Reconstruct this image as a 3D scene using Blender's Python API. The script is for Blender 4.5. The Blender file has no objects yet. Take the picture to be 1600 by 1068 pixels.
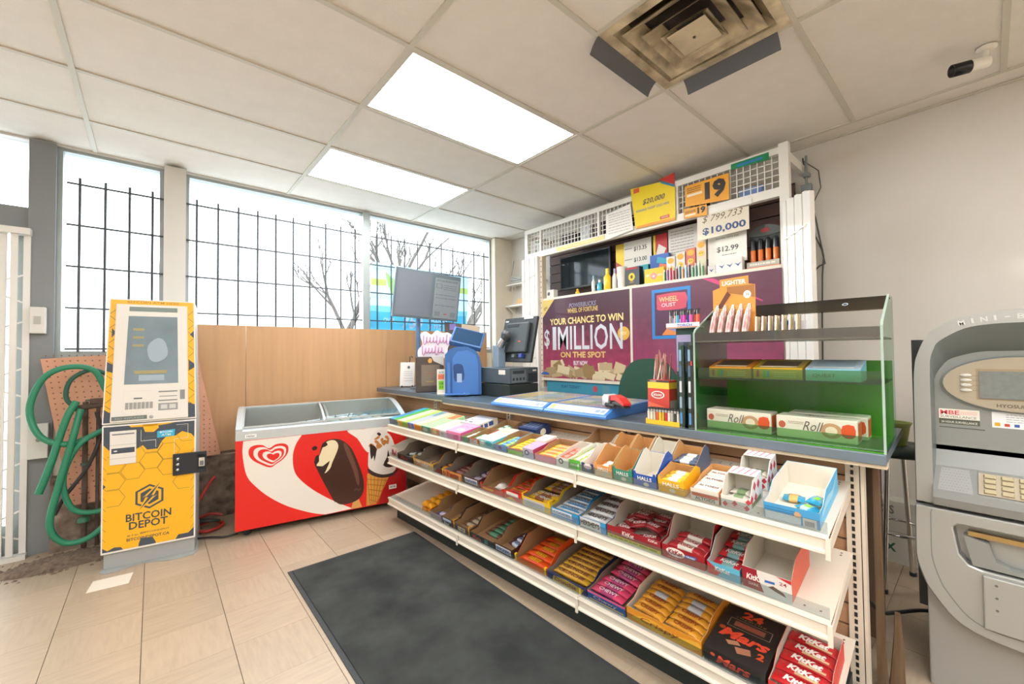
import bpy, bmesh, math, random
from mathutils import Vector, Matrix
random.seed(7)
SC = bpy.context.scene
COL = SC.collection
PI = math.pi
CEIL = 2.70

# ---------------------------------------------------------------- camera
def setup_camera():
    yaw, pitch, roll = .7147, .0235, -.0106
    F = Vector((math.sin(yaw)*math.cos(pitch), math.cos(yaw)*math.cos(pitch), math.sin(pitch)))
    Rt = Vector((math.cos(yaw), -math.sin(yaw), 0)); U = Rt.cross(F)
    R2 = Rt*math.cos(roll) + U*math.sin(roll); U2 = -Rt*math.sin(roll) + U*math.cos(roll)
    cd = bpy.data.cameras.new('camera'); cam = bpy.data.objects.new('camera', cd); COL.objects.link(cam)
    M = Matrix((R2, U2, -F)).transposed().to_4x4(); M.translation = (0, 0, 1.27)
    cam.matrix_world = M
    cd.sensor_fit = 'HORIZONTAL'; cd.sensor_width = 36.0; cd.lens = 645.56/1600*36.0; cd.clip_start = .02
    SC.camera = cam
setup_camera()

# ---------------------------------------------------------------- sky, sun, exposure
W = bpy.data.worlds.new('sky'); SC.world = W; W.use_nodes = True
bg = W.node_tree.nodes['Background']; bg.inputs['Color'].default_value = (.93, .97, 1.0, 1); bg.inputs['Strength'].default_value = 5.0
sd = bpy.data.lights.new('sun', 'SUN'); sd.energy = 5.0; sd.angle = math.radians(.6); sd.color = (1, .93, .82)
sun = bpy.data.objects.new('sun', sd); COL.objects.link(sun)
sun.rotation_euler = Vector((-.138, .973, .186)).to_track_quat('Z', 'Y').to_euler()
sun.location = (-2, 12, 5)
SC.view_settings.view_transform = 'Standard'; SC.view_settings.look = 'None'
SC.view_settings.exposure = 0.16; SC.view_settings.gamma = 1.0; SC.view_settings.use_curve_mapping = False
PANEL_STRENGTH = 14.5
SC.cycles.caustics_reflective = False; SC.cycles.caustics_refractive = False

# ---------------------------------------------------------------- helpers
def lin(h):
    if not isinstance(h, str): return tuple(h)
    h = h.lstrip('#'); c = [int(h[i:i+2], 16)/255 for i in (0, 2, 4)]
    return tuple(x/12.92 if x <= .04045 else ((x+.055)/1.055)**2.4 for x in c)
MATS = {}
def mat(name, col='#cccccc', rough=.5, metal=0.0, spec=None, emit=0, noise=None, bump=None, coat=0, stretch=(1, 1, 1), alpha=None):
    """principled material; noise=(scale, amount) varies its colour, bump=(scale, strength)"""
    if name in MATS: return MATS[name]
    m = bpy.data.materials.new(name); m.use_nodes = True; nt = m.node_tree; b = nt.nodes['Principled BSDF']
    c = lin(col); b.inputs['Base Color'].default_value = (*c, 1); b.inputs['Roughness'].default_value = rough
    b.inputs['Metallic'].default_value = metal
    if spec is not None: b.inputs['Specular IOR Level'].default_value = spec
    if coat: b.inputs['Coat Weight'].default_value = coat; b.inputs['Coat Roughness'].default_value = .08
    if emit:
        b.inputs['Emission Color'].default_value = (*c, 1); b.inputs['Emission Strength'].default_value = emit
    if alpha is not None: b.inputs['Alpha'].default_value = alpha
    if noise or bump:
        tc = nt.nodes.new('ShaderNodeTexCoord'); mp = nt.nodes.new('ShaderNodeMapping'); mp.inputs['Scale'].default_value = stretch
        nt.links.new(tc.outputs['Object'], mp.inputs['Vector'])
    if noise:
        n = nt.nodes.new('ShaderNodeTexNoise'); n.inputs['Scale'].default_value = noise[0]; n.inputs['Detail'].default_value = 6
        nt.links.new(mp.outputs['Vector'], n.inputs['Vector'])
        r = nt.nodes.new('ShaderNodeValToRGB'); a = noise[1]
        dark = lin(noise[2]) if len(noise) > 2 else tuple(x*(1-a) for x in c)
        r.color_ramp.elements[0].position = .3; r.color_ramp.elements[0].color = (*dark, 1)
        r.color_ramp.elements[1].position = .7; r.color_ramp.elements[1].color = (*[min(1, x*(1+a*.4)) for x in c], 1)
        nt.links.new(n.outputs['Fac'], r.inputs['Fac']); nt.links.new(r.outputs['Color'], b.inputs['Base Color'])
    if bump:
        n2 = nt.nodes.new('ShaderNodeTexNoise'); n2.inputs['Scale'].default_value = bump[0]; n2.inputs['Detail'].default_value = 4
        nt.links.new(mp.outputs['Vector'], n2.inputs['Vector'])
        bp = nt.nodes.new('ShaderNodeBump'); bp.inputs['Strength'].default_value = bump[1]; bp.inputs['Distance'].default_value = .004
        nt.links.new(n2.outputs['Fac'], bp.inputs['Height']); nt.links.new(bp.outputs['Normal'], b.inputs['Normal'])
    MATS[name] = m; return m
def glassy(name, col='#ffffff', gloss=.08, rough=.02):
    """thin clear sheet: mostly see-through with a faint reflection"""
    if name in MATS: return MATS[name]
    m = bpy.data.materials.new(name); m.use_nodes = True; nt = m.node_tree; nt.nodes.remove(nt.nodes['Principled BSDF'])
    t = nt.nodes.new('ShaderNodeBsdfTransparent'); t.inputs['Color'].default_value = (*lin(col), 1)
    g = nt.nodes.new('ShaderNodeBsdfGlossy'); g.inputs['Roughness'].default_value = rough
    x = nt.nodes.new('ShaderNodeMixShader'); x.inputs['Fac'].default_value = gloss
    nt.links.new(t.outputs[0], x.inputs[1]); nt.links.new(g.outputs[0], x.inputs[2])
    nt.links.new(x.outputs[0], nt.nodes['Material Output'].inputs['Surface'])
    MATS[name] = m; return m
def backlit(name, col):
    """thin printed paper that lets daylight through"""
    if name in MATS: return MATS[name]
    m = bpy.data.materials.new(name); m.use_nodes = True; nt = m.node_tree; nt.nodes.remove(nt.nodes['Principled BSDF'])
    d = nt.nodes.new('ShaderNodeBsdfDiffuse'); t = nt.nodes.new('ShaderNodeBsdfTranslucent'); x = nt.nodes.new('ShaderNodeMixShader'); x.inputs['Fac'].default_value = .55
    for n in (d, t): n.inputs['Color'].default_value = (*lin(col), 1)
    nt.links.new(d.outputs[0], x.inputs[1]); nt.links.new(t.outputs[0], x.inputs[2]); nt.links.new(x.outputs[0], nt.nodes['Material Output'].inputs['Surface'])
    MATS[name] = m; return m
def P(h, rough=.45):
    """plain printed or painted colour"""
    return mat('print_'+h.lstrip('#')+('' if rough == .45 else '_%d' % int(rough*100)), h, rough)

class MB:
    """collects faces, each with a material; build() links them as ONE mesh object"""
    def __init__(s): s.v = []; s.f = []; s.fm = []; s.mats = []; s.sm = []
    def mi(s, m):
        if m not in s.mats: s.mats.append(m)
        return s.mats.index(m)
    def add(s, vs, fs, m, smooth=False, M=None):
        o = len(s.v); s.v += [tuple(M @ Vector(v)) if M else tuple(v) for v in vs]; k = s.mi(m)
        for f in fs: s.f.append(tuple(o+i for i in f)); s.fm.append(k); s.sm.append(smooth)
        return s
    def box(s, a, b, m, M=None):
        x0, y0, z0 = a; x1, y1, z1 = b
        v = [(x0, y0, z0), (x1, y0, z0), (x1, y1, z0), (x0, y1, z0), (x0, y0, z1), (x1, y0, z1), (x1, y1, z1), (x0, y1, z1)]
        return s.add(v, [(0, 3, 2, 1), (4, 5, 6, 7), (0, 1, 5, 4), (1, 2, 6, 5), (2, 3, 7, 6), (3, 0, 4, 7)], m, M=M)
    def prism(s, poly, axis, t0, t1, m, mside=None, smooth=False, M=None):
        n = len(poly)
        g = {'x': lambda a, b, t: (t, a, b), 'y': lambda a, b, t: (a, t, b), 'z': lambda a, b, t: (a, b, t)}[axis]
        v = [g(a, b, t0) for a, b in poly] + [g(a, b, t1) for a, b in poly]
        s.add(v, [tuple(range(n))[::-1], tuple(range(n, 2*n))], m, M=M)
        return s.add(v, [(i, (i+1) % n, n+(i+1) % n, n+i) for i in range(n)], mside or m, smooth, M=M)
    def poly(s, pts, m): return s.add(pts, [tuple(range(len(pts)))], m)
    def tube(s, pts, r, m, n=8, closed=False, caps=True):
        pts = [Vector(p) for p in pts]; k = len(pts); rs = r if isinstance(r, (list, tuple)) else [r]*k
        vs = []; up = None
        for i, p in enumerate(pts):
            d = (pts[(i+1) % k]-pts[i-1]) if closed else (pts[min(i+1, k-1)]-pts[max(i-1, 0)])
            d = d.normalized() if d.length > 1e-9 else Vector((0, 0, 1))
            if up is None: up = Vector((0, 0, 1)) if abs(d.z) < .9 else Vector((1, 0, 0))
            a = up - d*up.dot(d)
            if a.length < 1e-6: a = d.orthogonal()
            a.normalize(); b = d.cross(a); up = a
            vs += [tuple(p + (a*math.cos(2*PI*j/n)+b*math.sin(2*PI*j/n))*rs[i]) for j in range(n)]
        fs = []
        for i in range(k if closed else k-1):
            for j in range(n):
                q = (i+1) % k; fs.append((i*n+j, i*n+(j+1) % n, q*n+(j+1) % n, q*n+j))
        s.add(vs, fs, m, True)
        if caps and not closed: s.add(vs[:n], [tuple(range(n))[::-1]], m); s.add(vs[-n:], [tuple(range(n))], m)
        return s
    def lathe(s, prof, m, n=20, M=None, smooth=True):
        vs = [(r*math.cos(2*PI*j/n), r*math.sin(2*PI*j/n), z) for r, z in prof for j in range(n)]
        fs = [(i*n+j, i*n+(j+1) % n, (i+1)*n+(j+1) % n, (i+1)*n+j) for i in range(len(prof)-1) for j in range(n)]
        s.add(vs, fs, m, smooth, M=M)
        if prof[0][0] > 1e-4: s.add([v for v in vs[:n]], [tuple(range(n))[::-1]], m, M=M)
        if prof[-1][0] > 1e-4: s.add([v for v in vs[-n:]], [tuple(range(n))], m, M=M)
        return s
    def grid(s, rows, m, smooth=True):
        """rows: list of equally long rows of points"""
        nr, nc = len(rows), len(rows[0]); vs = [p for r in rows for p in r]
        return s.add(vs, [(i*nc+j, i*nc+j+1, (i+1)*nc+j+1, (i+1)*nc+j) for i in range(nr-1) for j in range(nc-1)], m, smooth)
    def mesh(s, name):
        me = bpy.data.meshes.new(name); me.from_pydata(s.v, [], s.f)
        for m in s.mats: me.materials.append(m)
        me.polygons.foreach_set('material_index', s.fm); me.polygons.foreach_set('use_smooth', s.sm); me.update()
        return me
    def build(s, name, parent=None, loc=(0, 0, 0), rot=(0, 0, 0), bevel=0, fix=False):
        me = s.mesh(name)
        if fix:
            bm = bmesh.new(); bm.from_mesh(me); bmesh.ops.remove_doubles(bm, verts=bm.verts, dist=1e-5)
            bmesh.ops.recalc_face_normals(bm, faces=bm.faces); bm.to_mesh(me); bm.free()
        o = link(name, me, parent, loc, rot)
        if bevel:
            bv = o.modifiers.new('soft_edges', 'BEVEL'); bv.width = bevel; bv.segments = 2; bv.limit_method = 'ANGLE'; bv.angle_limit = .7
        return o
def link(name, data, parent=None, loc=(0, 0, 0), rot=(0, 0, 0)):
    o = bpy.data.objects.new(name, data); COL.objects.link(o); o.parent = parent; o.location = loc; o.rotation_euler = rot
    return o
def tag(o, label=None, cat=None, group=None, kind=None):
    if label: o['label'] = label
    if cat: o['category'] = cat
    if group: o['group'] = group
    if kind: o['kind'] = kind
    return o
def thing(name, label, cat, loc=(0, 0, 0), rot=(0, 0, 0), group=None):
    return tag(link(name, None, None, loc, rot), label, cat, group)
def copy_tree(o, parent=None):
    kids = list(o.children); c = o.copy(); COL.objects.link(c); c.parent = parent
    for k in kids: copy_tree(k, c)
    return c
def bar(name, a, b, m, parent=None, bevel=0, loc=(0, 0, 0), rot=(0, 0, 0)):
    return MB().box(a, b, m).build(name, parent, loc, rot, bevel)

class PL:
    """a flat print surface on a thing: origin, right, up, normal (in the thing's own space)"""
    def __init__(s, o, r=(1, 0, 0), u=(0, 0, 1)):
        s.o = Vector(o); s.r = Vector(r).normalized(); s.u = Vector(u).normalized(); s.n = s.r.cross(s.u)
    def at(s, x, y, off=.0006): return s.o + s.r*x + s.u*y + s.n*off
def front(y, x=0, z=0): return PL((x, y, z))
def topf(z, x=0, y=0): return PL((x, y, z), (1, 0, 0), (0, 1, 0))
def rside(x, y=0, z=0): return PL((x, y, z), (0, 1, 0), (0, 0, 1))
def flat(parent, name, pl, polys, m, off=.0006, label=None):
    b = MB()
    for p in polys: b.poly([tuple(pl.at(x, y, off)) for x, y in p], m)
    o = b.build(name, parent)
    if len(polys) > 1: o['kind'] = 'stuff'
    if label: o['label'] = label
    return o
def carve(o, cutter_mb):
    """cut a shape out of a mesh for good"""
    c = cutter_mb.build('cutter', None, fix=True); c.matrix_world = Matrix.Identity(4)
    p, ml = o.parent, o.matrix_basis.copy(); o.parent = None; o.matrix_basis = Matrix.Identity(4)
    md = o.modifiers.new('cut', 'BOOLEAN'); md.operation = 'DIFFERENCE'; md.object = c; md.solver = 'EXACT'
    dg = bpy.context.evaluated_depsgraph_get(); me = bpy.data.meshes.new_from_object(o.evaluated_get(dg))
    o.modifiers.clear(); o.data = me; bpy.data.objects.remove(c); o.parent = p; o.matrix_basis = ml
    return o
def rect(x0, y0, x1, y1): return [(x0, y0), (x1, y0), (x1, y1), (x0, y1)]
def ell(cx, cy, rx, ry, n=20): return [(cx+rx*math.cos(2*PI*i/n), cy+ry*math.sin(2*PI*i/n)) for i in range(n)]
def smooth_open(p, n=4):
    """Catmull-Rom smoothing of an open line"""
    out = []; k = len(p)
    for i in range(k-1):
        p0, p1, p2, p3 = (Vector(p[min(max(i+j, 0), k-1)]) for j in (-1, 0, 1, 2))
        for s in range(n):
            t = s/n; out.append(tuple(.5*((2*p1)+(p2-p0)*t+(2*p0-5*p1+4*p2-p3)*t*t+(3*p1-p0-3*p2+p3)*t**3)))
    return out+[tuple(p[-1])]
TXT = {}
def text_mesh(body, m, bold=0.0, shear=0.0):
    k = (body, m.name, bold, shear)
    if k in TXT: return TXT[k]
    cu = bpy.data.curves.new('lettering', 'FONT'); cu.body = body; cu.offset = bold; cu.shear = shear; cu.resolution_u = 2
    cu.fill_mode = 'FRONT'; cu.align_x = 'CENTER'
    ob = bpy.data.objects.new('lettering', cu)
    me = bpy.data.meshes.new_from_object(ob); bpy.data.objects.remove(ob); bpy.data.curves.remove(cu)
    xs = [v.co.x for v in me.vertices]; ys = [v.co.y for v in me.vertices]
    x0, x1, y0, y1 = min(xs), max(xs), min(ys), max(ys)
    for v in me.vertices: v.co = ((v.co.x-(x0+x1)/2)/(x1-x0), (v.co.y-(y0+y1)/2)/(y1-y0), 0)
    me.name = 'lettering'; me.materials.clear(); me.materials.append(m); me.update()
    TXT[k] = me; return me
def txt(parent, pl, body, cx, cy, w, h, col, bold=.015, shear=0, off=.0012, ang=0, name='lettering'):
    """lettering centred at (cx, cy) of the surface, fitted to w x h"""
    m = col if not isinstance(col, str) else P(col)
    me = text_mesh(body, m, bold, shear)
    o = bpy.data.objects.new(name, me); COL.objects.link(o); o.parent = parent
    r = pl.r*math.cos(ang)+pl.u*math.sin(ang); u = pl.u*math.cos(ang)-pl.r*math.sin(ang); c = pl.at(cx, cy, off)
    M = Matrix.Identity(4)
    for i in range(3): M[i][0] = r[i]*w; M[i][1] = u[i]*h; M[i][2] = pl.n[i]; M[i][3] = c[i]
    o.matrix_basis = M; return o
def scribble(parent, pl, x0, x1, ys, th, col, seed=1, name='small_print'):
    """lines of print too small to read: broken dashes"""
    rg = random.Random(seed); polys = []
    for y in ys:
        x = x0
        while x < x1:
            w = min(x1-x, (x1-x0)*rg.uniform(.05, .18)); polys.append(rect(x, y, x+w, y+th)); x += w+(x1-x0)*.025
    return flat(parent, name, pl, polys, P(col), .0011)

# gondola frame: u along its front (to the right in view), v away from the viewer
GO = Vector((1.38, 3.03, 0)); GA = math.radians(-87.5)
def G(u, v, z=0): return (GO.x+math.cos(GA)*u-math.sin(GA)*v, GO.y+math.sin(GA)*u+math.cos(GA)*v, z)
# ================================================================ the room
def struct(o, label=None): o['kind'] = 'structure'; (label and o.__setitem__('label', label)); return o
RW, WY, LX, BY = 3.50, 4.10, -3.2, -3.4       # right wall x, window wall y, left wall x, rear wall y

m_wall = mat('wall_paint', '#d9d3ca', .75, noise=(2.5, .04), bump=(60, .06))
m_tee = mat('grid_white', '#cfcabb', .5)
# floor
def floor_tile_material(scale):
    m = bpy.data.materials.new('vinyl_tile'); m.use_nodes = True; nt = m.node_tree; b = nt.nodes['Principled BSDF']; L = nt.links.new
    tc = nt.nodes.new('ShaderNodeTexCoord'); oi = nt.nodes.new('ShaderNodeObjectInfo'); mp = nt.nodes.new('ShaderNodeMapping')
    mp.inputs['Scale'].default_value = scale; L(tc.outputs['Object'], mp.inputs['Vector'])
    mul = nt.nodes.new('ShaderNodeVectorMath'); mul.operation = 'ADD'
    cb = nt.nodes.new('ShaderNodeCombineXYZ'); k = nt.nodes.new('ShaderNodeMath'); k.operation = 'MULTIPLY'; k.inputs[1].default_value = 60
    L(oi.outputs['Random'], k.inputs[0]); L(k.outputs[0], cb.inputs['X']); L(k.outputs[0], cb.inputs['Z'])
    L(mp.outputs['Vector'], mul.inputs[0]); L(cb.outputs[0], mul.inputs[1])
    n = nt.nodes.new('ShaderNodeTexNoise'); n.inputs['Scale'].default_value = 1.6; n.inputs['Detail'].default_value = 5; L(mul.outputs[0], n.inputs['Vector'])
    r = nt.nodes.new('ShaderNodeValToRGB'); r.color_ramp.elements[0].position = .32; r.color_ramp.elements[1].position = .66
    r.color_ramp.elements[0].color = (*lin('#a99680'), 1); r.color_ramp.elements[1].color = (*lin('#b3a089'), 1); L(n.outputs['Fac'], r.inputs['Fac'])
    hv = nt.nodes.new('ShaderNodeHueSaturation'); mr = nt.nodes.new('ShaderNodeMapRange'); mr.inputs['To Min'].default_value = .93; mr.inputs['To Max'].default_value = 1.05
    L(oi.outputs['Random'], mr.inputs['Value']); L(mr.outputs[0], hv.inputs['Value']); L(r.outputs['Color'], hv.inputs['Color']); L(hv.outputs['Color'], b.inputs['Base Color'])
    b.inputs['Roughness'].default_value = .33
    return m
m_tile, m_tile2 = floor_tile_material((5, 38, 1)), floor_tile_material((38, 5, 1)); m_joint = mat('tile_joint', '#6e5d4c', .8)
floor = struct(bar('floor', (LX, BY, -.1), (RW+.3, 4.4, -.006), m_joint))
TS = .305
t_me, t_me2 = (MB().box((-TS/2+.0012, -TS/2+.0004, -.008), (TS/2-.0012, TS/2-.0004, 0), m).mesh('floor_tile') for m in (m_tile, m_tile2))
fx0, fy0 = -.336, .05
rest = MB()
for i in range(-10, 14):
    for j in range(-12, 15):
        cx, cy = fx0+(i+.5)*TS, fy0+(j+.5)*TS
        if cx-TS/2 < LX or cx+TS/2 > RW+.25 or cy+TS/2 > 4.45 or cy-TS/2 < BY: continue
        seen = cx > -1.2 and cy > .35 and cx < 2.9 and (cy > 1.2 or cx > .3)
        if seen:
            link('floor_tile', t_me if (i+j) % 2 else t_me2, floor, (cx, cy, 0))
        else: rest.box((cx-TS/2+.0011, cy-TS/2+.0011, -.008), (cx+TS/2-.0011, cy+TS/2-.0011, 0), m_tile)
tag(rest.build('floor_tiles_beyond_view', floor), kind='stuff')
# ceiling: suspended grid, runners and tiles
m_ctile = mat('ceiling_tile', '#ece6dc', .9, noise=(9, .03), bump=(170, .5))
ceiling = struct(bar('ceiling', (LX-.1, BY-.1, CEIL+.1), (RW+.3, 4.4, CEIL+.2), P('#8a8780')))
CX0, CPX, CY0, CPY = .899, 1.2167, 1.738, .6083
c_me = MB().box((.004, .004, .006), (CPX-.004, CPY-.004, .022), m_ctile).mesh('ceiling_tile')
LIGHTS = [(0, 0), (0, 2), (-2, -2), (-1, -4), (0, -5), (0, -7), (-2, -5), (-3, -3)]  # panels beyond the seen pair are unseen, added as fill light
for i in range(-4, 2):
    for j in range(-9, 4):
        if (i, j) in LIGHTS: continue
        x, y = CX0+i*CPX, CY0+j*CPY
        if (i, j) == (0, -2):                                  # half tile beside the vent
            MB().box((.004, .004, .006), (CPX/2-.004, CPY-.004, .022), m_ctile).build('ceiling_tile', ceiling, (x, y, CEIL)); continue
        link('ceiling_tile', c_me, ceiling, (x, y, CEIL))
MB().box((.004, BY, .006), (RW-3.333-.004, WY+.1, .022), m_ctile).build('ceiling_tile', ceiling, (3.333, 0, CEIL))
for i in range(-4, 3): MB().box((-.012, BY, -.002), (.012, WY, .008), m_tee).build('grid_runner', ceiling, (CX0+i*CPX, 0, CEIL))
for j in range(-8, 4): MB().box((LX, -.012, -.0015), (3.333, .012, .0075), m_tee).build('grid_runner', ceiling, (0, CY0+j*CPY, CEIL))
MB().box((CPX/2-.012, -2*CPY, -.001), (CPX/2+.012, -CPY, .007), m_tee).build('grid_runner', ceiling, (CX0, CY0, CEIL))
# walls
MBw = MB().box((RW, BY, 0), (RW+.15, 4.4, CEIL+.1), m_wall)
wall_right = struct(MBw.build('wall_right'))
bar('wall_molding', (RW-.02, BY, CEIL-.004), (RW, WY, CEIL+.004), m_tee, wall_right)
struct(bar('wall_left', (LX-.15, BY, 0), (LX, 4.4, CEIL+.1), m_wall))
struct(bar('wall_rear', (LX-.15, BY-.15, 0), (RW+.15, BY, CEIL+.1), m_wall))
# window wall
m_alu = mat('window_aluminium', '#a3abaa', .4, .3)
m_dark = mat('hazed_dark_frame', '#85898b', .5)  # dark frame grey lifted, window glare haze put into the colour
m_cream = mat('cream_paint', '#e6dcc8', .7, noise=(3, .05))
m_pil = mat('pillar_paint', '#dcd8d0', .6, noise=(4, .05))
m_stone = mat('rough_stone', '#97877a', .9, noise=(14, .5, '#5b4a40'), bump=(30, .8))
wall_window = struct(MB().box((-.50, 4.08, 0), (3.2, 4.30, 1.26), m_cream).box((LX, 4.08, 2.69), (RW, 4.30, CEIL+.1), m_pil)
    .box((LX, 4.08, 0), (-2.3, 4.30, 2.69), m_cream).build('wall_window'))
struct(MB().box((-.5, 3.99, 0), (3.15, 4.08, .48), m_stone).build('trim_1'), 'rough stone plinth below the window')
struct(MB().box((3.22, 4.02, 0), (RW, 4.30, CEIL), m_cream).build('trim_2'), 'cream corner pilaster right of the window')
struct(MB().box((.052, 3.99, 0), (.18, 4.30, 2.69), m_pil).build('trim_3'), 'pale grey window pillar behind the yellow kiosk')
def window(n, x0, x1, z0, z1):
    w = struct(link('window_%d' % n, None, None, (0, 0, 0)))
    MB().box((x0, 4.10, z0), (x0+.025, 4.17, z1), m_alu).build('frame_stile', w)
    MB().box((x1-.025, 4.10, z0), (x1, 4.17, z1), m_alu).build('frame_stile', w)
    MB().box((x0+.025, 4.10, z0), (x1-.025, 4.17, z0+.045), m_alu).build('frame_rail', w)
    MB().box((x0+.025, 4.10, z1-.02), (x1-.025, 4.17, z1), m_alu).build('frame_rail', w)
    MB().box((x0+.025, 4.13, z0+.045), (x1-.025, 4.136, z1-.02), glassy('window_glass', '#f7fcff', .04)).build('pane', w)
    return w
window(1, -.50, .052, 1.26, 2.69); window(2, .18, 1.60, 1.26, 2.69); window(3, 1.62, 3.22, 1.26, 2.69)
struct(MB().box((1.575, 4.07, 1.26), (1.645, 4.11, 2.69), m_alu).build('trim_4'), 'grey aluminium mullion between the two wide window panes')
# shop door bay left of the dark post
struct(MB().box((-.62, 4.05, 0), (-.50, 4.22, 2.69), m_dark).build('trim_5'), 'dark door post beside the folding gate')
struct(MB().box((-2.3, 4.07, 2.08), (-.62, 4.22, 2.24), m_dark).build('trim_6'), 'transom bar above the shop door')
d = struct(link('door_1', None)); b = MB().box((-2.3, 4.12, 0), (-2.22, 4.17, 2.08), m_alu).box((-.70, 4.12, 0), (-.62, 4.17, 2.08), m_alu).box((-2.22, 4.12, 0), (-.7, 4.17, .2), m_alu).build('door_frame', d)
MB().box((-2.22, 4.14, .2), (-.7, 4.146, 2.08), glassy('window_glass')).build('pane', d)
d2 = struct(link('window_4', None)); MB().box((-2.3, 4.14, 2.24), (-.62, 4.146, 2.69), glassy('window_glass')).build('pane', d2)
# outside ground and pavement
m_out = mat('snowy_ground', '#d9dadb', .9, noise=(1.2, .15))
struct(bar('ground', (-30, 4.4, -.25), (30, 40, -.15), m_out))

# ---------------------------------------------------------------- ceiling lights
m_diff = mat('light_diffuser', '#ffffff', .5, emit=PANEL_STRENGTH)
LL = {(0, 0): 'rectangular ceiling light panel nearer to the air vent', (0, 2): 'rectangular ceiling light panel nearer to the window'}
for k, (i, j) in enumerate(LIGHTS):
    t = thing('ceiling_light', LL.get((i, j), 'unseen rectangular ceiling light panel added as fill over the rest of the shop'), 'light', (CX0+i*CPX, CY0+j*CPY, CEIL), group='ceiling light panels')
    MB().box((.028, .028, .002), (CPX-.028, CPY-.028, .010), m_diff).build('diffuser', t)
    MB().box((.012, .012, .0015), (CPX-.012, .028, .02), m_tee).box((.012, CPY-.028, .0015), (CPX-.012, CPY-.012, .02), m_tee).box((.012, .028, .0015), (.028, CPY-.028, .02), m_tee).box((CPX-.028, .028, .0015), (CPX-.012, CPY-.028, .02), m_tee).build('frame', t)
# ---------------------------------------------------------------- air vent
def vent():
    m = mat('vent_paint', '#d6c8a8', .5, noise=(9, .5, '#8d7f64'))
    m2 = mat('vent_plate', '#d2c4a4', .45, noise=(7, .25))
    t = thing('air_vent', 'square beige ceiling air vent with sooty louvres and grey deflector flaps', 'vent', (CX0+CPX*.75, CY0-1.5*CPY, CEIL))
    S = .298
    def ring(a0, z0, a1, z1, name):
        r0 = [(-a0, -a0, z0), (a0, -a0, z0), (a0, a0, z0), (-a0, a0, z0)]; r1 = [(-a1, -a1, z1), (a1, -a1, z1), (a1, a1, z1), (-a1, a1, z1)]
        b = MB(); b.add(r0+r1, [(i, (i+1) % 4, 4+(i+1) % 4, 4+i) for i in range(4)], m)
        r2 = [(x, y, z+.006) for x, y, z in r0]; r3 = [(x, y, z+.006) for x, y, z in r1]
        b.add(r2+r3, [(i, 4+i, 4+(i+1) % 4, (i+1) % 4) for i in range(4)], m)
        return b.build(name, t)
    MB().box((-S, -S, .05), (S, S, .06), P('#2e2a22')).build('duct', t)
    b = MB()
    for s in (-1, 1):
        b.box((-S, s*S if s < 0 else S-.045, -.004), (S, s*S+.045 if s < 0 else S, .006), m); b.box((s*S if s < 0 else S-.045, -S+.045, -.004), (s*S+.045 if s < 0 else S, S-.045, .006), m)
    b.build('frame', t)
    ring(.26, .004, .21, .045, 'louvre'); ring(.225, -.010, .155, .036, 'louvre'); ring(.165, -.022, .10, .03, 'louvre'); ring(.105, -.034, .06, .01, 'louvre')
    MB().box((-.085, -.085, -.036), (.085, .085, -.031), m2).build('centre_plate', t, bevel=.003)
    MB().lathe([(.006, -.039), (.006, -.036)], P('#3a352b'), 10).build('screw', t)
    g = mat('grey_flap', '#5d6063', .6)
    def flap(a, b2, out):
        v = []
        for p in (a, b2):
            for q, dz in ((0, 0), (.35, -.012), (.7, -.032), (1, -.058)):
                v.append((p[0]+out[0]*q, p[1]+out[1]*q, -.002+dz))
        mb = MB(); mb.grid([v[:4], v[4:]], g); mb.grid([[(x, y, z-.003) for x, y, z in v[:4]], [(x, y, z-.003) for x, y, z in v[4:]]], g)
        return mb.build('deflector_flap', t)
    flap((-S, S), (S-.1, S), (0, .05)); flap((S, S-.1), (S, -S+.06), (.05, 0))
vent()
# ---------------------------------------------------------------- security camera
def seccam():
    w = mat('camera_white', '#e8e2d6', .4); k = mat('camera_black', '#141517', .25)
    t = thing('security_camera', 'white bullet security camera with black hood on the ceiling', 'camera', (3.0, -.03, CEIL)); t.scale = (.8, .8, .8)
    MB().lathe([(.045, 0), (.045, -.012), (.03, -.02)], w, 20).build('mount_base', t)
    MB().tube([(0, 0, -.015), (0, .005, -.06), (-.02, .03, -.085)], .014, w).build('arm', t)
    R = Vector((-.5, .86, -.12)).to_track_quat('Z', 'Y').to_euler()
    MB().lathe([(.0, -.06), (.03, -.06), (.034, -.05), (.034, .07), (.031, .075)], w, 20).build('body', t, (-.03, .045, -.095), R)
    MB().lathe([(.036, .03), (.036, .115), (.032, .115), (.032, .085), (0, .085)], k, 20).build('hood', t, (-.03, .045, -.095), R)
    MB().lathe([(.013, .085), (.013, .09), (.0, .094)], mat('lens', '#0b0d12', .05), 14).build('lens', t, (-.03, .045, -.095), R)
seccam()
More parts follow.
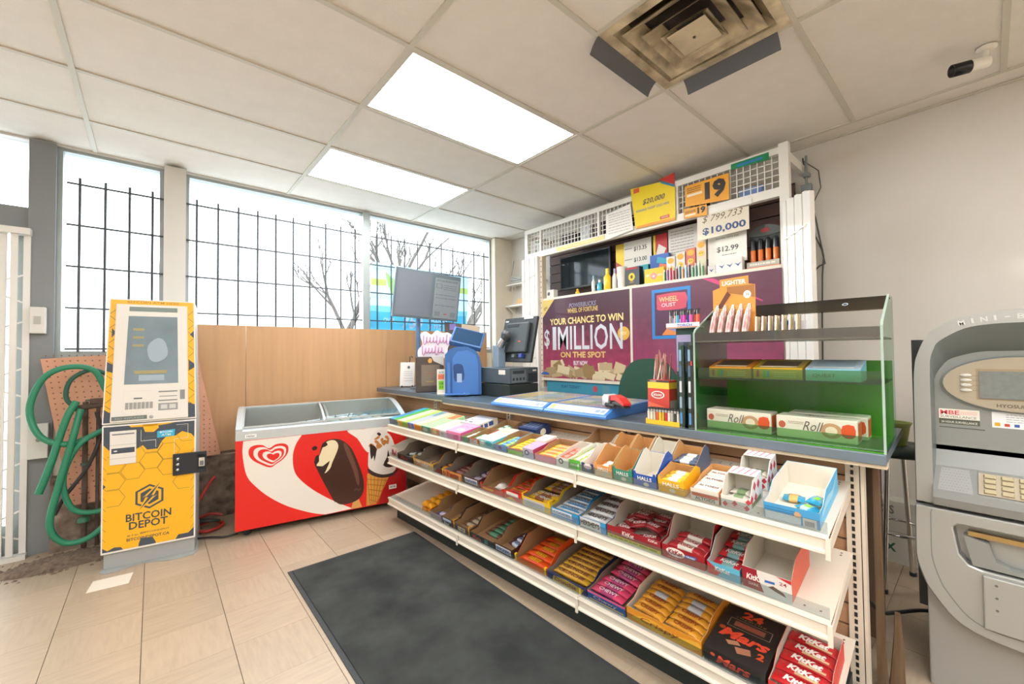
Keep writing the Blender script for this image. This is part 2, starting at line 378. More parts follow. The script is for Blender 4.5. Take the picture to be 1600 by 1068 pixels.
# ================================================================ shop fittings
m_shelf = mat('shelf_enamel', '#ded3c2', .38)
m_shelf2 = mat('rail_enamel', '#e6ddcd', .35)
m_kick = mat('kick_black', '#1f2a2a', .5)
m_slat = mat('tan_panel', '#cda27c', .6, noise=(6, .08), stretch=(1, 1, 6))
m_clear = glassy('clear_plastic', '#eaf0f2', .10)
m_slot = P('#15171a')
SECT = [-.02, .885, 1.795, 2.715]
SHELF = {'top': (.722, .155), 'mid': (.474, .140), 'low': (.165, .140)}      # height at the front edge, slope towards the back
def gondola():
    t = thing('gondola_shelving', 'long cream three-tier candy rack with sloping shelves and slotted uprights', 'shelving', GO, (0, 0, GA))
    # plinth
    MB().box((0.0, .055, 0), (2.70, .075, .115), m_kick).box((0, .075, 0), (.02, .46, .10), m_kick).box((2.68, .075, 0), (2.70, .46, .10), m_kick).build('kick_plate', t)
    for i in range(3):
        a, b = SECT[i]+.002, SECT[i+1]-.002
        for lv in ('low', 'mid', 'top'):
            z, s = SHELF[lv]; D = .415
            q = MB(); q.add([(a, 0, z-.004), (b, 0, z-.004), (b, D, z+s*D-.004), (a, D, z+s*D-.004), (a, 0, z-.001), (b, 0, z-.001), (b, D, z+s*D-.001), (a, D, z+s*D-.001)],
                  [(3, 2, 1, 0), (4, 5, 6, 7), (0, 1, 5, 4), (1, 2, 6, 5), (2, 3, 7, 6), (3, 0, 4, 7)], m_shelf)
            sh = q.build('shelf', t)
            # price rail: C-shaped channel
            prof = [(0, z), (-.012, z), (-.014, z-.008), (-.006, z-.014), (-.006, z-.040), (-.016, z-.046), (-.016, z-.052), (0, z-.052)]
            MB().prism(prof, 'x', a, b, m_shelf2).build('price_rail', sh)
            if lv != 'low': MB().prism([(-.014, z-.060), (-.014, z-.044), (0, z-.03), (.40, z+s*.4-.006), (.40, z+s*.4-.05), (.05, z-.056)], 'x', b-.004, b, m_shelf).build('bracket', sh)
            MB().box((b-.006, -.020, z-.066), (b+.006, -.014, z-.004), m_shelf2).build('rail_joint_clip', sh)
            # clear guard
            MB().box((a+.004, .004, z), (b-.004, .0065, z+.034), m_clear).build('clear_guard', sh)
            # peg holes near the front and back edge
            h = MB(); n = 22
            for k in range(n):
                x = a+.03+(b-a-.06)*k/(n-1)
                for y in (.030, .375, .392): h.add([(x-.003, y-.003, z+s*y-.0004), (x+.003, y-.003, z+s*y-.0004), (x+.003, y+.003, z+s*(y+.003)-.0002), (x-.003, y+.003, z+s*(y+.003)-.0002)], [(0, 1, 2, 3)], m_slot)
            tag(h.build('peg_holes', sh), kind='stuff')
    # uprights with slots
    for i, u in enumerate(SECT):
        up = MB().box((u-.02, .42, 0), (u+.02, .465, .885), m_shelf).build('upright', t)
        s = MB()
        for k in range(33): s.box((u-.0045, .4185, .05+k*.0254), (u+.0045, .4195, .05+k*.0254+.016), m_slot)
        s.build('slot_row', up)
    MB().box((2.738, .42, 0), (2.748, .47, .885), m_shelf).build('end_panel', t)
    MB().box((2.62, .42, .0), (2.74, .50, .07), m_kick).build('foot', t)
    # slatted back panels: each slat its own piece
    for i in range(-1, 3):
        a = SECT[i]+.021 if i >= 0 else -.74; b = SECT[i+1]-.021
        if i < 0:
            pb = MB().box((a, .445, .1), (b, .452, .885), mat('pegboard_tan', '#c9a684', .7)).build('pegboard_panel', t)
            hs = MB()
            for p in range(28):
                for q in range(8): hs.box((a+.02+p*.0254, .4442, .70+q*.0254), (a+.025+p*.0254, .4448, .705+q*.0254), P('#6d5338'))
            hs.build('peg_holes', pb); continue
        z = .10
        while z < .88:
            z1 = min(z+.078, .885); MB().box((a, .445, z), (b, .458, z1-.007), m_slat).build('back_slat', t); z = z1
        MB().box((a, .456, .1), (b, .462, .885), P('#4a3b30')).build('back_sheet', t)
gondola()
m_ctr = mat('slate_laminate', '#4a5763', .35, noise=(30, .08)); m_edge = mat('counter_edge', '#66727c', .3)
def counter(name, label, u0, u1, v0, v1, zt, th=.03):
    t = thing(name, label, 'countertop', G(u0, v0, 0), (0, 0, GA))
    MB().box((0, .012, zt-th), (u1-u0, v1-v0, zt), m_ctr).build('laminate_top', t)
    MB().box((0, 0, zt-th-.006), (u1-u0, .012, zt), m_edge).build('front_edge', t, bevel=.003)
    MB().box((.0, .012, zt-th-.02), (u1-u0, .06, zt-th), mat('cream_batten', '#ddc9ac', .6)).build('batten', t)
    return t
counter('countertop', 'long slate grey countertop on top of the candy rack', .255, 2.82, .30, .95, .92)
counter('countertop', 'short slate grey countertop beside the wood panelling', -.93, .25, .33, .95, .93)
struct(MB().box((0, 0, 0), (3.5, .03, .88), P('#6d5b4a')).build('trim_7', None, G(-.75, .90, 0), (0, 0, GA)), 'brown rear side of the counter')

# ---------------------------------------------------------------- floor mat
t = thing('floor_mat', 'dark grey-green entrance mat with a black rubber border', 'mat', (.597, .55, 0))
m_mat = mat('mat_pile', '#3a3d3b', .95, noise=(4.5, .6, '#1f2322'), bump=(420, .9))
MB().box((0, 0, 0), (.81, 2.15, .005), mat('mat_rubber', '#303436', .6)).build('rubber_border', t, bevel=.002)
MB().box((.022, .022, .005), (.788, 2.128, .010), m_mat).build('carpet_pile', t)

# ---------------------------------------------------------------- wood panelling
m_wood = mat('wood_panel', '#c59a70', .55, noise=(4, .10), stretch=(5, 5, .35), bump=(20, .05))
pan = struct(link('wall_panelling', None), 'tan wood panelling under the window')
for x0, x1 in ((.20, .58), (.58, 1.80), (1.80, 3.1)):
    MB().box((x0+.0015, 4.045, .50 if x0 < .5 else .02), (x1-.0015, 4.066, 1.51), m_wood).build('wood_sheet', pan)

# ---------------------------------------------------------------- ice cream freezer
RED, FWH, CHOC = P('#e2231c', .3), P('#ebe4da', .3), mat('print_chocolate', '#43261c', .3)
def arc(pts, n=6):
    """Catmull-Rom smoothing of an outline"""
    out = []; k = len(pts)
    for i in range(k):
        p0, p1, p2, p3 = (Vector(pts[(i+j) % k]) for j in (-1, 0, 1, 2))
        for s in range(n):
            t = s/n; out.append(tuple(.5*((2*p1)+(p2-p0)*t+(2*p0-5*p1+4*p2-p3)*t*t+(3*p1-p0-3*p2+p3)*t**3)))
    return out
def freezer():
    t = thing('ice_cream_freezer', 'red and white chest freezer with curved glass lid and ice cream pictures', 'freezer', (.431, 3.419, 0), (0, 0, math.radians(-9.76)))
    L, D = 1.19, .50; g = mat('freezer_grey', '#c9ccc8', .4); rim = mat('freezer_rim', '#c4cbcd', .25, .3)
    side = mat('freezer_side', '#a9aca8', .45)
    MB().box((0, .004, .055), (L, D, .10), side).box((0, .004, .10), (.03, D, .70), side).box((L-.03, .004, .10), (L, D, .70), side).box((.03, D-.03, .10), (L-.03, D, .70), side).box((.03, .004, .1), (L-.03, .03, .70), side).build('body', t)
    MB().box((.03, .03, .10), (L-.03, D-.03, .12), P('#e9ebea')).build('inner_floor', t)
    pl = front(.0)
    MB().box((0, -.004, .053), (L, .004, .672), RED).build('front_panel', t)
    pl = front(-.004)
    wo = [(.046, .668), (.042, .577), (.065, .434), (.116, .349), (.201, .257), (.319, .167), (.472, .088), (.568, .055)]
    wi = [(.409, .670), (.368, .601), (.350, .512), (.363, .408), (.410, .332), (.493, .248), (.612, .156), (.764, .060)]
    def curve(p, n=5):
        q = arc([p[0]]+p+[p[-1]], n); return q[n:-2*n] if False else [tuple(v) for v in q[n:n*(len(p))]]+[p[-1]]
    a = curve(wo); b = curve(wi)
    k = min(len(a), len(b)); a = [a[int(i*(len(a)-1)/(k-1))] for i in range(k)]; b = [b[int(i*(len(b)-1)/(k-1))] for i in range(k)]
    flat(t, 'white_swoosh', pl, [[a[i], a[i+1], b[i+1], b[i]] for i in range(k-1)], FWH, .0005)
    flat(t, 'white_field', pl, [arc([(.725, .668), (.80, .60), (.85, .515), (.886, .48), (.90, .55), (1.0, .669), (.85, .669)], 3)], FWH, .0005)
    flat(t, 'white_field', pl, [[(.735, .669), (1.188, .669), (1.188, .60), (1.06, .565), (.9, .46), (.80, .60)]], FWH, .00055)
    flat(t, 'red_flower', pl, [arc([(1.018, .60), (1.062, .645), (1.10, .655), (1.18, .63), (1.175, .57), (1.10, .545)], 3)], RED, .0007)
    # heart emblem: concentric hearts
    hc, hz = .197, .553
    H = arc([(.078, .572), (.083, .615), (.115, .632), (.162, .627), (.2, .6), (.239, .622), (.288, .624), (.32, .601), (.318, .551), (.288, .51), (.244, .482), (.206, .463), (.144, .497), (.101, .531)], 3)
    for j, (s, m) in enumerate(((1, RED), (.82, FWH), (.66, RED), (.48, FWH), (.32, RED))):
        flat(t, 'heart_emblem', pl, [[(hc+(x-hc)*s+.012*j*.6, hz+(z-hz)*s-.004*j) for x, z in H]], m, .0009+.0003*j)
    # chocolate bar on a stick
    flat(t, 'stick_print', pl, [[(.752, .058), (.768, .110), (.811, .124), (.836, .058)]], P('#d9a15c'), .0009)
    BAR = [(.568, .605), (.618, .617), (.679, .604), (.736, .555), (.776, .489), (.835, .321), (.85, .22), (.834, .15), (.781, .111), (.69, .105), (.645, .132), (.618, .167), (.503, .421), (.498, .48), (.525, .505), (.541, .567)]
    flat(t, 'chocolate_bar_print', pl, [arc(BAR, 3)], CHOC, .0012)
    flat(t, 'chocolate_sheen', pl, [arc([(.70, .575), (.735, .54), (.80, .36), (.815, .25), (.80, .24), (.77, .35), (.71, .52)], 3)], P('#6b4434'), .0015)
    flat(t, 'cream_bite', pl, [arc([(.568, .593), (.618, .609), (.651, .589), (.659, .54), (.618, .439), (.601, .394), (.557, .366), (.509, .431), (.536, .521)], 3)], P('#ecdcb4'), .0015)
    flat(t, 'chocolate_crumb', pl, [arc([(.507, .43), (.55, .42), (.60, .455), (.58, .40), (.557, .362), (.52, .40)], 2), arc([(.545, .56), (.585, .575), (.57, .60), (.545, .585)], 2), arc([(.475, .565), (.50, .58), (.515, .56), (.49, .545)], 2), arc([(.497, .49), (.52, .51), (.525, .46), (.50, .44)], 2)], P('#2d1914'), .0018)
    txt(t, pl, '~', .80, .20, .05, .03, '#5d392b', off=.0018)
    # cone
    flat(t, 'cone_print', pl, [[(.875, .314), (1.045, .262), (.945, .060), (.868, .060)]], P('#d99a3f'), .0009)
    flat(t, 'cone_lattice', pl, [[(.87+.03*i, .30-.01*i), (.875+.03*i, .30-.01*i), (.88+.012*i+.02, .062), (.876+.012*i+.02, .062)] for i in range(6)]+[[(.874+.004*i, .27-.04*i), (1.035-.02*i, .235-.04*i), (1.034-.02*i, .229-.04*i), (.874+.004*i, .264-.04*i)] for i in range(5)], P('#b06f25'), .0012)
    flat(t, 'cream_swirl', pl, [arc([(.883, .42), (.895, .56), (.93, .635), (.99, .645), (1.055, .60), (1.09, .52), (1.112, .40), (1.10, .315), (1.045, .275), (.961, .285), (.89, .35)], 3)], P('#e5ddd4'), .0011)
    flat(t, 'cone_rim', pl, [arc([(.884, .352), (.93, .315), (1.0, .285), (1.08, .29), (1.115, .32), (1.118, .30), (1.07, .262), (.985, .262), (.91, .295), (.882, .33)], 3)], P('#3a2a2a'), .0014)
    rg = random.Random(3)
    flat(t, 'nut_topping', pl, [arc([(x+rg.uniform(-.014, .014)+dx, z+rg.uniform(-.01, .01)+dz) for dx, dz in ((-.018, 0), (0, .016), (.02, .004), (.004, -.018))], 2) for x, z in [(.91, .53), (.925, .49), (.945, .55), (.95, .585), (.965, .52), (.985, .57), (1.0, .54), (1.02, .58), (1.04, .55)]], P('#c07a3a'), .0015)
    flat(t, 'sauce_print', pl, [arc([(.895, .54), (.905, .42), (.925, .45), (.93, .40), (.95, .50), (.92, .53)], 2), arc([(1.0, .36), (1.03, .42), (1.04, .48), (1.06, .40), (1.10, .35), (1.05, .335)], 2), arc([(.95, .62), (.97, .60), (.985, .612), (.965, .63)], 2)], P('#2f1c18'), .0016)
    flat(t, 'dark_red_field', pl, [[(1.125, .31), (1.188, .33), (1.188, .056), (.95, .058), (1.05, .262)]], P('#b81d1f', .3), .0007)
    flat(t, 'small_sticker', pl, [rect(1.046, .158, 1.107, .192)], P('#e9e6df'), .0018); txt(t, pl, '014', 1.076, .175, .04, .016, '#4a4a4a', off=.0022)
    # rim and curved lid
    def prof(y):  # lid height over depth: arched from front rim to rear ridge
        s = y/D; return .745+.105*math.sin(min(1, s*1.15)*PI/2)
    NR = 10
    MB().prism([(-.006, .672), (.05, .672), (.05, .738), (.02, .748), (-.006, .735)], 'x', 0, L, rim).build('front_rim', t)
    for x0 in (0, L-.04):
        p = [(-.004, .690)]+[(D*i/NR-.004*(i == 0), prof(D*i/NR)+.006) for i in range(NR+1)]+[(D, .690)]
        MB().prism(p, 'x', x0, x0+.04, rim, smooth=False).build('end_rim', t)
    MB().prism([(D-.06, .690), (D, .690), (D, prof(D)+.006), (D-.06, prof(D-.06)+.006)], 'x', .04, L-.04, rim).build('rear_rim', t)
    gl = glassy('freezer_glass', '#dfe8e8', .16)
    for n, (x0, x1, dz) in enumerate(((.04, .60, 0), (.57, L-.04, .008))):
        rows = [[(x0, D*i/NR+.012, prof(D*i/NR)-.004+dz), (x1, D*i/NR+.012, prof(D*i/NR)-.004+dz)] for i in range(NR)]
        lid = MB().grid(rows, gl).build('sliding_glass_lid', t)
        for xx in ((x0, x1) if n == 0 else (x0,)):
            r2 = [[(xx-.008, y, z+.002), (xx+.008, y, z+.002)] for (_, y, z), _ in rows]; MB().grid(r2, rim).grid([[(a[0], a[1], a[2]-.01), (b[0], b[1], b[2]-.01)] for a, b in r2], rim).build('lid_frame', lid)
        MB().box((x0, .02, prof(.02)+dz-.002), (x1, .035, prof(.02)+dz+.010), rim).build('lid_handle', lid)
    flat(t, 'rim_label', front(-.006), [rect(.055, .688, .125, .712)], P('#eef0ee'), .0006); txt(t, front(-.006), 'Heller', .09, .70, .05, .014, '#555555')
    # baskets
    for bx in (.06, .34, .62, .90):
        wb = MB(); wr = P('#c8c6bd'); w = .24
        zb = .50 if bx < .5 else .655
        for zz in (zb, (zb+.70)/2, .70): wb.tube([(bx, .05, zz), (bx+w, .05, zz), (bx+w, .42, zz), (bx, .42, zz)], .003, wr, 5, closed=True)
        for q in range(9): wb.tube([(bx+w*q/8, .05, .70), (bx+w*q/8, .05, zb), (bx+w*q/8, .42, zb), (bx+w*q/8, .42, .70)], .002, wr, 4)
        wb.build('wire_basket', t)
    for cx, cy in ((.07, .05), (L-.09, .05), (.07, D-.06), (L-.09, D-.06)):
        w = MB().lathe([(.0, -.012), (.024, -.012), (.027, -.006), (.027, .006), (.024, .012), (0, .012)], P('#2a2d30'), 16).build('caster_wheel', t, (cx, cy, .027), (PI/2, 0, .3))
        MB().box((-.02, -.016, .04), (.02, .016, .056), side).build('caster_fork', t, (cx, cy, 0))
    return t
freezer()
# frozen treats heaped in the right half of the freezer
rg = random.Random(5)
def fz_pos(x, y, z):
    a = math.radians(-9.76); return (.431+math.cos(a)*x-math.sin(a)*y, 3.419+math.sin(a)*x+math.cos(a)*y, z)
FC = ['#9fd0ea', '#cfe6f2', '#e4efe0', '#f3f0d8', '#b5dcf0', '#e0e9f4', '#f0e2cf', '#8fc3df', '#d9ead0', '#f4f4f0']
tm = {}
for k in range(22):
    c = '#e08a66' if k == 2 else '#39503a' if k % 7 == 3 else '#f0d34a' if k % 6 == 5 else FC[k % 10]
    if c not in tm:
        m = P(c, .35); b = MB(); rows = []
        for i, (x, w, h) in enumerate(((-.075, .036, .002), (-.06, .036, .004), (-.045, .032, .016), (.045, .032, .016), (.06, .036, .004), (.075, .036, .002))):
            rows.append([(x, w*math.cos(q*PI/4), h*math.sin(q*PI/4)) for q in range(9)])
        tm[c] = b.grid(rows, m).mesh('frozen_treat')
    x = .66+.085*(k % 6)+rg.uniform(-.006, .006); y = .12+.155*((k//6) % 2); lay = k//12
    o = link('frozen_treat', tm[c], None, fz_pos(x, y, .692+.034*lay), (0, 0, math.radians(80)+rg.uniform(-.12, .12)))
    nm = {'#e08a66': 'orange', '#39503a': 'dark green', '#f0d34a': 'yellow'}.get(c, 'pale pastel')
    tag(o, '%s wrapped frozen treat heaped in the red freezer' % nm, 'frozen treat', 'frozen treats heaped in the freezer')

# ---------------------------------------------------------------- yellow cryptocurrency kiosk
def kiosk():
    YEL, GRY, WHT = P('#f6b824', .35), P('#46505c', .35), mat('kiosk_bezel', '#e6e2da', .3)
    t = thing('currency_kiosk', 'tall yellow honeycomb kiosk with a blank touchscreen', 'kiosk', (-.227, 3.459, 0), (0, 0, math.radians(-8.47)))
    bd = mat('kiosk_body', '#bfc1bf', .45)
    MB().box((.01, .012, .0), (.44, .33, .10), mat('kiosk_base', '#a6a9a8', .5)).build('base', t)
    MB().box((.012, .012, .10), (.436, .34, .86), bd).build('lower_body', t)
    # lower door
    MB().box((0, -.008, .095), (.445, .012, .855), P('#ece9e2', .35)).build('lower_frame', t, bevel=.004)
    pl = front(-.008)
    flat(t, 'yellow_door_face', pl, [rect(.008, .108, .437, .846)], YEL, .0006)
    # dark patches of the honeycomb artwork
    flat(t, 'dark_band', pl, [[(.008, .846), (.437, .846), (.437, .74), (.42, .765), (.375, .785), (.34, .76), (.30, .765), (.275, .735), (.255, .69), (.205, .69), (.185, .72), (.14, .69), (.06, .69), (.03, .71), (.008, .74)], [(.008, .51), (.02, .495), (.008, .48)], [(.437, .55), (.418, .535), (.437, .505)], [(.17, .125), (.18, .155), (.235, .15), (.25, .118), (.25, .108), (.17, .108)], [(.345, .108), (.36, .135), (.41, .135), (.437, .165), (.437, .108)], [(.008, .108), (.008, .135), (.03, .115), (.06, .13), (.09, .125), (.10, .108)]], GRY, .0009)
    flat(t, 'yellow_hexagon', pl, [[(.18, .846), (.195, .80), (.235, .795), (.26, .82), (.255, .846)], [(.12, .846), (.13, .835), (.22, .832), (.30, .838), (.34, .846)]], YEL, .0012)
    def hexa(cx, cz, r): return [(cx+r*math.cos(PI/3*i), cz+r*math.sin(PI/3*i)) for i in range(6)]
    def hexline(cx, cz, r, w=.0022):
        o, i = hexa(cx, cz, r), hexa(cx, cz, r-w); return [[o[k], o[(k+1) % 6], i[(k+1) % 6], i[k]] for k in range(6)]
    hx = []
    for cx, cz in ((.052, .62), (.052, .52), (.052, .42), (.14, .57), (.225, .62), (.225, .72), (.31, .57), (.31, .67), (.385, .47), (.40, .77)): hx += hexline(cx, cz, .056)
    flat(t, 'honeycomb_lines', pl, [p for p in hx if all(.008 < x < .437 for x, _ in p)], P('#7a6a3c'), .0014)
    hz = []
    for q in range(9):
        z = .19+q*.06
        hz += [[(.008, z), (.022, z-.02), (.022, z-.023), (.008, z-.003)], [(.437, z), (.42, z-.025), (.42, z-.028), (.437, z-.003)]]
    flat(t, 'honeycomb_edge', pl, hz, P('#7a6a3c'), .0014)
    # receipt and cash door panel
    MB().box((.036, -.014, .618), (.155, -.008, .818), WHT).build('cash_panel', t, bevel=.002)
    pl2 = front(-.014)
    flat(t, 'cash_panel_slot', pl2, [rect(.044, .685, .148, .716)], GRY); flat(t, 'cash_panel_vent', pl2, [rect(.046, .795, .146, .803), rect(.036, .735, .155, .7362), rect(.036, .655, .155, .6562)], P('#7d8084'))
    flat(t, 'slot_mark', pl2, [ell(.062, .700, .009, .004, 10)], P('#dfe3e6'), .0011)
    flat(t, 'blue_sticker', pl, [[(.252, .757), (.336, .760), (.339, .803), (.252, .798)]], P('#35b3dc'), .0016)
    txt(t, pl, 'BITCOIN', .295, .79, .06, .012, '#f2f7f8', off=.002); txt(t, pl, 'ATM', .295, .772, .045, .014, '#e4ecc8', off=.002)
    b = MB()
    for x0, z0, x1, z1 in ((.175, .815, .177, .745), (.175, .745, .245, .748), (.245, .70, .247, .748), (.345, .828, .405, .830), (.403, .74, .405, .83), (.335, .74, .405, .742), (.335, .64, .337, .742)):
        b.poly([tuple(pl.at(x, z, .0013)) for x, z in rect(x0, min(z0, z1), x1, max(z0, z1))], P('#dfe0dc'))
    b.build('outline_artwork', t)
    # lock plate
    lp = MB().box((.33, -.022, .510), (.50, -.009, .645), P('#23282f', .4)).build('lock_plate', t, bevel=.003)
    MB().box((.455, -.022, .53), (.498, .05, .63), P('#23282f', .4)).build('lock_box', lp)
    flat(lp, 'dial_face', front(-.022), [rect(.462, .55, .492, .605)], P('#c9c3b4'), .001); flat(lp, 'dial_scale', front(-.022), [rect(.467, .555, .487, .585)], P('#6c7076'), .0015)
    for z in (.545, .578, .612): MB().lathe([(.0, .004), (.008, .004), (.009, 0)], mat('chrome', '#d9dadb', .18, 1), 12, Matrix.Translation((.355, -.022, z)) @ Matrix.Rotation(PI/2, 4, 'X')).build('keyhole', lp)
    # emblem
    cx, cz = .219, .402
    ho = [(cx+.066*sx, cz+.075*sz) for sx, sz in ((0, 1), (1, .52), (1, -.52), (0, -1), (-1, -.52), (-1, .52))]
    sc = lambda s: [(cx+(x-cx)*s, cz+(z-cz)*s) for x, z in ho]
    flat(t, 'hexagon_emblem', pl, [[ho[k], ho[(k+1) % 6], sc(.84)[(k+1) % 6], sc(.84)[k]] for k in range(6)]+[sc(.64)], GRY, .0014)
    flat(t, 'bolt_gap', pl, [[(cx-.055, cz-.088), (cx-.015, cz+.008), (cx-.034, cz-.004), (cx+.058, cz+.090), (cx+.016, cz-.006), (cx+.036, cz+.006)]], YEL, .0018)
    flat(t, 'lightning_bolt', pl, [[(cx-.048, cz-.075), (cx-.006, cz-.004), (cx-.02, cz-.004), (cx+.05, cz+.078), (cx+.008, cz+.006), (cx+.022, cz+.006)]], GRY, .0021)
    txt(t, pl, 'BITCOIN', .217, .289, .213, .046, '#3d4651', .02); txt(t, pl, 'DEPOT', .216, .240, .182, .046, '#3d4651', .02)
    txt(t, pl, 'BITCOINDEPOT.CA', .215, .158, .20, .018, '#3d4651', .02); txt(t, pl, '@BITCOINDEPOT', .245, .186, .14, .013, '#4a4f50', .01); txt(t, pl, '# f in', .142, .182, .05, .011, '#4a4f50', .01)
    # upper cabinet leaning back
    x0, x1, X0, X1, zb, zt, lean = 0.0, .446, .018, .428, .862, 1.62, .05
    def ub(x, z, y=0):
        s = (z-zb)/(zt-zb); return (x0+(X0-x0)*s+(x/.446)*((x1-x0)+((X1-X0)-(x1-x0))*s), -.010+lean*s+y, z)
    v = [ub(0, zb), ub(.446, zb), ub(.446, zt), ub(0, zt), (0.01, .30, zb), (.436, .30, zb), (.42, .30, zt-.02), (.026, .30, zt-.02)]
    MB().add(v, [(0, 1, 2, 3), (1, 5, 6, 2), (5, 4, 7, 6), (4, 0, 3, 7), (3, 2, 6, 7), (0, 4, 5, 1)], bd).build('upper_body', t)
    class UP(PL):
        def at(s, x, y, off=.0006): return Vector(ub(x, y, -off))
    up = UP((0, 0, 0)); up.u = Vector((0, lean, zt-zb)).normalized(); up.n = up.r.cross(up.u)
    flat(t, 'upper_border', up, [rect(0, zb, .446, zt)], P('#ece9e2', .35), .0006)
    flat(t, 'yellow_fascia', up, [rect(.006, zb+.008, .44, zt-.006)], YEL, .0012)
    dk = [[(.006, zb+.008), (.44, zb+.008), (.44, .95), (.40, .97), (.37, .90), (.10, .90), (.06, .955), (.03, .93), (.006, .95)], [(.006, 1.235), (.035, 1.215), (.04, 1.19), (.04, 1.165), (.006, 1.20-.02)], [(.02, 1.44), (.04, 1.41), (.02, 1.38)], [(.44, 1.43), (.418, 1.405), (.44, 1.38)], [(.44, 1.215), (.41, 1.24), (.41, 1.17), (.44, 1.19)]]
    flat(t, 'dark_patches', up, dk, GRY, .0016)
    flat(t, 'honeycomb_edge', up, [[(.008+.0, z), (.04, z-.03), (.04, z-.034), (.008, z-.004)] if q % 2 else [(.04, z), (.008, z-.03), (.008, z-.034), (.04, z-.004)] for q, z in enumerate([1.56-.045*i for i in range(14)])]+[[(.408, z), (.438, z-.03), (.438, z-.034), (.408, z-.004)] if q % 2 else [(.438, z), (.408, z-.03), (.408, z-.034), (.438, z-.004)] for q, z in enumerate([1.56-.045*i for i in range(14)])], P('#7a6a3c'), .0016)
    txt(t, up, 'BITCOIN ATM HERE', .225, 1.603, .25, .016, '#b98a2c', .01, off=.0018)
    # bezel as raised plate
    bz = MB(); pts = [(.036, .872), (.405, .872), (.405, 1.588), (.036, 1.588)]
    bz.add([tuple(up.at(x, z, 0)) for x, z in pts]+[tuple(up.at(x, z, .014)) for x, z in pts], [(4, 5, 6, 7), (0, 1, 5, 4), (1, 2, 6, 5), (2, 3, 7, 6), (3, 0, 4, 7)], WHT); bz = bz.build('bezel', t, bevel=.004)
    scr = mat('kiosk_screen', '#8497a0', .15, noise=(5, .2)); 
    flat(bz, 'touchscreen', up, [[(.10, 1.515), (.352, 1.515), (.356, 1.095), (.092, 1.095)]], scr, .0150)
    flat(bz, 'top_light_bar', up, [rect(.102, 1.545, .352, 1.573)], P('#7f8f8a'), .0150)
    flat(bz, 'screen_menu', up, [rect(.125, 1.425, .18, 1.44), rect(.125, 1.375, .18, 1.39), rect(.125, 1.325, .18, 1.34), rect(.137, 1.158, .298, 1.178)], P('#a79b6c'), .0160)
    flat(bz, 'screen_picture', up, [arc([(.20, 1.33), (.25, 1.38), (.29, 1.35), (.30, 1.27), (.25, 1.23), (.21, 1.25)], 3), rect(.16, 1.115, .285, 1.15)], P('#9fb2be'), .0156)
    # cash tray recess
    rc = MB(); q0 = rect(.092, .915, .236, 1.055); q1 = rect(.102, .925, .226, 1.035)
    rc.add([tuple(up.at(x, z, .0148)) for x, z in q0]+[tuple(up.at(x, z, -.02)) for x, z in q1], [(0, 1, 5, 4), (1, 2, 6, 5), (2, 3, 7, 6), (3, 0, 4, 7), (4, 5, 6, 7)], P('#d3d0c8')); rc.build('cash_tray', bz)
    flat(bz, 'tray_fingers', up, [rect(.102+.019*i, .945, .117+.019*i, .985) for i in range(7)], P('#9c9c98'), .0154); flat(bz, 'tray_mark', up, [rect(.14, 1.005, .18, 1.013)], P('#5c5f63'), .0154)
    flat(bz, 'card_slots', up, [rect(.258, 1.04, .352, 1.048), rect(.262, 1.012, .35, 1.017), rect(.258, .985, .352, .993)], P('#8b8d8d'), .0154)
    flat(bz, 'card_reader', up, [rect(.258, .928, .354, .972)], P('#9a9c9c'), .0154); flat(bz, 'card_reader_mouth', up, [rect(.27, .937, .302, .963), rect(.312, .937, .344, .963)], P('#cfd0cc'), .0158)
    flat(bz, 'camera_window', up, [rect(.365, .99, .39, 1.05)], P('#8f8f8c'), .0154); flat(bz, 'label_strip', up, [rect(.043, .882, .205, .905)], P('#6c7570'), .0154); txt(bz, up, 'NO REFUNDS', .125, .893, .13, .01, '#a5ada8', off=.0158)
    MB().lathe([(0, .004), (.009, .004), (.01, 0)], P('#a8a9a6'), 12, Matrix.Translation(up.at(.225, .892, .0148)) @ Matrix.Rotation(PI/2, 4, 'X')).build('lock', bz)
    MB().prism([(.0, .33), (.0, -.03), (.03, -.055), (.08, -.05), (.16, -.01), (.22, -.012), (.30, -.05), (.36, -.058), (.44, -.045), (.455, 0), (.45, .33)], 'z', .0, .004, mat('plate_grey', '#9fa2a0', .45)).build('floor_plate', t)
    return t
kiosk()
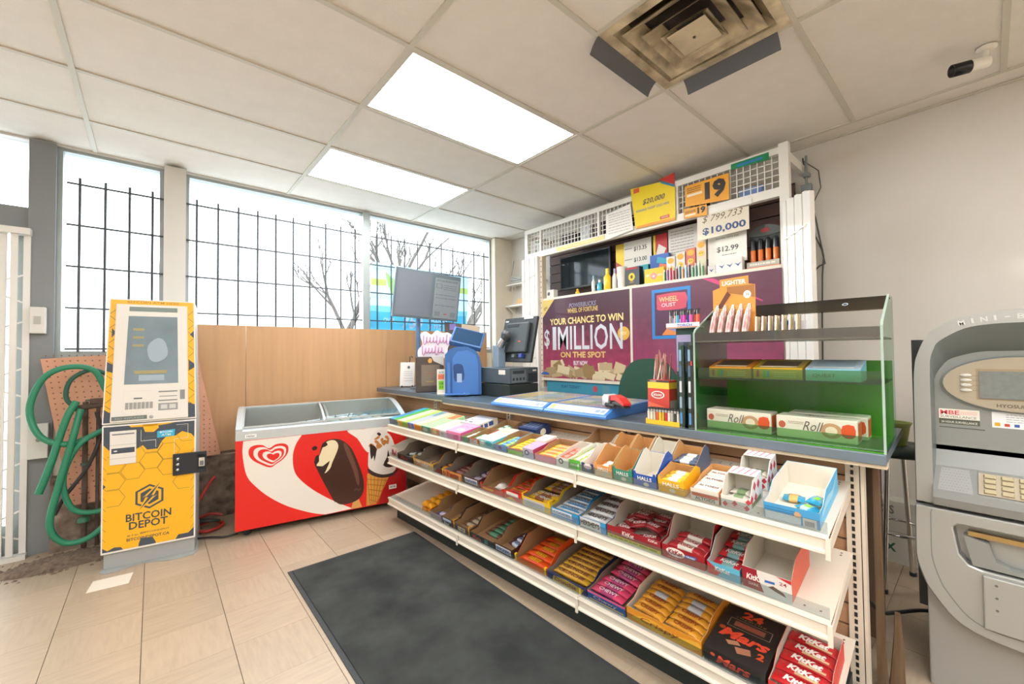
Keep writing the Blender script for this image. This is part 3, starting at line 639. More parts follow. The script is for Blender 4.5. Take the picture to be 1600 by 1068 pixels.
# ================================================================ cash machine at the right edge
def cash_machine():
    SV = mat('machine_silver', '#a9aaa6', .34, .3); SV2 = mat('machine_grey', '#8f938f', .38, .15); HD = mat('hood_grey', '#6f7776', .4)
    BG = mat('bezel_beige', '#aca08b', .4); cab = mat('cabinet_grey', '#a3a29e', .45, .1)
    t = thing('cash_machine', 'silver arched cash machine with a small screen and keypad', 'cash machine', (2.2, .205, 0), (0, 0, -PI/2))
    C = .28
    half = [(.012, .69), (.014, 1.10), (.018, 1.20), (.026, 1.242), (.046, 1.299), (.073, 1.337), (.133, 1.377), (.215, 1.393), (C, 1.396)]
    inn = [(.058, .69), (.058, 1.10), (.059, 1.19), (.061, 1.226), (.070, 1.262), (.086, 1.293), (.149, 1.336), (.214, 1.349), (C, 1.351)]
    pan = [(.064, .69), (.064, 1.06), (.065, 1.12), (.066, 1.154), (.085, 1.195), (.112, 1.227), (.18, 1.251), (.23, 1.254), (C, 1.255)]
    half, inn, pan = smooth_open(half), smooth_open(inn), smooth_open(pan)
    mir = lambda p: p+[(2*C-x, z) for x, z in p[-2::-1]]
    o, i, q = mir(half), mir(inn), mir(pan); n = len(o)
    # cabinet
    MB().prism([(.03, 0), (2*C-.03, 0), (2*C-.03, 1.2), (2*C-.08, 1.31), (C, 1.35), (.08, 1.31), (.03, 1.2)], 'y', .10, .60, cab).build('cabinet', t)
    MB().box((.03, .035, 0), (2*C-.03, .10, .70), cab).build('lower_door', t, bevel=.004)
    b = MB()
    b.add([(x, 0, z) for x, z in o]+[(x, 0, z) for x, z in i], [(k, k+1, n+k+1, n+k) for k in range(n-1)], SV)
    b.add([(x, 0, z) for x, z in o]+[(x-(.01 if x < C else -.01)*0, .13, z) for x, z in o], [(k+1, k, n+k, n+k+1) for k in range(n-1)], SV, True)
    b.build('arched_surround', t)
    MB().add([(x, 0, z) for x, z in i]+[(x, .035, z+.0) for x, z in [(a[0]*.5+c[0]*.5, a[1]*.5+c[1]*.5) for a, c in zip(i, q)]]+[(x, .085, z) for x, z in q],
             [(k, k+1, n+k+1, n+k) for k in range(n-1)]+[(n+k, n+k+1, 2*n+k+1, 2*n+k) for k in range(n-1)], HD, True).build('hood', t)
    MB().poly([(x, .085, z) for x, z in q], SV2).build('face_panel', t)
    pl = front(.085)
    oval = ell(C, 1.136, .192, .096, 40); ov2 = ell(C, 1.136, .198, .102, 40)
    MB().prism(ov2, 'y', .074, .085, HD).prism(oval, 'y', .070, .080, BG).build('oval_bezel', t, fix=False)
    pf = front(.070)
    flat(t, 'screen_surround', pf, [rect(.172, 1.078, .388, 1.190)], P('#a08f74'), .0006)
    MB().box((.180, .066, 1.084), (.380, .0695, 1.181), mat('lcd_screen', '#7e8380', .2, noise=(60, .12))).build('screen', t)
    for z in (1.165, 1.147, 1.129, 1.110):
        for x in (.147, 2*C-.147):
            MB().lathe([(0, .006), (.7, .006), (1, .002), (1, 0)], P('#cfcdc4', .25), 20, Matrix.Translation((x, .070, z)) @ Matrix.Diagonal((.0155, 1, .0065, 1)) @ Matrix.Rotation(PI/2, 4, 'X')).build('side_button', t)
    flat(t, 'button_guides', pf, [rect(.163, z, .178, z+.0012) for z in (1.163, 1.146, 1.128, 1.110)], P('#7a6a50'), .0007)
    txt(t, pf, 'HYOSUNG', C-.018, 1.060, .085, .012, '#5a5148', .01)
    # raised letters along the arch
    for k, (c, x) in enumerate(zip('MINI-BANK', (.131, .158, .185, .211, .238, .268, .300, .330, .360))):
        xx = x+.012; z = 1.3725-((xx-C)/.155)**2*.020; txt(t, front(0), c, xx, z, .006 if c in 'I' else .012 if c == '-' else .017, .004 if c == '-' else .018, mat('letter_silver', '#d8d9d4', .25, .2), .02, off=.002, ang=(C-xx)*1.3, name='raised_letter')
    flat(t, 'security_sticker', pl, [rect(.074, .979, .178, 1.036)], P('#e9e6da'), .0008); txt(t, pl, 'MBE', .103, 1.023, .05, .016, '#e0464e', .02); flat(t, 'sticker_faded_print', pl, [rect(.13, 1.016, .172, 1.030)], P('#e8cfc4'), .0011)
    txt(t, pl, 'SURVEILLANCE', .124, 1.007, .092, .009, '#5f5f58', .0); flat(t, 'sticker_band', pl, [rect(.074, .979, .178, .999)], P('#55584a'), .0011); txt(t, pl, '24 HOUR SURVEILLANCE', .126, .987, .092, .008, '#dfe0d4', .01, off=.0015)
    flat(t, 'seam', pl, [rect(.074, .965, .19, .968)], P('#4d5150'), .0008)
    flat(t, 'white_notice', pl, [rect(.207, .980, .36, 1.036)], P('#edeef0'), .0008); scribble(t, pl, .24, .33, [1.026, 1.018, 1.010, 1.002], .002, '#9aa0a8', 4)
    flat(t, 'card_logo', pl, [rect(.213, .986, .226, .998)], P('#d9a21d'), .0012); flat(t, 'card_logo', pl, [rect(.236, .986, .248, .996)], P('#c8442e'), .0012); flat(t, 'card_logo', pl, [rect(.258, .986, .270, .996)], P('#3f5fa8'), .0012)
    # keypad ledge
    prof = [(.085, .90), (.085, .690), (-.02, .690), (-.024, .72), (-.018, .745), (.055, .825), (.085, .88)]
    MB().prism(prof, 'x', .058, 2*C-.058, mat('ledge_grey', '#898b88', .4, .2)).build('keypad_ledge', t, bevel=.003)
    sl = PL((0, -.018, .745), (1, 0, 0), (0, .073, .08)); L = .108
    MB().add([tuple(sl.at(x, y, o2)) for o2 in (.0, .004) for x, y in rect(.17, .01, .39, .095)], [(4, 5, 6, 7), (0, 1, 5, 4), (1, 2, 6, 5), (2, 3, 7, 6), (3, 0, 4, 7)], BG).build('keypad_plate', t)
    kc = mat('key_cap', '#b5a987', .35); k_me = None
    for r in range(4):
        for c in range(5):
            x, y = .182+c*.040, .016+r*.020
            bb = MB(); a = rect(x, y, x+.030, y+.013); bb.add([tuple(sl.at(u, v, .004)) for u, v in a]+[tuple(sl.at(u+(.003 if u == x else -.003), v, .010)) for u, v in a], [(4, 5, 6, 7), (0, 1, 5, 4), (1, 2, 6, 5), (2, 3, 7, 6), (3, 0, 4, 7)], kc); bb.build('key', t)
    rp = flat(t, 'receipt_plate', sl, [[(.070, .005), (.158, .005), (.148, .10), (.078, .10)]], P('#9a9b97'), .001)
    flat(t, 'receipt_dimples', sl, [rect(.076+.008*c+.004*(r % 2), .012+r*.011, .0795+.008*c+.004*(r % 2), .0155+r*.011) for r in range(8) for c in range(9)], P('#8b8d8a'), .0014)
    flat(t, 'speaker_holes', pl, [ell(.082+.009*c, .858-.009*r, .0022, .0022, 6) for r in range(3) for c in range(4)], P('#4f5350'), .0008)
    # lower fascia with bowed foot
    lo = [(.008, .678), (.006, .52), (.010, .468), (.026, .41), (.045, .369), (.102, .294), (.174, .263), (C, .253)]; lo = smooth_open(lo); lf = mir(lo)
    f = MB().prism(lf, 'y', -.022, .04, SV).build('lower_fascia', t, fix=True)
    hole = [(.105, .622), (.118, .636), (2*C-.118, .636), (2*C-.105, .622), (2*C-.118, .530), (2*C-.14, .500), (2*C-.174, .492), (.174, .492), (.14, .500), (.118, .530)]
    carve(f, MB().prism(hole, 'y', -.05, .025, SV)); f.modifiers.new('soft_edges', 'BEVEL').width = .004
    pf = front(-.022)
    li = [(x+.042*(1-x/C*.6), z+.03*(x/C)+.012) for x, z in lo]; li[0] = (.052, .672); lm = mir(li); lo2 = mir([(x+.003, z+.003) for x, z in li])
    flat(t, 'groove', pf, [[lm[k], lm[k+1], lo2[k+1], lo2[k]] for k in range(len(lm)-1)], P('#7f827f'), .0006)
    MB().box((.141, .000, .598), (2*C-.12, .02, .614), mat('brass', '#b59a66', .3, .7)).build('cash_slot', t)
    MB().prism([(.13, .60), (.19, .585), (.205, .53), (.235, .515), (2*C-.14, .515), (2*C-.14, .50), (.15, .50)], 'y', -.012, .022, SV2).build('cash_lip', t)
    MB().box((.172, -.034, .30), (2*C-.172, -.02, .482), SV).build('lower_plate', t, bevel=.004)
    flat(t, 'rivet_holes', front(-.034), [ell(.203, z, .004, .004, 10) for z in (.458, .416, .375)], P('#63665f'), .0008)
    MB().box((.0, .12, .25), (.03, .58, 1.30), P('#2a2c2c')).build('black_side_cover', t)
cash_machine()

# ================================================================ tobacco cage on the right wall
CGX, CGY = 3.10, 3.34
def cg(y, z, dx=0): return (CGY-y, dx, z)
WHITE = mat('white_enamel', '#ebe7de', .4)
def cage():
    t = thing('tobacco_cage', 'white steel-framed tobacco display with wire mesh along the top', 'display cage', (CGX, CGY, 0), (0, 0, -PI/2))
    W_ = 2.52
    MB().box((0, 0, .0), (.045, .045, 2.60), WHITE).build('post', t); MB().box((W_-.055, 0, 0), (W_, .05, 2.62), WHITE).build('post', t)
    MB().box((.045, .0, 2.555), (W_-.055, .04, 2.60), WHITE).build('top_rail', t); MB().box((.045, 0, 2.275), (W_-.055, .045, 2.335), WHITE).build('lower_rail', t)
    MB().box((W_-.03, .05, 2.50), (W_, .395, 2.56), WHITE).build('return_rail', t); MB().box((0, .05, 2.50), (.03, .395, 2.56), WHITE).build('return_rail', t)
    st = [.045, .24, 1.0, 1.76, W_-.055]
    for a, b in zip(st[:-1], st[1:]):
        if b < 2.4: MB().box((b-.012, .002, 2.335), (b+.012, .03, 2.555), WHITE).build('stile', t)
        w = MB(); k = max(4, int((b-a)/.042))
        for j in range(1, k): x = a+(b-a)*j/k; w.box((x-.003, .012, 2.335), (x+.003, .0164, 2.555), WHITE)
        for j in range(1, 5): z = 2.335+.22*j/5; w.box((a, .0164, z-.003), (b, .0208, z+.003), WHITE)
        tag(w.build('wire_mesh', t), kind='stuff')
    # dark slatwall behind
    sw = mat('brown_slatwall', '#5c4640', .6); z = .95; k = 0
    while z < 2.42:
        MB().box((.05, .345, z), (W_-.06, .365, z+.092), sw).build('slat_board', t); z += .1
    MB().box((.05, .365, .9), (W_-.06, .372, 2.46), P('#2b211f')).build('back_sheet', t)
    MB().box((.27, -.005, 1.800), (W_-.055, .34, 1.824), mat('shelf_cream', '#e2dac8', .45)).build('shelf', t)
    MB().box((.27, -.012, .972), (1.40, .34, 1.0), mat('shelf_cream')).build('ledge', t)
    MB().box((.245, -.01, .9), (.275, .05, 2.275), mat('slotted_post', '#d9cdb4', .5)).build('slotted_upright', t)
    s = MB()
    for q in range(24): s.box((.256, -.011, .95+q*.055), (.263, -.0104, .965+q*.055), m_slot)
    tag(s.build('slot_row', t), kind='stuff')
    for q, (x0, x1) in enumerate(((1.328, 1.352),)): MB().box((x0, -.012, .98), (x1, .0, 1.80), mat('shelf_cream')).build('divider', t)
cage()
def cgthing(name, label, cat, y, z, dx=0, group=None, rz=0):
    """a thing on the right-hand display: y along the wall, dx back from the cage front"""
    return thing(name, label, cat, (CGX+dx, y, z), (0, 0, -PI/2+rz), group)
# prize posters
def art(name, a, b, glow, scale=3):
    m = bpy.data.materials.new(name); m.use_nodes = True; nt = m.node_tree; bs = nt.nodes['Principled BSDF']; bs.inputs['Roughness'].default_value = .35
    tc = nt.nodes.new('ShaderNodeTexCoord'); sp = nt.nodes.new('ShaderNodeSeparateXYZ'); nt.links.new(tc.outputs['Object'], sp.inputs[0])
    n = nt.nodes.new('ShaderNodeTexNoise'); n.inputs['Scale'].default_value = 14; n.inputs['Detail'].default_value = 8; nt.links.new(tc.outputs['Object'], n.inputs['Vector'])
    r = nt.nodes.new('ShaderNodeValToRGB'); r.color_ramp.elements[0].position = .05; r.color_ramp.elements[0].color = (*lin(glow), 1); r.color_ramp.elements[1].position = .5; r.color_ramp.elements[1].color = (*lin(a), 1)
    e = r.color_ramp.elements.new(.95); e.color = (*lin(b), 1)
    ad = nt.nodes.new('ShaderNodeMath'); ad.operation = 'MULTIPLY_ADD'; ad.inputs[1].default_value = .55; nt.links.new(n.outputs['Fac'], ad.inputs[0])
    mm = nt.nodes.new('ShaderNodeMath'); mm.operation = 'MULTIPLY_ADD'; mm.inputs[1].default_value = 1.0; mm.inputs[2].default_value = -.32; nt.links.new(sp.outputs['Z'], mm.inputs[0]); nt.links.new(mm.outputs[0], ad.inputs[2])
    nt.links.new(ad.outputs[0], r.inputs['Fac']); nt.links.new(r.outputs['Color'], bs.inputs['Base Color'])
    MATS[name] = m; return m
m_post = art('poster_art', '#512837', '#4b2c3b', '#a63f60'); m_post2 = art('poster_art_pink', '#6b3c50', '#6e4a5a', '#a04468')
p1 = cgthing('prize_poster', 'dark purple prize poster with silver lettering and banknotes', 'poster', 3.06, 1.0, -.014)
MB().box((0, 0, 0), (1.05, .008, .80), m_post).build('board', p1)
pl = front(0)
txt(p1, pl, 'POWERBUCKS', .53, .715, .33, .045, '#8f8aa0', .02, .2); txt(p1, pl, 'WHEEL OF FORTUNE', .53, .665, .37, .045, '#d8b96a', .02)
txt(p1, pl, 'YOUR CHANCE TO WIN', .545, .568, .88, .066, '#ecd489', .025)
SIL = mat('silver_print', '#cfd2d8', .3, .2)
txt(p1, pl, '$', .06, .395, .075, .20, SIL, .015); txt(p1, pl, '1', .165, .40, .05, .235, SIL, .015); txt(p1, pl, 'MILLION', .595, .400, .76, .235, SIL, .012)
txt(p1, pl, 'ON THE SPOT', .52, .235, .55, .058, '#d6b56b', .03); txt(p1, pl, 'BUY NOW', .50, .155, .17, .045, '#e7dde2', .03)
txt(p1, pl, 'EN', .045, .715, .045, .03, '#5a3a2c', off=.0016, ang=.6); flat(p1, 'gold_corner', pl, [[(0, .80), (.17, .80), (0, .62)]], P('#d9ba63'), .0008)
sp = flat(p1, 'gold_badge', pl, [ell(.985, .42, .06, .06, 24)], P('#dcae48'), .001); txt(p1, pl, 'NEW', .985, .42, .06, .03, '#f2e2b0', off=.0016)
rg = random.Random(9)
for k in range(34):
    x, z, a = rg.uniform(.05, 1.0), rg.uniform(.02, .10)*(1 if k % 3 else 1.5), rg.uniform(-.7, .7); w, h = rg.uniform(.05, .08), rg.uniform(.03, .045)
    c, s = math.cos(a), math.sin(a); q = [(min(1.048, max(.002, x+dx*c-dz*s)), max(.001, z+dx*s+dz*c)) for dx, dz in rect(-w, -h, w, h)]
    flat(p1, 'banknote_print', pl, [q], P(rg.choice(['#b9a27c', '#cdb891', '#a58d68', '#d8c8a4', '#94794f'])), .0008+k*.00002)
flat(p1, 'blue_corner', pl, [ell(.03, .03, .06, .03, 12)[0:7]], P('#2a63b0'), .002)
p2 = cgthing('prize_poster', 'plain magenta prize poster with a blue-framed picture, right of the silver lettering', 'poster', 1.985, 1.0, -.014)
MB().box((0, 0, 0), (1.115, .008, .80), m_post2).build('board', p2)
flat(p2, 'blue_frame', pl, [rect(.185, .36, .51, .385), rect(.185, .735, .51, .76), rect(.185, .385, .21, .735), rect(.485, .385, .51, .735)], P('#2b83c8'), .0012)
flat(p2, 'picture', pl, [rect(.21, .385, .485, .735)], P('#5a3350'), .001); flat(p2, 'red_panel', pl, [arc([(.23, .62), (.23, .70), (.25, .715), (.47, .715), (.475, .62), (.45, .59), (.25, .59)], 2)], P('#d4566a'), .0014); txt(p2, pl, 'WHEEL', .33, .675, .16, .04, '#e9d28c', off=.002); txt(p2, pl, 'OUST', .33, .63, .12, .03, '#f0dde0', off=.002)
flat(p2, 'ticket_print', pl, [[(.29, .40), (.36, .52), (.48, .50), (.48, .40)]], P('#9a8fc4'), .0014); flat(p2, 'ticket_print', pl, [[(.27, .39), (.31, .44), (.42, .40), (.40, .387)]], P('#e08a4c'), .0016)
flat(p2, 'streak_print', pl, [[(.6, .80-.001), (.68, .79), (1.0, .60), (1.0, .59)]], P('#d2487c'), .001)
tp = cgthing('lottery_sign', 'teal lottery sign below the prize poster', 'sign', 3.02, .86, .0)
MB().box((0, 0, 0), (1.0, .01, .112), P('#3f8ea6')).build('board', tp); txt(tp, front(0), 'PLAY TODAY!', .32, .06, .24, .03, '#2f3f6a', .01); flat(tp, 'badge', front(0), [ell(.62, .055, .03, .03, 16)], P('#b6505a')); flat(tp, 'picture', front(0), [rect(.70, .02, .78, .09)], P('#5b90a0'))
# signs on the mesh
def sign(label, pts, base, dx=-.006, cat='sign', name='paper_sign', th=.002):
    """pts: outline (y, z) on the cage; returns the thing and its print surface with x running right and z up"""
    y0 = max(p[0] for p in pts); z0 = min(p[1] for p in pts)
    t = cgthing(name, label, cat, y0, z0, dx); MB().prism([(y0-y, z-z0) for y, z in pts], 'y', 0, th, base).build('sheet', t)
    return t, front(0)
s, pl = sign('bright yellow winning-ticket sign with red corner on the mesh', [(1.985, 2.655), (1.70, 2.63), (1.585, 2.57), (1.585, 2.29), (1.94, 2.30)], P('#f3d51c'), -.010, name='ticket_sign')
txt(s, pl, '$20,000', .215, .215, .20, .050, '#57534c', .015, .2); txt(s, pl, 'WINNING TICKET SOLD HERE', .20, .155, .30, .020, '#6d8dad', .01); flat(s, 'red_tag', pl, [rect(.03, .315, .085, .355)], P('#e2602c')); flat(s, 'red_tag', pl, [rect(.27, .035, .35, .06)], P('#d8413a')); txt(s, pl, 'WINNER', .31, .048, .06, .012, '#f4e7dc', off=.0016); flat(s, 'blue_stripe', pl, [[(.285, .340), (.40, .280), (.40, .262), (.275, .332)]], P('#2a7fae')); flat(s, 'orange_foot', pl, [[(.05, .01), (.40, .001), (.40, .02), (.20, .03), (.06, .03)]], P('#e79a3a'))
s, pl = sign('red corner card tucked behind the yellow winning-ticket sign', [(1.72, 2.655), (1.59, 2.67), (1.59, 2.575)], P('#cf3430'), -.0055)
s, pl = sign('large orange age-nineteen sign on the mesh', [(1.505, 2.53), (1.185, 2.53), (1.185, 2.34), (1.505, 2.37)], P('#f0a622'), -.008, name='age_sign')
txt(s, pl, '19', .225, .105, .15, .135, '#2b2622', .06); scribble(s, pl, .015, .12, [.16, .145, .13], .006, '#6a4a1a', 2); flat(s, 'pale_strip', pl, [rect(.015, .10, .13, .118)], P('#f2e3c4'))
s, pl = sign('small orange age-nineteen sign below the large one', [(1.515, 2.355), (1.34, 2.345), (1.34, 2.265), (1.515, 2.28)], P('#f0a622'), -.014, name='age_sign')
txt(s, pl, '19', .135, .05, .06, .05, '#2b2622', .05); scribble(s, pl, .01, .09, [.06, .05], .005, '#6a4a1a', 3); flat(s, 'pale_strip', pl, [rect(.01, .025, .09, .04)], P('#f2e3c4'))
s, pl = sign('white price list hanging left of the yellow sign', [(2.24, 2.50), (1.985, 2.53), (1.96, 2.30), (2.24, 2.27)], P('#eeeae2'), -.016, cat='paper'); scribble(s, pl, .03, .25, [.21, .19, .165, .145, .12, .095, .07, .045], .005, '#a7a3a0', 5)
s, pl = sign('yellowed header strip along the left of the cage rail', [(2.86, 2.325), (2.27, 2.325), (2.27, 2.285), (2.86, 2.285)], P('#e6cf86'), -.004, name='header_strip'); txt(s, pl, 'We buy lottery', .30, .020, .40, .022, '#f3e9c6', .01)
s, pl = sign('white header strip at the right of the cage rail', [(1.33, 2.31), (1.04, 2.31), (1.04, 2.27), (1.33, 2.27)], P('#f0ece4'), -.004, name='header_strip')
s, pl = sign('green and blue strip along the top right of the mesh', [(1.17, 2.585), (.93, 2.585), (.93, 2.535), (1.17, 2.545)], P('#1e8a57'), -.004, name='header_strip'); flat(s, 'blue_band', pl, [rect(.04, .018, .20, .034)], P('#2f7fc0'))
s, pl = sign('handwritten jackpot board hanging from the cage rail', [(1.42, 2.29), (1.06, 2.26), (1.06, 2.10), (1.42, 2.09)], P('#e2d8c2'), -.002, name='jackpot_board'); txt(s, pl, '$ 799,733', .18, .145, .28, .055, '#7a6a4c', 0, .3); txt(s, pl, '$10,000', .19, .055, .30, .06, '#33507e', .03)
# folding security gates of the cage
def folding_gate(label, a, b, z0, z1, n, group=None):
    a, b = Vector(a), Vector(b); d = (b-a)/n
    t = thing('folding_gate', label, 'gate', (a.x, a.y, 0)); ang = math.atan2(d.y, d.x); wd = d.length
    for k in range(n):
        p = d*k; off = .005 if k % 2 else 0
        MB().box((.0006, off, z0), (wd-.0006, off+.035, z1+.010*(k % 2)), WHITE).build('channel', t, (p.x, p.y, 0), (0, 0, ang), bevel=.003)
    for zz in (z0+.25, (z0+z1)/2, z1-.25):
        b2 = MB(); L = (b-a).length
        b2.box((.01, -.006, -.003), (L*.92, -.003, .003), P('#c9c6bd')); b2.build('lattice_bar', t, (0, 0, zz), (0, -.30, ang))
    return t
folding_gate('folded white security gate at the left end of the tobacco cage', (3.045, 3.335), (3.05, 3.10), .02, 2.27, 6)
g = folding_gate('folded white security gate at the right end of the tobacco cage', (3.0, .835), (2.90, .665), .02, 2.20, 7)
# ================================================================ clear pastry case on the counter
def case():
    t = thing('display_case', 'clear acrylic three-tier display case with lens-flare green coloured into its panels on the counter', 'display case', G(2.20, .31, .92), (0, 0, GA))
    W_, D = .62, .38; clr = glassy('acrylic', '#e4efe8', .07); grn = glassy('flare_green', '#7fce5c', .08); gb = mat('flare_green_acrylic', '#4f9c2a', .25, alpha=.82); smk = glassy('smoky_acrylic', '#8d8474', .16, .25)  # green of these panels is lens flare put into their colour
    edge = mat('acrylic_edge', '#9fb2a6', .15)
    prof = [(0, 0), (0, .42), (.01, .435), (.26, .548), (D, .548), (D, 0)]
    for x in (0, W_-.006):
        s = MB().prism(prof, 'x', x, x+.006, mat('flare_dark_green', '#2c6a34', .25, alpha=.6) if x == 0 else clr).build('side_panel', t)  # left panel is coloured with the dark flare green too
        MB().box((x-.0005, -.003, 0), (x+.0065, .0, .425), edge).build('polished_edge', s)
        MB().prism([(.0, .422), (.01, .438), (.26, .551), (.26, .546), (.01, .432), (.003, .422)], 'x', x-.0005, x+.0065, edge).build('polished_edge', s)
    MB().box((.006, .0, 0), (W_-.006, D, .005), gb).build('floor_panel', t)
    MB().box((.006, .002, .005), (W_-.006, .006, .050), glassy('flare_green_lip', '#b8d9b4', .08)).build('front_lip', t)
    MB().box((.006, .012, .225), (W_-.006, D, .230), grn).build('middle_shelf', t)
    MB().box((.006, .012, .230), (W_-.006, .016, .272), glassy('flare_green_lip')).build('shelf_lip', t)
    MB().box((.006, .0, .382), (W_-.006, D, .388), mat('case_shelf_edge', '#5f5b50', .3)).build('top_shelf', t)
    MB().box((.006, .0, .388), (W_-.006, .004, .422), smk).build('front_band', t)
    v = [(.006, .130, .49), (W_-.006, .130, .49), (W_-.006, .26, .546), (.006, .26, .546)]
    MB().add(v+[(x, y, z-.004) for x, y, z in v], [(0, 1, 2, 3), (7, 6, 5, 4)], smk).build('sloping_top', t)
    MB().box((.006, .26, .542), (W_-.006, D, .546), smk).build('top_panel', t)
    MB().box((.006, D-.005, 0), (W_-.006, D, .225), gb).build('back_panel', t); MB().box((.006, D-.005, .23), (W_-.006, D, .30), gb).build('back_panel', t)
    MB().tube([(.50+.008*math.cos(a), .185+.012*math.sin(a)*.9, .517+.012*math.sin(a)*.4) for a in [q*PI/6 for q in range(12)]], .0012, P('#b9cfe0'), 5, closed=True).build('maker_emblem', t)
case()
# ================================================================ goods on the candy rack
KRAFT, KRAFT2, INW = mat('kraft_inside', '#a5805a', .8), mat('grey_board', '#8f8274', .8), mat('white_board', '#ddd6c8', .7)
LEVELWORD = {'top': 'top shelf', 'mid': 'middle shelf', 'low': 'bottom shelf'}
def on_shelf(lv, u, v, dz=0):
    z, s = SHELF[lv]; return G(u, v, z+s*v+dz+.0005), (math.atan(s), 0, GA)
def tray(label, lv, u0, u1, d=.30, hf=.05, hb=.09, out='#884422', inn=None, side=None, v0=.012, cut=.06, cut2=None, flap=None, cat='candy carton', name='candy_carton', back=None):
    """open display carton: low front, sides rising to the back; returns thing, width"""
    loc, rot = on_shelf(lv, u0+.002, v0); w = u1-u0-.004; T = .002
    t = thing(name, label, cat, loc, rot); mo = P(out); mi = inn or KRAFT2; ms = P(side or out); c2 = cut2 or cut+.05
    b = MB(); b.box((0, 0, 0), (w, d, T), mi)
    b.box((0, 0, T), (w, T*.5, hf), mo); b.box((T, T*.5, T), (w-T, T, hf-.0006), mi)
    b.box((0, d-T*.5, T), (w, d, hb), P(back or side or out)); b.box((T, d-T, T), (w-T, d-T*.5, hb-.0006), mi)
    pr = [(T*.5, T), (T*.5, hf), (cut, hf), (c2, hb), (d-T*.5, hb), (d-T*.5, T)]
    b.prism(pr, 'x', 0, T*.5, ms); b.prism([(y, z-.0005 if z > T else z) for y, z in pr], 'x', T*.5, T, mi)
    b.prism(pr, 'x', w-T*.5, w, ms); b.prism([(y, z-.0005 if z > T else z) for y, z in pr], 'x', w-T, w-T*.5, mi)
    b.build('carton_body', t)
    if flap:
        fm = P(flap)
        for x0 in (-.0005, w-.012): MB().add([(x0, -.001, hf*.2), (x0+.0125, -.001, hf*.2), (x0+.0125, -.001, hf+.012), (x0, -.001, hf+.012), (x0, cut*.6, hf+.012), (x0+.0125, cut*.6, hf+.012)], [(0, 1, 2, 3), (3, 2, 5, 4)], fm).build('corner_flap', t)
    return t, w
def box(label, lv, u0, u1, d, h, top, fr, side=None, v0=.012, cat='candy box', name='candy_box', lift=0):
    """closed carton with its own colours for top, front and side"""
    loc, rot = on_shelf(lv, u0+.0015, v0, lift); w = u1-u0-.003; t = thing(name, label, cat, loc, rot)
    b = MB(); mt, mf, ms = P(top), P(fr), P(side or fr)
    v = [(0, 0, 0), (w, 0, 0), (w, d, 0), (0, d, 0), (0, 0, h), (w, 0, h), (w, d, h), (0, d, h)]
    b.add(v, [(4, 5, 6, 7)], mt); b.add(v, [(0, 1, 5, 4)], mf); b.add(v, [(1, 2, 6, 5), (2, 3, 7, 6), (3, 0, 4, 7), (0, 3, 2, 1)], ms); b.build('carton_body', t, fix=True)
    return t, w
BAR = {}
def bar_mesh(l, w, h, c, c2=None):
    k = (round(l, 3), round(w, 3), round(h, 3), c, c2)
    if k in BAR: return BAR[k]
    b = MB(); m, m2 = P(c, .28), P(c2 or c, .28); e = l/2; n = 8
    st = [(-e, w*.5, .001), (-e+.010, w*.5, .002), (-e+.018, w*.47, h*.42), (-e+l*.3, w*.47, h*.5), (e-l*.3, w*.47, h*.5), (e-.018, w*.47, h*.42), (e-.010, w*.5, .002), (e, w*.5, .001)]
    ring = lambda x, a, q: [(x, a*math.copysign(abs(math.cos(2*PI*j/n))**.38, math.cos(2*PI*j/n)), h/2+q*math.copysign(abs(math.sin(2*PI*j/n))**.38, math.sin(2*PI*j/n))) for j in range(n+1)]
    rows = [ring(*s) for s in st]
    b.grid(rows[:4], m); b.grid(rows[3:5], m2); b.grid(rows[4:], m)
    BAR[k] = b.mesh('chocolate_bar'); return BAR[k]
def bars(t, label, group, spots, l, w, h, c, c2=None, word=None, wcol='#f4f1ea', wl=.7, wh=.45, shear=.0, z=.0025, cat='chocolate bar', name='chocolate_bar', bold=.02, patch=None):
    """separate wrapped bars lying in carton t; spots: (x, y, dz, angle) in the carton's space"""
    me = bar_mesh(l, w, h, c, c2); M0 = Matrix.Translation(t.location) @ t.rotation_euler.to_matrix().to_4x4(); out = []
    for x, y, dz, a in spots:
        o = bpy.data.objects.new(name, me); COL.objects.link(o)
        o.matrix_basis = M0 @ Matrix.Translation((x, y, z+dz)) @ Matrix.Rotation(a, 4, 'Z'); tag(o, label, cat, group)
        if patch: flat(o, 'wrapper_patch', topf(h), [rect(*patch[1:])], P(patch[0]), .0004)
        if word: txt(o, topf(h), word, 0, 0, l*wl, w*wh, wcol, bold, shear, .0009)
        out.append(o)
    return out
def rows(w, d0, pitch, n, dz=0, a=0, x=None): return [((x if x is not None else w/2), d0+pitch*k, dz, a) for k in range(n)]
MIDDLE = 'mid'
# ---------------------------------------------------------------- middle shelf, from far to near
t, w = tray('empty white carton with scrawled pink front, far end of the middle shelf', 'mid', -.02, .092, .30, .075, .085, '#e4d8cc', INW, v0=.02); pl = front(0)
flat(t, 'front_art', pl, [[(.01, .02), (.04, .06), (.06, .03), (.09, .065), (.085, .02), (.05, .012)]], P('#b05a6a')); flat(t, 'front_art', pl, [[(.012, .035), (.03, .062), (.035, .04), (.02, .025)]], P('#3c4a78'), .001)
flat(t, 'gold_foot', pl, [rect(.004, .003, .10, .018)], P('#d8b888'))
t, w = tray('black carton of dark wrapped bars, second on the middle shelf', 'mid', .094, .33, .33, .045, .085, '#2b2624', KRAFT2); pl = front(0); txt(t, pl, 'Mars', .10, .022, .11, .026, '#d8402c', .02, .3)
bars(t, 'dark green wrapped bar in the black carton on the middle shelf', 'bars in the black middle-shelf carton', [(.06, .10, 0, .5), (.13, .13, 0, .2), (.17, .19, 0, .9), (.08, .21, 0, .3), (.15, .26, 0, .1)], .12, .035, .02, '#3b4a44', '#c9cfc8')
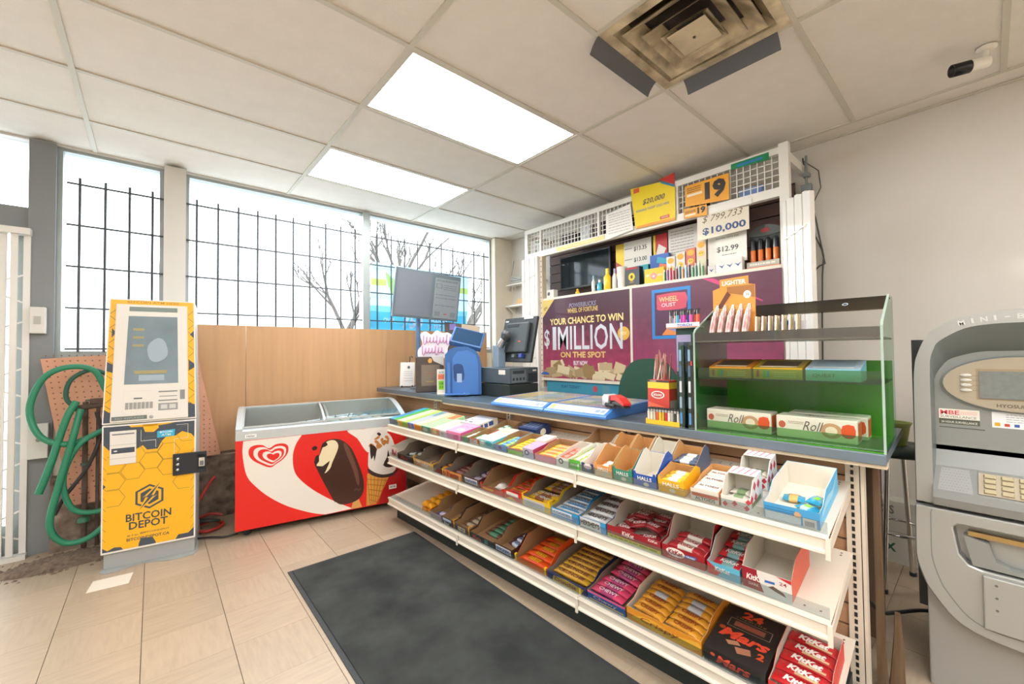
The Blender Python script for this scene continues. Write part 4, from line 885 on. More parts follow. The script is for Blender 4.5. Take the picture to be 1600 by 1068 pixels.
t, w = tray('tan and gold carton with yellow corner flap on the middle shelf', 'mid', .332, .575, .33, .05, .09, '#c7a06c', KRAFT2, flap='#e5a92b'); pl = front(0); txt(t, pl, 'Wunder', .12, .027, .15, .026, '#f0e6d4', .02)
bars(t, 'brown wrapped bar at the back of the tan and gold carton', 'bars in the tan and gold carton', rows(w, .19, .05, 3), .15, .04, .02, '#6b4a38', '#8a6a50')
t, w = tray('narrow dark carton with yellow front corner on the middle shelf', 'mid', .577, .71, .33, .035, .085, '#3a3330', KRAFT2, flap='#eab52a')
bars(t, 'orange and black wrapped bar in the narrow dark carton', 'bars in the narrow dark carton', rows(w, .07, .045, 5), .118, .04, .02, '#3a2a28', '#c7772c')
t, w = tray('orange carton with looping red lettering on the middle shelf', 'mid', .712, .902, .33, .045, .085, '#d98a3e', KRAFT2); pl = front(0); txt(t, pl, 'Twix', .095, .024, .14, .034, '#c2302c', .02, .2)
bars(t, 'maroon wrapped bar in the orange carton on the middle shelf', 'bars in the orange middle-shelf carton', rows(w, .07, .04, 6), .165, .036, .02, '#6a3a38', '#9a6a60')
t, w = tray('brown carton with a white and blue name label on the middle shelf', 'mid', .904, 1.075, .33, .05, .09, '#4a2a24', KRAFT2); pl = front(0); flat(t, 'name_label', pl, [rect(.03, .012, .15, .042)], P('#eee8e2')); flat(t, 'label_core', pl, [rect(.034, .015, .146, .039)], P('#dfe2ee'), .001); txt(t, pl, 'SNICKERS', .09, .027, .105, .019, '#274a94', .03, off=.0016)
bars(t, 'purple-brown wrapped bar in the brown name-label carton on the middle shelf', 'bars in the brown middle-shelf carton', [(.08, .07, 0, .2), (.085, .12, 0, -.2), (.08, .17, 0, .3), (.085, .23, 0, .1)], .13, .036, .02, '#5a4460', '#b8a8b8')
t, w = tray('nearly empty red carton with a torn front on the middle shelf', 'mid', 1.083, 1.283, .33, .03, .09, '#e2301f', KRAFT, cut=.02, cut2=.10, flap='#e2301f'); pl = front(0); flat(t, 'yellow_band', pl, [rect(.02, .01, .11, .022)], P('#f0b52c'))
bars(t, 'single white egg-shaped treat left in the torn red carton', None, [(.12, .06, 0, .1)], .07, .05, .035, '#e9e4da', cat='treat', name='wrapped_treat')
t, w = tray('red carton packed with red wrapped bars beside the torn one', 'mid', 1.287, 1.423, .33, .05, .09, '#dd2c1e', KRAFT); pl = front(0); flat(t, 'white_patch', pl, [rect(.02, .026, .11, .046)], P('#ece6dc')); flat(t, 'yellow_band', pl, [[(.01, .004), (.05, .02), (.09, .004)]], P('#f0b52c'))
bars(t, 'red wrapped bar with a gold word, in the packed red carton', 'bars in the packed red carton', rows(w, .045, .047, 6, .02), .12, .042, .022, '#d8331f', '#a8301f', 'NUTS', '#d9b23c')
t, w = tray('bright yellow carton of caramel bars on the middle shelf', 'mid', 1.427, 1.622, .32, .052, .085, '#f2c21c', KRAFT2, flap='#f2c21c'); pl = front(0); flat(t, 'grey_notice', pl, [rect(.012, .006, .155, .044)], P('#cfcbc4')); scribble(t, pl, .02, .145, [.034, .028, .022, .016, .010], .0025, '#a9a5a4', 8)
bars(t, 'yellow wrapped bar with white lettering in the bright yellow carton', 'bars in the bright yellow carton', [(.085, .06, .015, -.1), (.085, .11, .012, .05), (.105, .17, .022, .0), (.105, .225, .022, .0), (.1, .28, .02, 0)], .165, .048, .022, '#d9a91c', '#8a4a24', 'OH HENRY!', '#f4efe2', .8, .5)
t, w = tray('blue-edged white carton of cookie bars on the middle shelf', 'mid', 1.626, 1.792, .33, .045, .075, '#2f9ad6', KRAFT2, side='#2f9ad6'); pl = front(0); flat(t, 'front_print', pl, [rect(.006, .006, .125, .04)], P('#dfe4e8')); txt(t, pl, 'COOKIES', .065, .026, .10, .015, '#2e74b8', .02); flat(t, 'blue_band', pl, [rect(.006, .008, .125, .015)], P('#3a8cc8'), .001)
bars(t, 'silver and blue wrapped bar in the blue-edged carton', 'bars in the blue-edged carton', rows(w, .05, .052, 5, .018), .15, .046, .018, '#c9cfd2', '#d7dde0', 'COOKIES', '#2e6fb4', .6, .4, patch=('#3f93cc', -.05, -.020, .06, -.009))
t, w = tray('light blue carton of silver bars with brown capitals on the middle shelf', 'mid', 1.796, 1.938, .33, .05, .07, '#3aa0dc', KRAFT2); pl = front(0); flat(t, 'front_print', pl, [rect(.002, .003, .112, .048)], P('#d6d7d6')); txt(t, pl, "HERSHEY'S", .056, .026, .10, .024, '#4a3026', .03)
bars(t, 'silver wrapped bar with brown capitals in the light blue carton', 'silver bars in the light blue carton', rows(w, .04, .058, 5, .03), .132, .054, .016, '#cfd1d2', '#dcdddc', "HERSHEY'S", '#43302a', .78, .5, bold=.03)
t, w = tray('wide red carton of small red bars with a yellow-green band', 'mid', 1.942, 2.187, .27, .055, .10, '#a01c28', INW); pl = front(0); flat(t, 'yellow_band', pl, [rect(.0, .003, w, .018)], P('#cfc63a')); scribble(t, pl, .01, w-.01, [.008], .005, '#7a7a2c', 4); txt(t, pl, 'KitKat', .10, .037, .055, .022, '#f0e6e0', .02, .2); txt(t, pl, 'KitKat', .21, .048, .04, .012, '#e9d9d4', .02, .2)
rg = random.Random(21)
bars(t, 'small dark red wrapped wafer bar heaped in the wide red carton', 'small bars in the wide red carton', [(.06, .045, .022, .1), (.07, .10, .022, -.2), (.055, .155, .022, .3), (.17, .05, .012, .4), (.175, .11, .02, -.3), (.16, .165, .022, .2), (.11, .08, .040, .7), (.17, .09, .042, -.2), (.09, .15, .042, .1), (.17, .20, .03, -.1), (.08, .21, .022, .0)], .085, .045, .018, '#8c2028', '#9a2a30', 'KitKat', '#efe3de', .6, .5, .2)
t, w = tray('square red carton with a white oval logo, half full of bars', 'mid', 2.190, 2.353, .25, .055, .12, '#a31a26', INW, side='#c42029'); pl = front(0); flat(t, 'oval_logo', pl, [ell(.052, .034, .036, .017, 20)], P('#efe9e2')); txt(t, pl, 'KitKat', .052, .034, .056, .020, '#a31a26', .03, .2, off=.0016); flat(t, 'blue_tag', pl, [[(.088, .026), (.130, .030), (.130, .043), (.088, .039)]], P('#3b5fae')); txt(t, pl, 'CHUNKY', .109, .0345, .034, .007, '#eef0f4', .02, off=.0016); scribble(t, pl, .02, .06, [.010], .003, '#d89a9a', 6)
bars(t, 'red and blue wrapped bar lying in the square red carton', 'bars in the square red carton', [(.08, .035, .028, -.05), (.085, .075, .026, -.12), (.085, .115, .03, -.05)], .14, .036, .024, '#b02630', '#e0d8cc', 'KitKat', '#b02630', .36, .5, .2)
t, w = tray('tall light blue and red carton of teal-striped wafer bars', 'mid', 2.358, 2.468, .30, .05, .10, '#5fb3cf', INW, side='#59b7d8', cut=.03, cut2=.09); pl = front(0); flat(t, 'red_corner', pl, [[(0, .05), (.045, .02), (.03, .003), (0, .003)]], P('#c8242c')); txt(t, pl, 'KitKat', .05, .030, .05, .016, '#f2ece6', .03, .2)
bars(t, 'red and teal wrapped wafer bar in the tall light blue carton', 'bars in the tall light blue carton', [(.054, .06, .012, 0), (.054, .118, .018, .0), (.054, .176, .024, 0), (.054, .234, .028, 0)], .098, .055, .016, '#c32730', '#7fa8a8', 'KitKat', '#f3efe8', .6, .4, .2)
t, w = tray('empty white and red wafer carton at the near end of the middle shelf', 'mid', 2.472, 2.617, .24, .075, .115, '#e8e4de', INW, side='#d8563c', cut=.01, cut2=.07, back='#e8e4de'); pl = front(0); flat(t, 'maroon_field', pl, [[(0, .075), (.045, .075), (.045, .062), (.062, .004), (0, .004)]], P('#9c1c2a')); txt(t, pl, 'KitKat', .040, .045, .055, .020, '#f2ebe6', .03, .2); txt(t, pl, 'DARK', .034, .022, .03, .009, '#e2b8b8', .02); flat(t, 'blue_tag', pl, [[(.066, .042), (.095, .044), (.095, .052), (.066, .050)]], P('#3b66b4')); flat(t, 'chocolate_print', pl, [[(.075, .03), (.095, .022), (.125, .014), (.118, .026), (.09, .038)]], P('#6d4a38')); txt(t, pl, '24', .118, .055, .02, .012, '#a8323a', .01); flat(t, 'red_corner', pl, [[(.10, .075), (.141, .075), (.141, .062)]], P('#cf2a2c'), .001)

# ---------------------------------------------------------------- bottom shelf
loc, rot = None, None
for r_ in range(4):
    for c_ in range(2):
        l, r = on_shelf('low', .40+.066*c_+.002, .03+.058*r_); b = thing('nut_packet', 'small orange packet with brown dots, stacked on the bottom shelf', 'snack packet', l, r, 'orange packets on the bottom shelf')
        rows_ = []
        for x, q in ((0, .002), (.010, .003), (.02, .022), (.045, .022), (.055, .003), (.062, .002)): rows_.append([(x, .028+.026*math.cos(k*PI/4), .034+q*math.sin(k*PI/4)+.010) for k in range(9)])
        MB().grid(rows_, P('#eda21f', .35)).box((.004, .004, 0), (.058, .052, .022), P('#d98a1c')).build('packet_body', b); flat(b, 'dot_print', topf(.0655), [ell(.02+.012*k, .018+.010*(k % 3), .004, .003, 6) for k in range(4)], P('#5b3416'), .002)
t, w = tray('brown carton with a lilac front, two along from the orange packets', 'low', .545, .684, .32, .045, .085, '#6a5a6c', KRAFT); pl = front(0); flat(t, 'pale_front', pl, [rect(.004, .004, .13, .042)], P('#8d8088'))
bars(t, 'violet wrapped bar left in the brown and lilac carton', 'last bars in the lilac carton', [(.07, .06, 0, .1), (.075, .18, 0, .5)], .11, .04, .02, '#4a3a86', '#cfc6d8')
t, w = tray('dark carton with a pale blue label on the bottom shelf', 'low', .688, .811, .32, .05, .09, '#3c3430', KRAFT); pl = front(0); flat(t, 'pale_label', pl, [rect(.01, .026, .10, .044)], P('#b9c3d6')); txt(t, pl, 'Bar', .05, .014, .06, .018, '#cfc8c0', .02)
bars(t, 'grey wrapped bar in the dark pale-labelled carton', 'bars in the pale-labelled carton', rows(w, .15, .05, 3), .105, .04, .018, '#5a4c46', '#a8a09a')
t, w = tray('dark carton with gold corner flaps on the bottom shelf', 'low', .813, .98, .32, .045, .085, '#5a4030', KRAFT, flap='#e0962c'); pl = front(0); flat(t, 'cream_label', pl, [rect(.045, .01, .12, .034)], P('#d9cdb8')); txt(t, pl, 'EAT', .082, .022, .05, .014, '#5a4030', .02)
bars(t, 'brown and cream wrapped bar in the gold-flapped carton', 'bars in the gold-flapped carton', rows(w, .08, .045, 5), .14, .04, .02, '#7a5a40', '#b8a890')
t, w = tray('wide black carton with red script and green-striped bars, bottom shelf', 'low', .983, 1.200, .32, .04, .085, '#26302e', KRAFT); pl = front(0); txt(t, pl, 'Mars', .06, .02, .08, .026, '#d8543c', .02, .3); flat(t, 'teal_corner', pl, [rect(.13, .01, .16, .034)], P('#5f8f8c'))
bars(t, 'brown wrapped bar with green stripe in the wide black carton', 'bars in the wide black carton', rows(w, .09, .042, 5, .0, 0, .12), .15, .036, .022, '#6a4a3a', '#4f8a6a')
t, w = tray('brown carton with a white and blue name label on the bottom shelf', 'low', 1.203, 1.352, .32, .05, .09, '#4a2a24', KRAFT); pl = front(0); flat(t, 'name_label', pl, [rect(.012, .012, .132, .042)], P('#eee8e2')); flat(t, 'label_core', pl, [rect(.016, .015, .128, .039)], P('#dfe2ee'), .001); txt(t, pl, 'SNICKERS', .072, .027, .105, .019, '#274a94', .03, off=.0016)
bars(t, 'brown bar with white and blue label in the brown carton on the bottom shelf', 'bars in the brown bottom-shelf carton', [(.085, .09, 0, -.15), (.08, .135, 0, -.1), (.085, .18, 0, -.1)], .12, .038, .024, '#5a3a32', '#cdd3e2', 'SNICK', '#2d4c90', .5, .4)
t, w = tray('orange and yellow carton of peanut butter bars, bottom shelf', 'low', 1.366, 1.590, .32, .03, .10, '#ef7a1e', KRAFT, side='#ee5a1c', cut=.02, cut2=.11, flap='#f4cf24')
bars(t, 'orange wrapped bar with yellow word in the orange and yellow carton', 'bars in the orange and yellow carton', rows(w, .04, .05, 2, .0)+rows(w, .145, .05, 3, .0), .19, .046, .026, '#e4531c', '#d94a1a', 'REESE', '#f0c52c', .4, .55, .2)
t, w = tray('shallow dark blue carton packed with gold honeycomb bars', 'low', 1.594, 1.830, .33, .042, .07, '#2f3a6a', KRAFT2); pl = front(0); flat(t, 'gold_front', pl, [[(.03, .002), (.20, .002), (.22, .03), (.12, .036), (.04, .03)]], P('#d9b23c')); txt(t, pl, 'Crunchie', .11, .018, .13, .020, '#8a3a4a', .02, .2)
bars(t, 'gold wrapped bar with purple lettering in the shallow dark blue carton', 'gold bars in the dark blue carton', rows(w, .045, .037, 7, .016), .20, .033, .022, '#c99a2c', '#d9a83a', 'CRUNCHIE', '#6a2a4c', .75, .6)
t, w = tray('blue carton of pink wrapped chews on the bottom shelf', 'low', 1.834, 2.027, .30, .045, .06, '#2b62b4', KRAFT2, side='#8a6a4a'); pl = front(0); flat(t, 'pink_band', pl, [rect(.0, .036, w, .045)], P('#e05a78')); flat(t, 'yellow_band', pl, [rect(.01, .006, w-.01, .012)], P('#e2c04a')); txt(t, pl, 'Chewy', .09, .023, .12, .018, '#e9c4d2', .02)
bars(t, 'pink wrapped chew bar in the blue carton', 'chews in the blue carton', rows(w, .04, .042, 3, .022, -.05, .085)+rows(w, .17, .045, 3, .03, -.15, .10), .16, .040, .022, '#d8456c', '#a83a6c', 'CHEWY', '#f3dfe6', .6, .5)
t, w = tray('large orange and white carton of gold and silver bars, bottom shelf', 'low', 2.031, 2.335, .30, .06, .085, '#e8962a', INW, side='#ef9a2a'); pl = front(0); flat(t, 'gold_swirl', pl, [arc([(.02, .02), (.10, .05), (.20, .035), (.29, .05), (.28, .015), (.15, .008)], 3)], P('#f2b93c')); txt(t, pl, 'Crispy', .14, .03, .16, .026, '#b9622a', .02, .2)
bars(t, 'gold wrapped bar with dark red lettering in the large orange carton', 'bars in the large orange carton', rows(w, .035, .036, 3, .036, -.12, .085)+rows(w, .18, .036, 2, .036, -.12, .085)+rows(w, .03, .037, 3, .036, -.12, .225)+rows(w, .215, .036, 1, .036, -.12, .225), .135, .034, .024, '#d9962a', '#c98a2a', 'CRISPY', '#8a2c2a', .6, .5)
bars(t, 'silver-backed gold bar lying face down in the large orange carton', 'bars in the large orange carton', [(.085, .143, .036, -.12), (.225, .143, .036, -.12), (.225, .179, .036, -.12)], .135, .034, .024, '#d9962a', '#b9babb')
t, w = box('flat black box with red lettering and bar pictures on its lid', 'low', 2.340, 2.537, .262, .055, '#2d2b2a', '#242221', name='chocolate_box'); tp = topf(.055); pl = front(0)
txt(t, tp, 'Mars', .10, .108, .16, .048, '#f4553a', .04, .3); txt(t, tp, '24', .095, .230, .068, .038, '#ee5a38', .05); txt(t, tp, 'x 52 g (24 x 52 g)', .095, .202, .10, .008, '#c9a56a', .0); flat(t, 'thin_frame', tp, [rect(.03, .145, .17, .147), rect(.03, .190, .17, .192), rect(.03, .147, .032, .190), rect(.168, .147, .17, .190)], P('#b39c88')); flat(t, 'bar_picture', tp, [rect(.05, .156, .15, .182)], P('#9a6450'), .0008); txt(t, tp, 'Mars', .10, .169, .08, .018, '#c5564a', .02, .3)
flat(t, 'bar_picture', tp, [[(.05, .07), (.085, .085), (.10, .07), (.065, .055)]], P('#c08a68')); flat(t, 'bar_picture', tp, [[(.085, .055), (.13, .07), (.14, .045), (.10, .03)]], P('#b3795c')); txt(t, tp, '2', .165, .06, .022, .03, '#d8542c', .05); flat(t, 'round_emblem', tp, [ell(.022, .125, .011, .009, 14)], P('#c8542c')); txt(t, pl, 'Mars', .095, .028, .11, .030, '#ee553a', .03, .3); flat(t, 'round_emblem', pl, [ell(.03, .036, .008, .007, 12)], P('#c8542c'))
t, w = tray('red and white carton of wafer bars at the near end of the bottom shelf', 'low', 2.541, 2.700, .28, .045, .075, '#d62a2c', INW, side='#d8332c')
bars(t, 'red wrapped wafer bar with bold white lettering at the near end of the bottom shelf', 'bars in the near-end red and white carton', rows(w, .035, .052, 5, .030, -.06, .078), .145, .05, .018, '#c8242a', '#c8242a', 'KitKat', '#f5f1ea', .6, .5, .2, bold=.05, patch=('#d9b98c', -.02, -.022, .055, -.012))
# ---------------------------------------------------------------- top shelf, front row from far to near
def mini(t, pl, col, word, cx, cy, w, h, wc='#f4f2ea', shear=0): txt(t, pl, word, cx, cy, w, h, wc, .02, shear)
B = box
t, w = B('flat teal-topped box with green side, far end of the top shelf', 'top', -.03, .094, .32, .042, '#2f93b4', '#6a6a86', '#46a82c'); flat(t, 'green_edge', topf(.042), [rect(w-.05, .0, w-.001, .32)], P('#49ad34')); flat(t, 'top_mark', topf(.042), [rect(.02, .05, .05, .2)], P('#3f72b8'))
t, w = B('cream-topped box with lime stripe and yellow front on the top shelf', 'top', .098, .248, .31, .042, '#cfc2a6', '#efb82c', '#9fd23c'); flat(t, 'lime_stripe', topf(.042), [rect(.10, .0, w-.001, .31)], P('#a5d84a')); flat(t, 'green_front', front(0), [rect(.07, .002, w-.002, .04)], P('#8ccf4a'))
t, w = B('pale lavender box with a royal blue front on the top shelf', 'top', .252, .340, .31, .042, '#a9aec6', '#4a6cc4', '#c9cbd4'); flat(t, 'front_picture', front(0), [ell(.04, .02, .018, .013, 12)], P('#9a9ea0')); flat(t, 'top_photo', topf(.042), [rect(.02, .19, .07, .29)], P('#5f8f8c'))
t, w = B('cream box with a plain orange front on the top shelf', 'top', .343, .432, .30, .042, '#d3bfa8', '#f09a1c', '#f0b024')
t, w = B('mint green box with a teal front on the top shelf', 'top', .437, .562, .29, .042, '#a3cc94', '#3f9f80', '#a9d8a0'); flat(t, 'front_picture', front(0), [ell(.05, .02, .035, .014, 12)], P('#a8d8c4')); flat(t, 'rear_orange', topf(.042), [rect(.03, .19, w-.01, .285)], P('#e0764a'))
t, w = B('cream box with an orange flower front on the top shelf', 'top', .566, .662, .21, .042, '#d6c3b2', '#e08a64', '#e9d8c8'); flat(t, 'front_flower', front(0), [ell(.045, .022, .022, .016, 12)], P('#d9d06a'))
t, w = B('plain off-white box between the flower and pink boxes', 'top', .665, .742, .16, .042, '#d2c4ba', '#d8cdd0', '#e9ddd2'); flat(t, 'front_figure', front(0), [ell(.03, .02, .012, .013, 10)], P('#a9b0b8'))
t, w = B('bright pink gum box with a magenta end on the top shelf', 'top', .745, .900, .16, .050, '#e39ab6', '#e884ae', '#e2609a'); flat(t, 'white_oval', topf(.05), [ell(.09, .05, .035, .02, 14)], P('#e6efee')); flat(t, 'top_dots', topf(.05), [ell(.04+.03*k, .10+.012*(k % 2), .009, .007, 8) for k in range(4)], P('#d85a92'))
t, w = tray('green mint tray with open top on the top shelf', 'top', .907, .976, .16, .036, .045, '#7fa878', KRAFT, name='gum_tray', cat='gum tray'); bars(t, 'green mint packet in the open green tray', 'mint packets in the green tray', rows(w, .04, .04, 3, .012), .058, .034, .014, '#9ccfa8', '#e4eee6', cat='gum packet', name='gum_packet')
t, w = tray('red and white gum tray with capital letters on the top shelf', 'top', .979, 1.072, .17, .036, .045, '#d8503c', KRAFT, name='gum_tray', cat='gum tray'); mini(t, front(0), 0, 'BOMB', .045, .022, .07, .02); flat(t, 'white_foot', front(0), [rect(.0, .0, w, .010)], P('#e6d8cc')); bars(t, 'green and white gum packet in the red and white tray', 'gum packets in the red and white tray', rows(w, .05, .04, 2, .012), .08, .034, .014, '#5fae7c', '#e4eee6', cat='gum packet', name='gum_packet')
t, w = B('long white and turquoise gum box on the top shelf', 'top', 1.076, 1.203, .22, .045, '#cfc6b4', '#8fd0d8', '#62c4cc'); flat(t, 'front_picture', front(0), [ell(.085, .026, .03, .014, 14)], P('#1fb4c4')); flat(t, 'front_face', front(0), [ell(.03, .026, .018, .012, 12)], P('#e2ecec'), .001)
for k in range(6): MB().prism([(.02+.016*k, .045), (.026+.016*k, .058), (.032+.016*k, .045)], 'y', .14+.004*k, .142+.004*k, P('#e9e0d0')).build('paper_tooth', t)
t, w = tray('blue and white gum tray with green packets on the top shelf', 'top', 1.207, 1.314, .21, .034, .05, '#6a9ad8', KRAFT, name='gum_tray', cat='gum tray'); flat(t, 'front_mark', front(0), [ell(.05, .02, .014, .012, 10)], P('#2a4f9a')); bars(t, 'lime and blue gum packet in the blue and white tray', 'gum packets in the blue and white tray', rows(w, .04, .036, 4, .014), .092, .032, .014, '#b6d84a', '#5f9ad4', cat='gum packet', name='gum_packet')
t, w = tray('lime green gum tray full of yellow packets on the top shelf', 'top', 1.317, 1.431, .20, .034, .05, '#9fcf5a', KRAFT, name='gum_tray', cat='gum tray'); bars(t, 'yellow gum packet in the lime green tray', 'gum packets in the lime green tray', rows(w, .035, .032, 5, .014), .10, .029, .014, '#e9c92c', '#d9a81c', cat='gum packet', name='gum_packet'); flat(t, 'pink_foot', front(0), [rect(.0, .024, w, .034)], P('#e07a8c'))
t, w = B('lilac gum box with a white flip lid on the top shelf', 'top', 1.434, 1.513, .19, .05, '#b79fcb', '#b9aec0', '#a83a5c'); flat(t, 'front_logo', front(0), [ell(.03, .028, .016, .014, 14)], P('#3a3040')); flat(t, 'front_core', front(0), [ell(.03, .028, .009, .008, 12)], P('#d9cfe0'), .001); MB().box((0, .10, .05), (w, .19, .062), P('#e6dccb')).build('flip_lid', t)
t, w = tray('coral pink gum tray with orange packets on the top shelf', 'top', 1.521, 1.656, .20, .034, .05, '#e87a86', KRAFT, name='gum_tray', cat='gum tray'); bars(t, 'orange gum packet in the coral pink tray', 'gum packets in the coral pink tray', rows(w, .04, .04, 4, .014), .12, .035, .014, '#efb43a', '#e8965c', cat='gum packet', name='gum_packet')
t, w = tray('white tray of red-orange gum with a round black logo', 'top', 1.660, 1.736, .20, .045, .055, '#e6e0d4', INW, name='gum_tray', cat='gum tray'); flat(t, 'round_logo', front(0), [ell(.03, .026, .014, .014, 14)], P('#2f3430')); flat(t, 'logo_core', front(0), [ell(.03, .026, .008, .008, 12)], P('#e2e4dc'), .001); bars(t, 'red-orange gum packet in the white round-logo tray', 'gum packets in the round-logo tray', rows(w, .05, .045, 3, .022), .064, .04, .014, '#e2582c', '#e08a7c', cat='gum packet', name='gum_packet')
t, w = tray('vivid green gum tray of white and lime packets on the top shelf', 'top', 1.740, 1.808, .22, .046, .055, '#5ab83c', INW, side='#e9e6dc', name='gum_tray', cat='gum tray'); mini(t, front(0), 0, 'excel', .032, .026, .05, .014); bars(t, 'lime and white gum packet in the vivid green tray', 'gum packets in the vivid green tray', rows(w, .04, .034, 5, .026), .056, .03, .014, '#b9d84a', '#eceee6', cat='gum packet', name='gum_packet')
t, w = tray('white-sided navy gum tray with a pink oval', 'top', 1.811, 1.880, .19, .045, .075, '#36476a', INW, side='#ece6dc', name='gum_tray', cat='gum tray'); flat(t, 'pink_oval', front(0), [ell(.034, .03, .022, .012, 14)], P('#eecfd6')); flat(t, 'white_notch', front(0), [rect(.02, .034, .05, .045)], P('#f0ece6'), .001)
bars(t, 'pink wrapped gum packet in the white-sided navy tray', 'gum packets in the navy tray', rows(w, .05, .05, 3, .0), .056, .04, .016, '#e0708a', '#eed8dc', cat='gum packet', name='gum_packet')
# cough drop dispensers: peaked card sides
def drops(label, u0, u1, v0, col, pack, word='HALLS', n=3, d=.15, hp=.105, group=None, inside=None, z=.024, front_h=.062, low=None):
    loc, rot = on_shelf('top', u0+.0015, v0); w = u1-u0-.003; t = thing('cough_drop_box', label, 'cough drops', loc, rot); mi = inside or mat('kraft_bright', '#c9965a', .8); mo = P(col); T = .002
    b = MB(); b.box((0, 0, 0), (w, d, T), mi); b.box((0, 0, T), (w, T*.5, front_h*.82), mo); b.box((T, T*.5, T), (w-T, T, front_h*.82), mi)
    for x0, x1, mm in ((0, T*.5, mo), (T*.5, T, mi), (w-T, w-T*.5, mi), (w-T*.5, w, mo)): b.prism([(T, T), (T, front_h), (.012, front_h), (d*.62, hp), (d*.78, hp+.004), (d-T, hp*.8), (d-T, T)], 'x', x0, x1, mm)
    b.box((0, d-T, T), (w, d, hp*.8), mo); b.box((T, d-T*1.6, T), (w-T, d-T, hp*.8-.001), mi); b.build('carton_body', t)
    for x0 in (0, w-.014): MB().prism([(x0, 0.003), (x0+.014, .003), (x0+.014, front_h*.8), (x0+.010, front_h), (x0+.004, front_h), (x0, front_h*.9)], 'y', -.0008, 0, mo).build('front_tab', t)
    pl = front(-.0009)
    if low: flat(t, 'front_lower', pl, [rect(.002, .003, w-.002, front_h*.45)], P(low), .0008)
    if word: txt(t, pl, word, w/2, front_h*.58, w*.62, front_h*.25, '#f2f1e8', .03, off=.0014)
    flat(t, 'front_fruit', pl, [ell(w*.55, front_h*.22, .012, .008, 12)], P('#d8d2b8' if low else col), .0012)
    if n: bars(t, label.split(',')[0].replace('box', 'packet').replace('dispenser', 'packet')+' inside it', label+' packets', rows(w, .03, .034, n, z), w-.012, .03, .018, pack, '#eae6dc', cat='cough drops', name='drop_packet')
    return t
drops('pale orange cough drop box with citrus slice, front row', 1.884, 1.974, .012, '#e8a05c', '#ee8a2a', n=2, low='#ecc9a4')
drops('teal green cough drop box with scooped sides, front row', 1.977, 2.070, .012, '#2f9076', '#3aa886', n=0, low='#5f9f8a', hp=.11)
drops('royal blue cough drop box with a white inside, front row', 2.073, 2.175, .012, '#2354ae', '#5f8fd0', n=1, inside=INW, low='#4f6fb4', hp=.115, z=.012)
drops('golden yellow cough drop box, front row', 2.179, 2.284, .012, '#f2b81c', '#f4c93a', n=3, low='#efae20', z=.03, hp=.075)
drops('cherry red cough drop box, back row behind the pale orange one', 1.855, 1.945, .185, '#c9a06a', '#c83a44', None, n=2, d=.14)
drops('pink striped cough drop box, back row behind the teal one', 1.948, 2.038, .185, '#d8c0a4', '#e0a0a8', None, n=2, d=.14)
drops('white and lime cough drop box, back row behind the royal blue one', 2.045, 2.145, .19, '#c9b088', '#8fd04a', None, n=1, d=.14, inside=INW, z=.03)
drops('charcoal blue cough drop box, back row behind the golden one', 2.150, 2.262, .175, '#56627a', '#5a6c88', None, n=3, d=.14, z=.04)
# mint tins, candy-cane boxes, snack squares
t, w = tray('orange-edged carton of white mint tins with red bands', 'top', 2.304, 2.405, .21, .045, .06, '#e8ded0', mat('kraft_bright'), side='#d8844a', name='mint_carton', cat='mint carton'); pl = front(0); flat(t, 'tin_front', pl, [rect(.004, .018, .095, .030)], P('#e2583a')); txt(t, pl, 'ALTOIDS', .05, .011, .07, .012, '#5a4a4a', .02)
for k in range(3):
    l = Matrix.Translation(t.location) @ t.rotation_euler.to_matrix().to_4x4() @ Matrix.Translation((.006, .012+.062*k, .022)); o = MB().box((0, 0, 0), (.088, .055, .022), P('#e9e2d6', .3)).box((-.0004, -.0004, .002), (.0884, .0554, .009), P('#d8503a', .3)).build('mint_tin', None, bevel=.003); o.matrix_basis = l; tag(o, 'white mint tin with a red band in the orange-edged carton', 'mint tin', 'mint tins in the orange-edged carton'); txt(o, topf(.022), 'ALTOIDS', .044, .028, .07, .014, '#6a3a3c', .02)
def cane(label, u0, u1, v0, d):
    t, w = tray(label, 'top', u0, u1, d, .045, .095, '#ece6de', INW, v0=v0, cut=.012, cut2=.05, name='candy_cane_box', cat='candy box'); pl = front(0)
    MB().box((0, d*.55, .095), (w, d, .097), P('#ece6de')).build('lid_panel', t)
    flat(t, 'red_diamonds', pl, [[(x, z), (x+.010, z+.012), (x+.018, z), (x+.008, z-.010)] for x, z in ((.004, .015), (.035, .022), (.072, .014), (.078, .036))], P('#d23a44')); flat(t, 'red_stripes', pl, [rect(.012, .006+.006*k, .082, .008+.006*k) for k in range(3)], P('#d88088'))
    rs = rside(w); flat(t, 'red_diamonds', rs, [[(y, z), (y+.016, z+.018), (y+.03, z), (y+.014, z-.016)] for y, z in ((.01, .035), (.045, .07), (.05, .03), (.085, .065))], P('#d23a44')); flat(t, 'side_picture', rs, [rect(.02, .006, d-.02, .022)], P('#7a8a5c'))
    flat(t, 'lid_stripes', topf(.097, 0, d*.55), [[(.008+.02*k, .004), (.014+.02*k, .004), (.024+.02*k, d*.45-.004), (.018+.02*k, d*.45-.004)] for k in range(4)], P('#d8909c'))
    bars(t, 'white and green wrapped chocolate inside the %s box' % ('front striped' if v0 < .1 else 'rear striped'), 'chocolates in the %s box' % ('front striped' if v0 < .1 else 'rear striped'), [(w/2, .04, .012, .1), (w/2, .085, .014, -.1)], w-.016, .038, .02, '#dcd4c8', '#7f9a72', cat='chocolate', name='wrapped_chocolate')
cane('red and white diamond-patterned candy box, front one', 2.409, 2.503, .012, .14); cane('red and white diamond-patterned candy box, rear one', 2.405, 2.505, .20, .13)
t, w = tray('large sky blue carton with a white inside and few snack squares', 'top', 2.541, 2.693, .30, .055, .085, '#4aa3d8', INW, side='#5ab4e4', name='snack_carton', cat='snack carton'); pl = front(0)
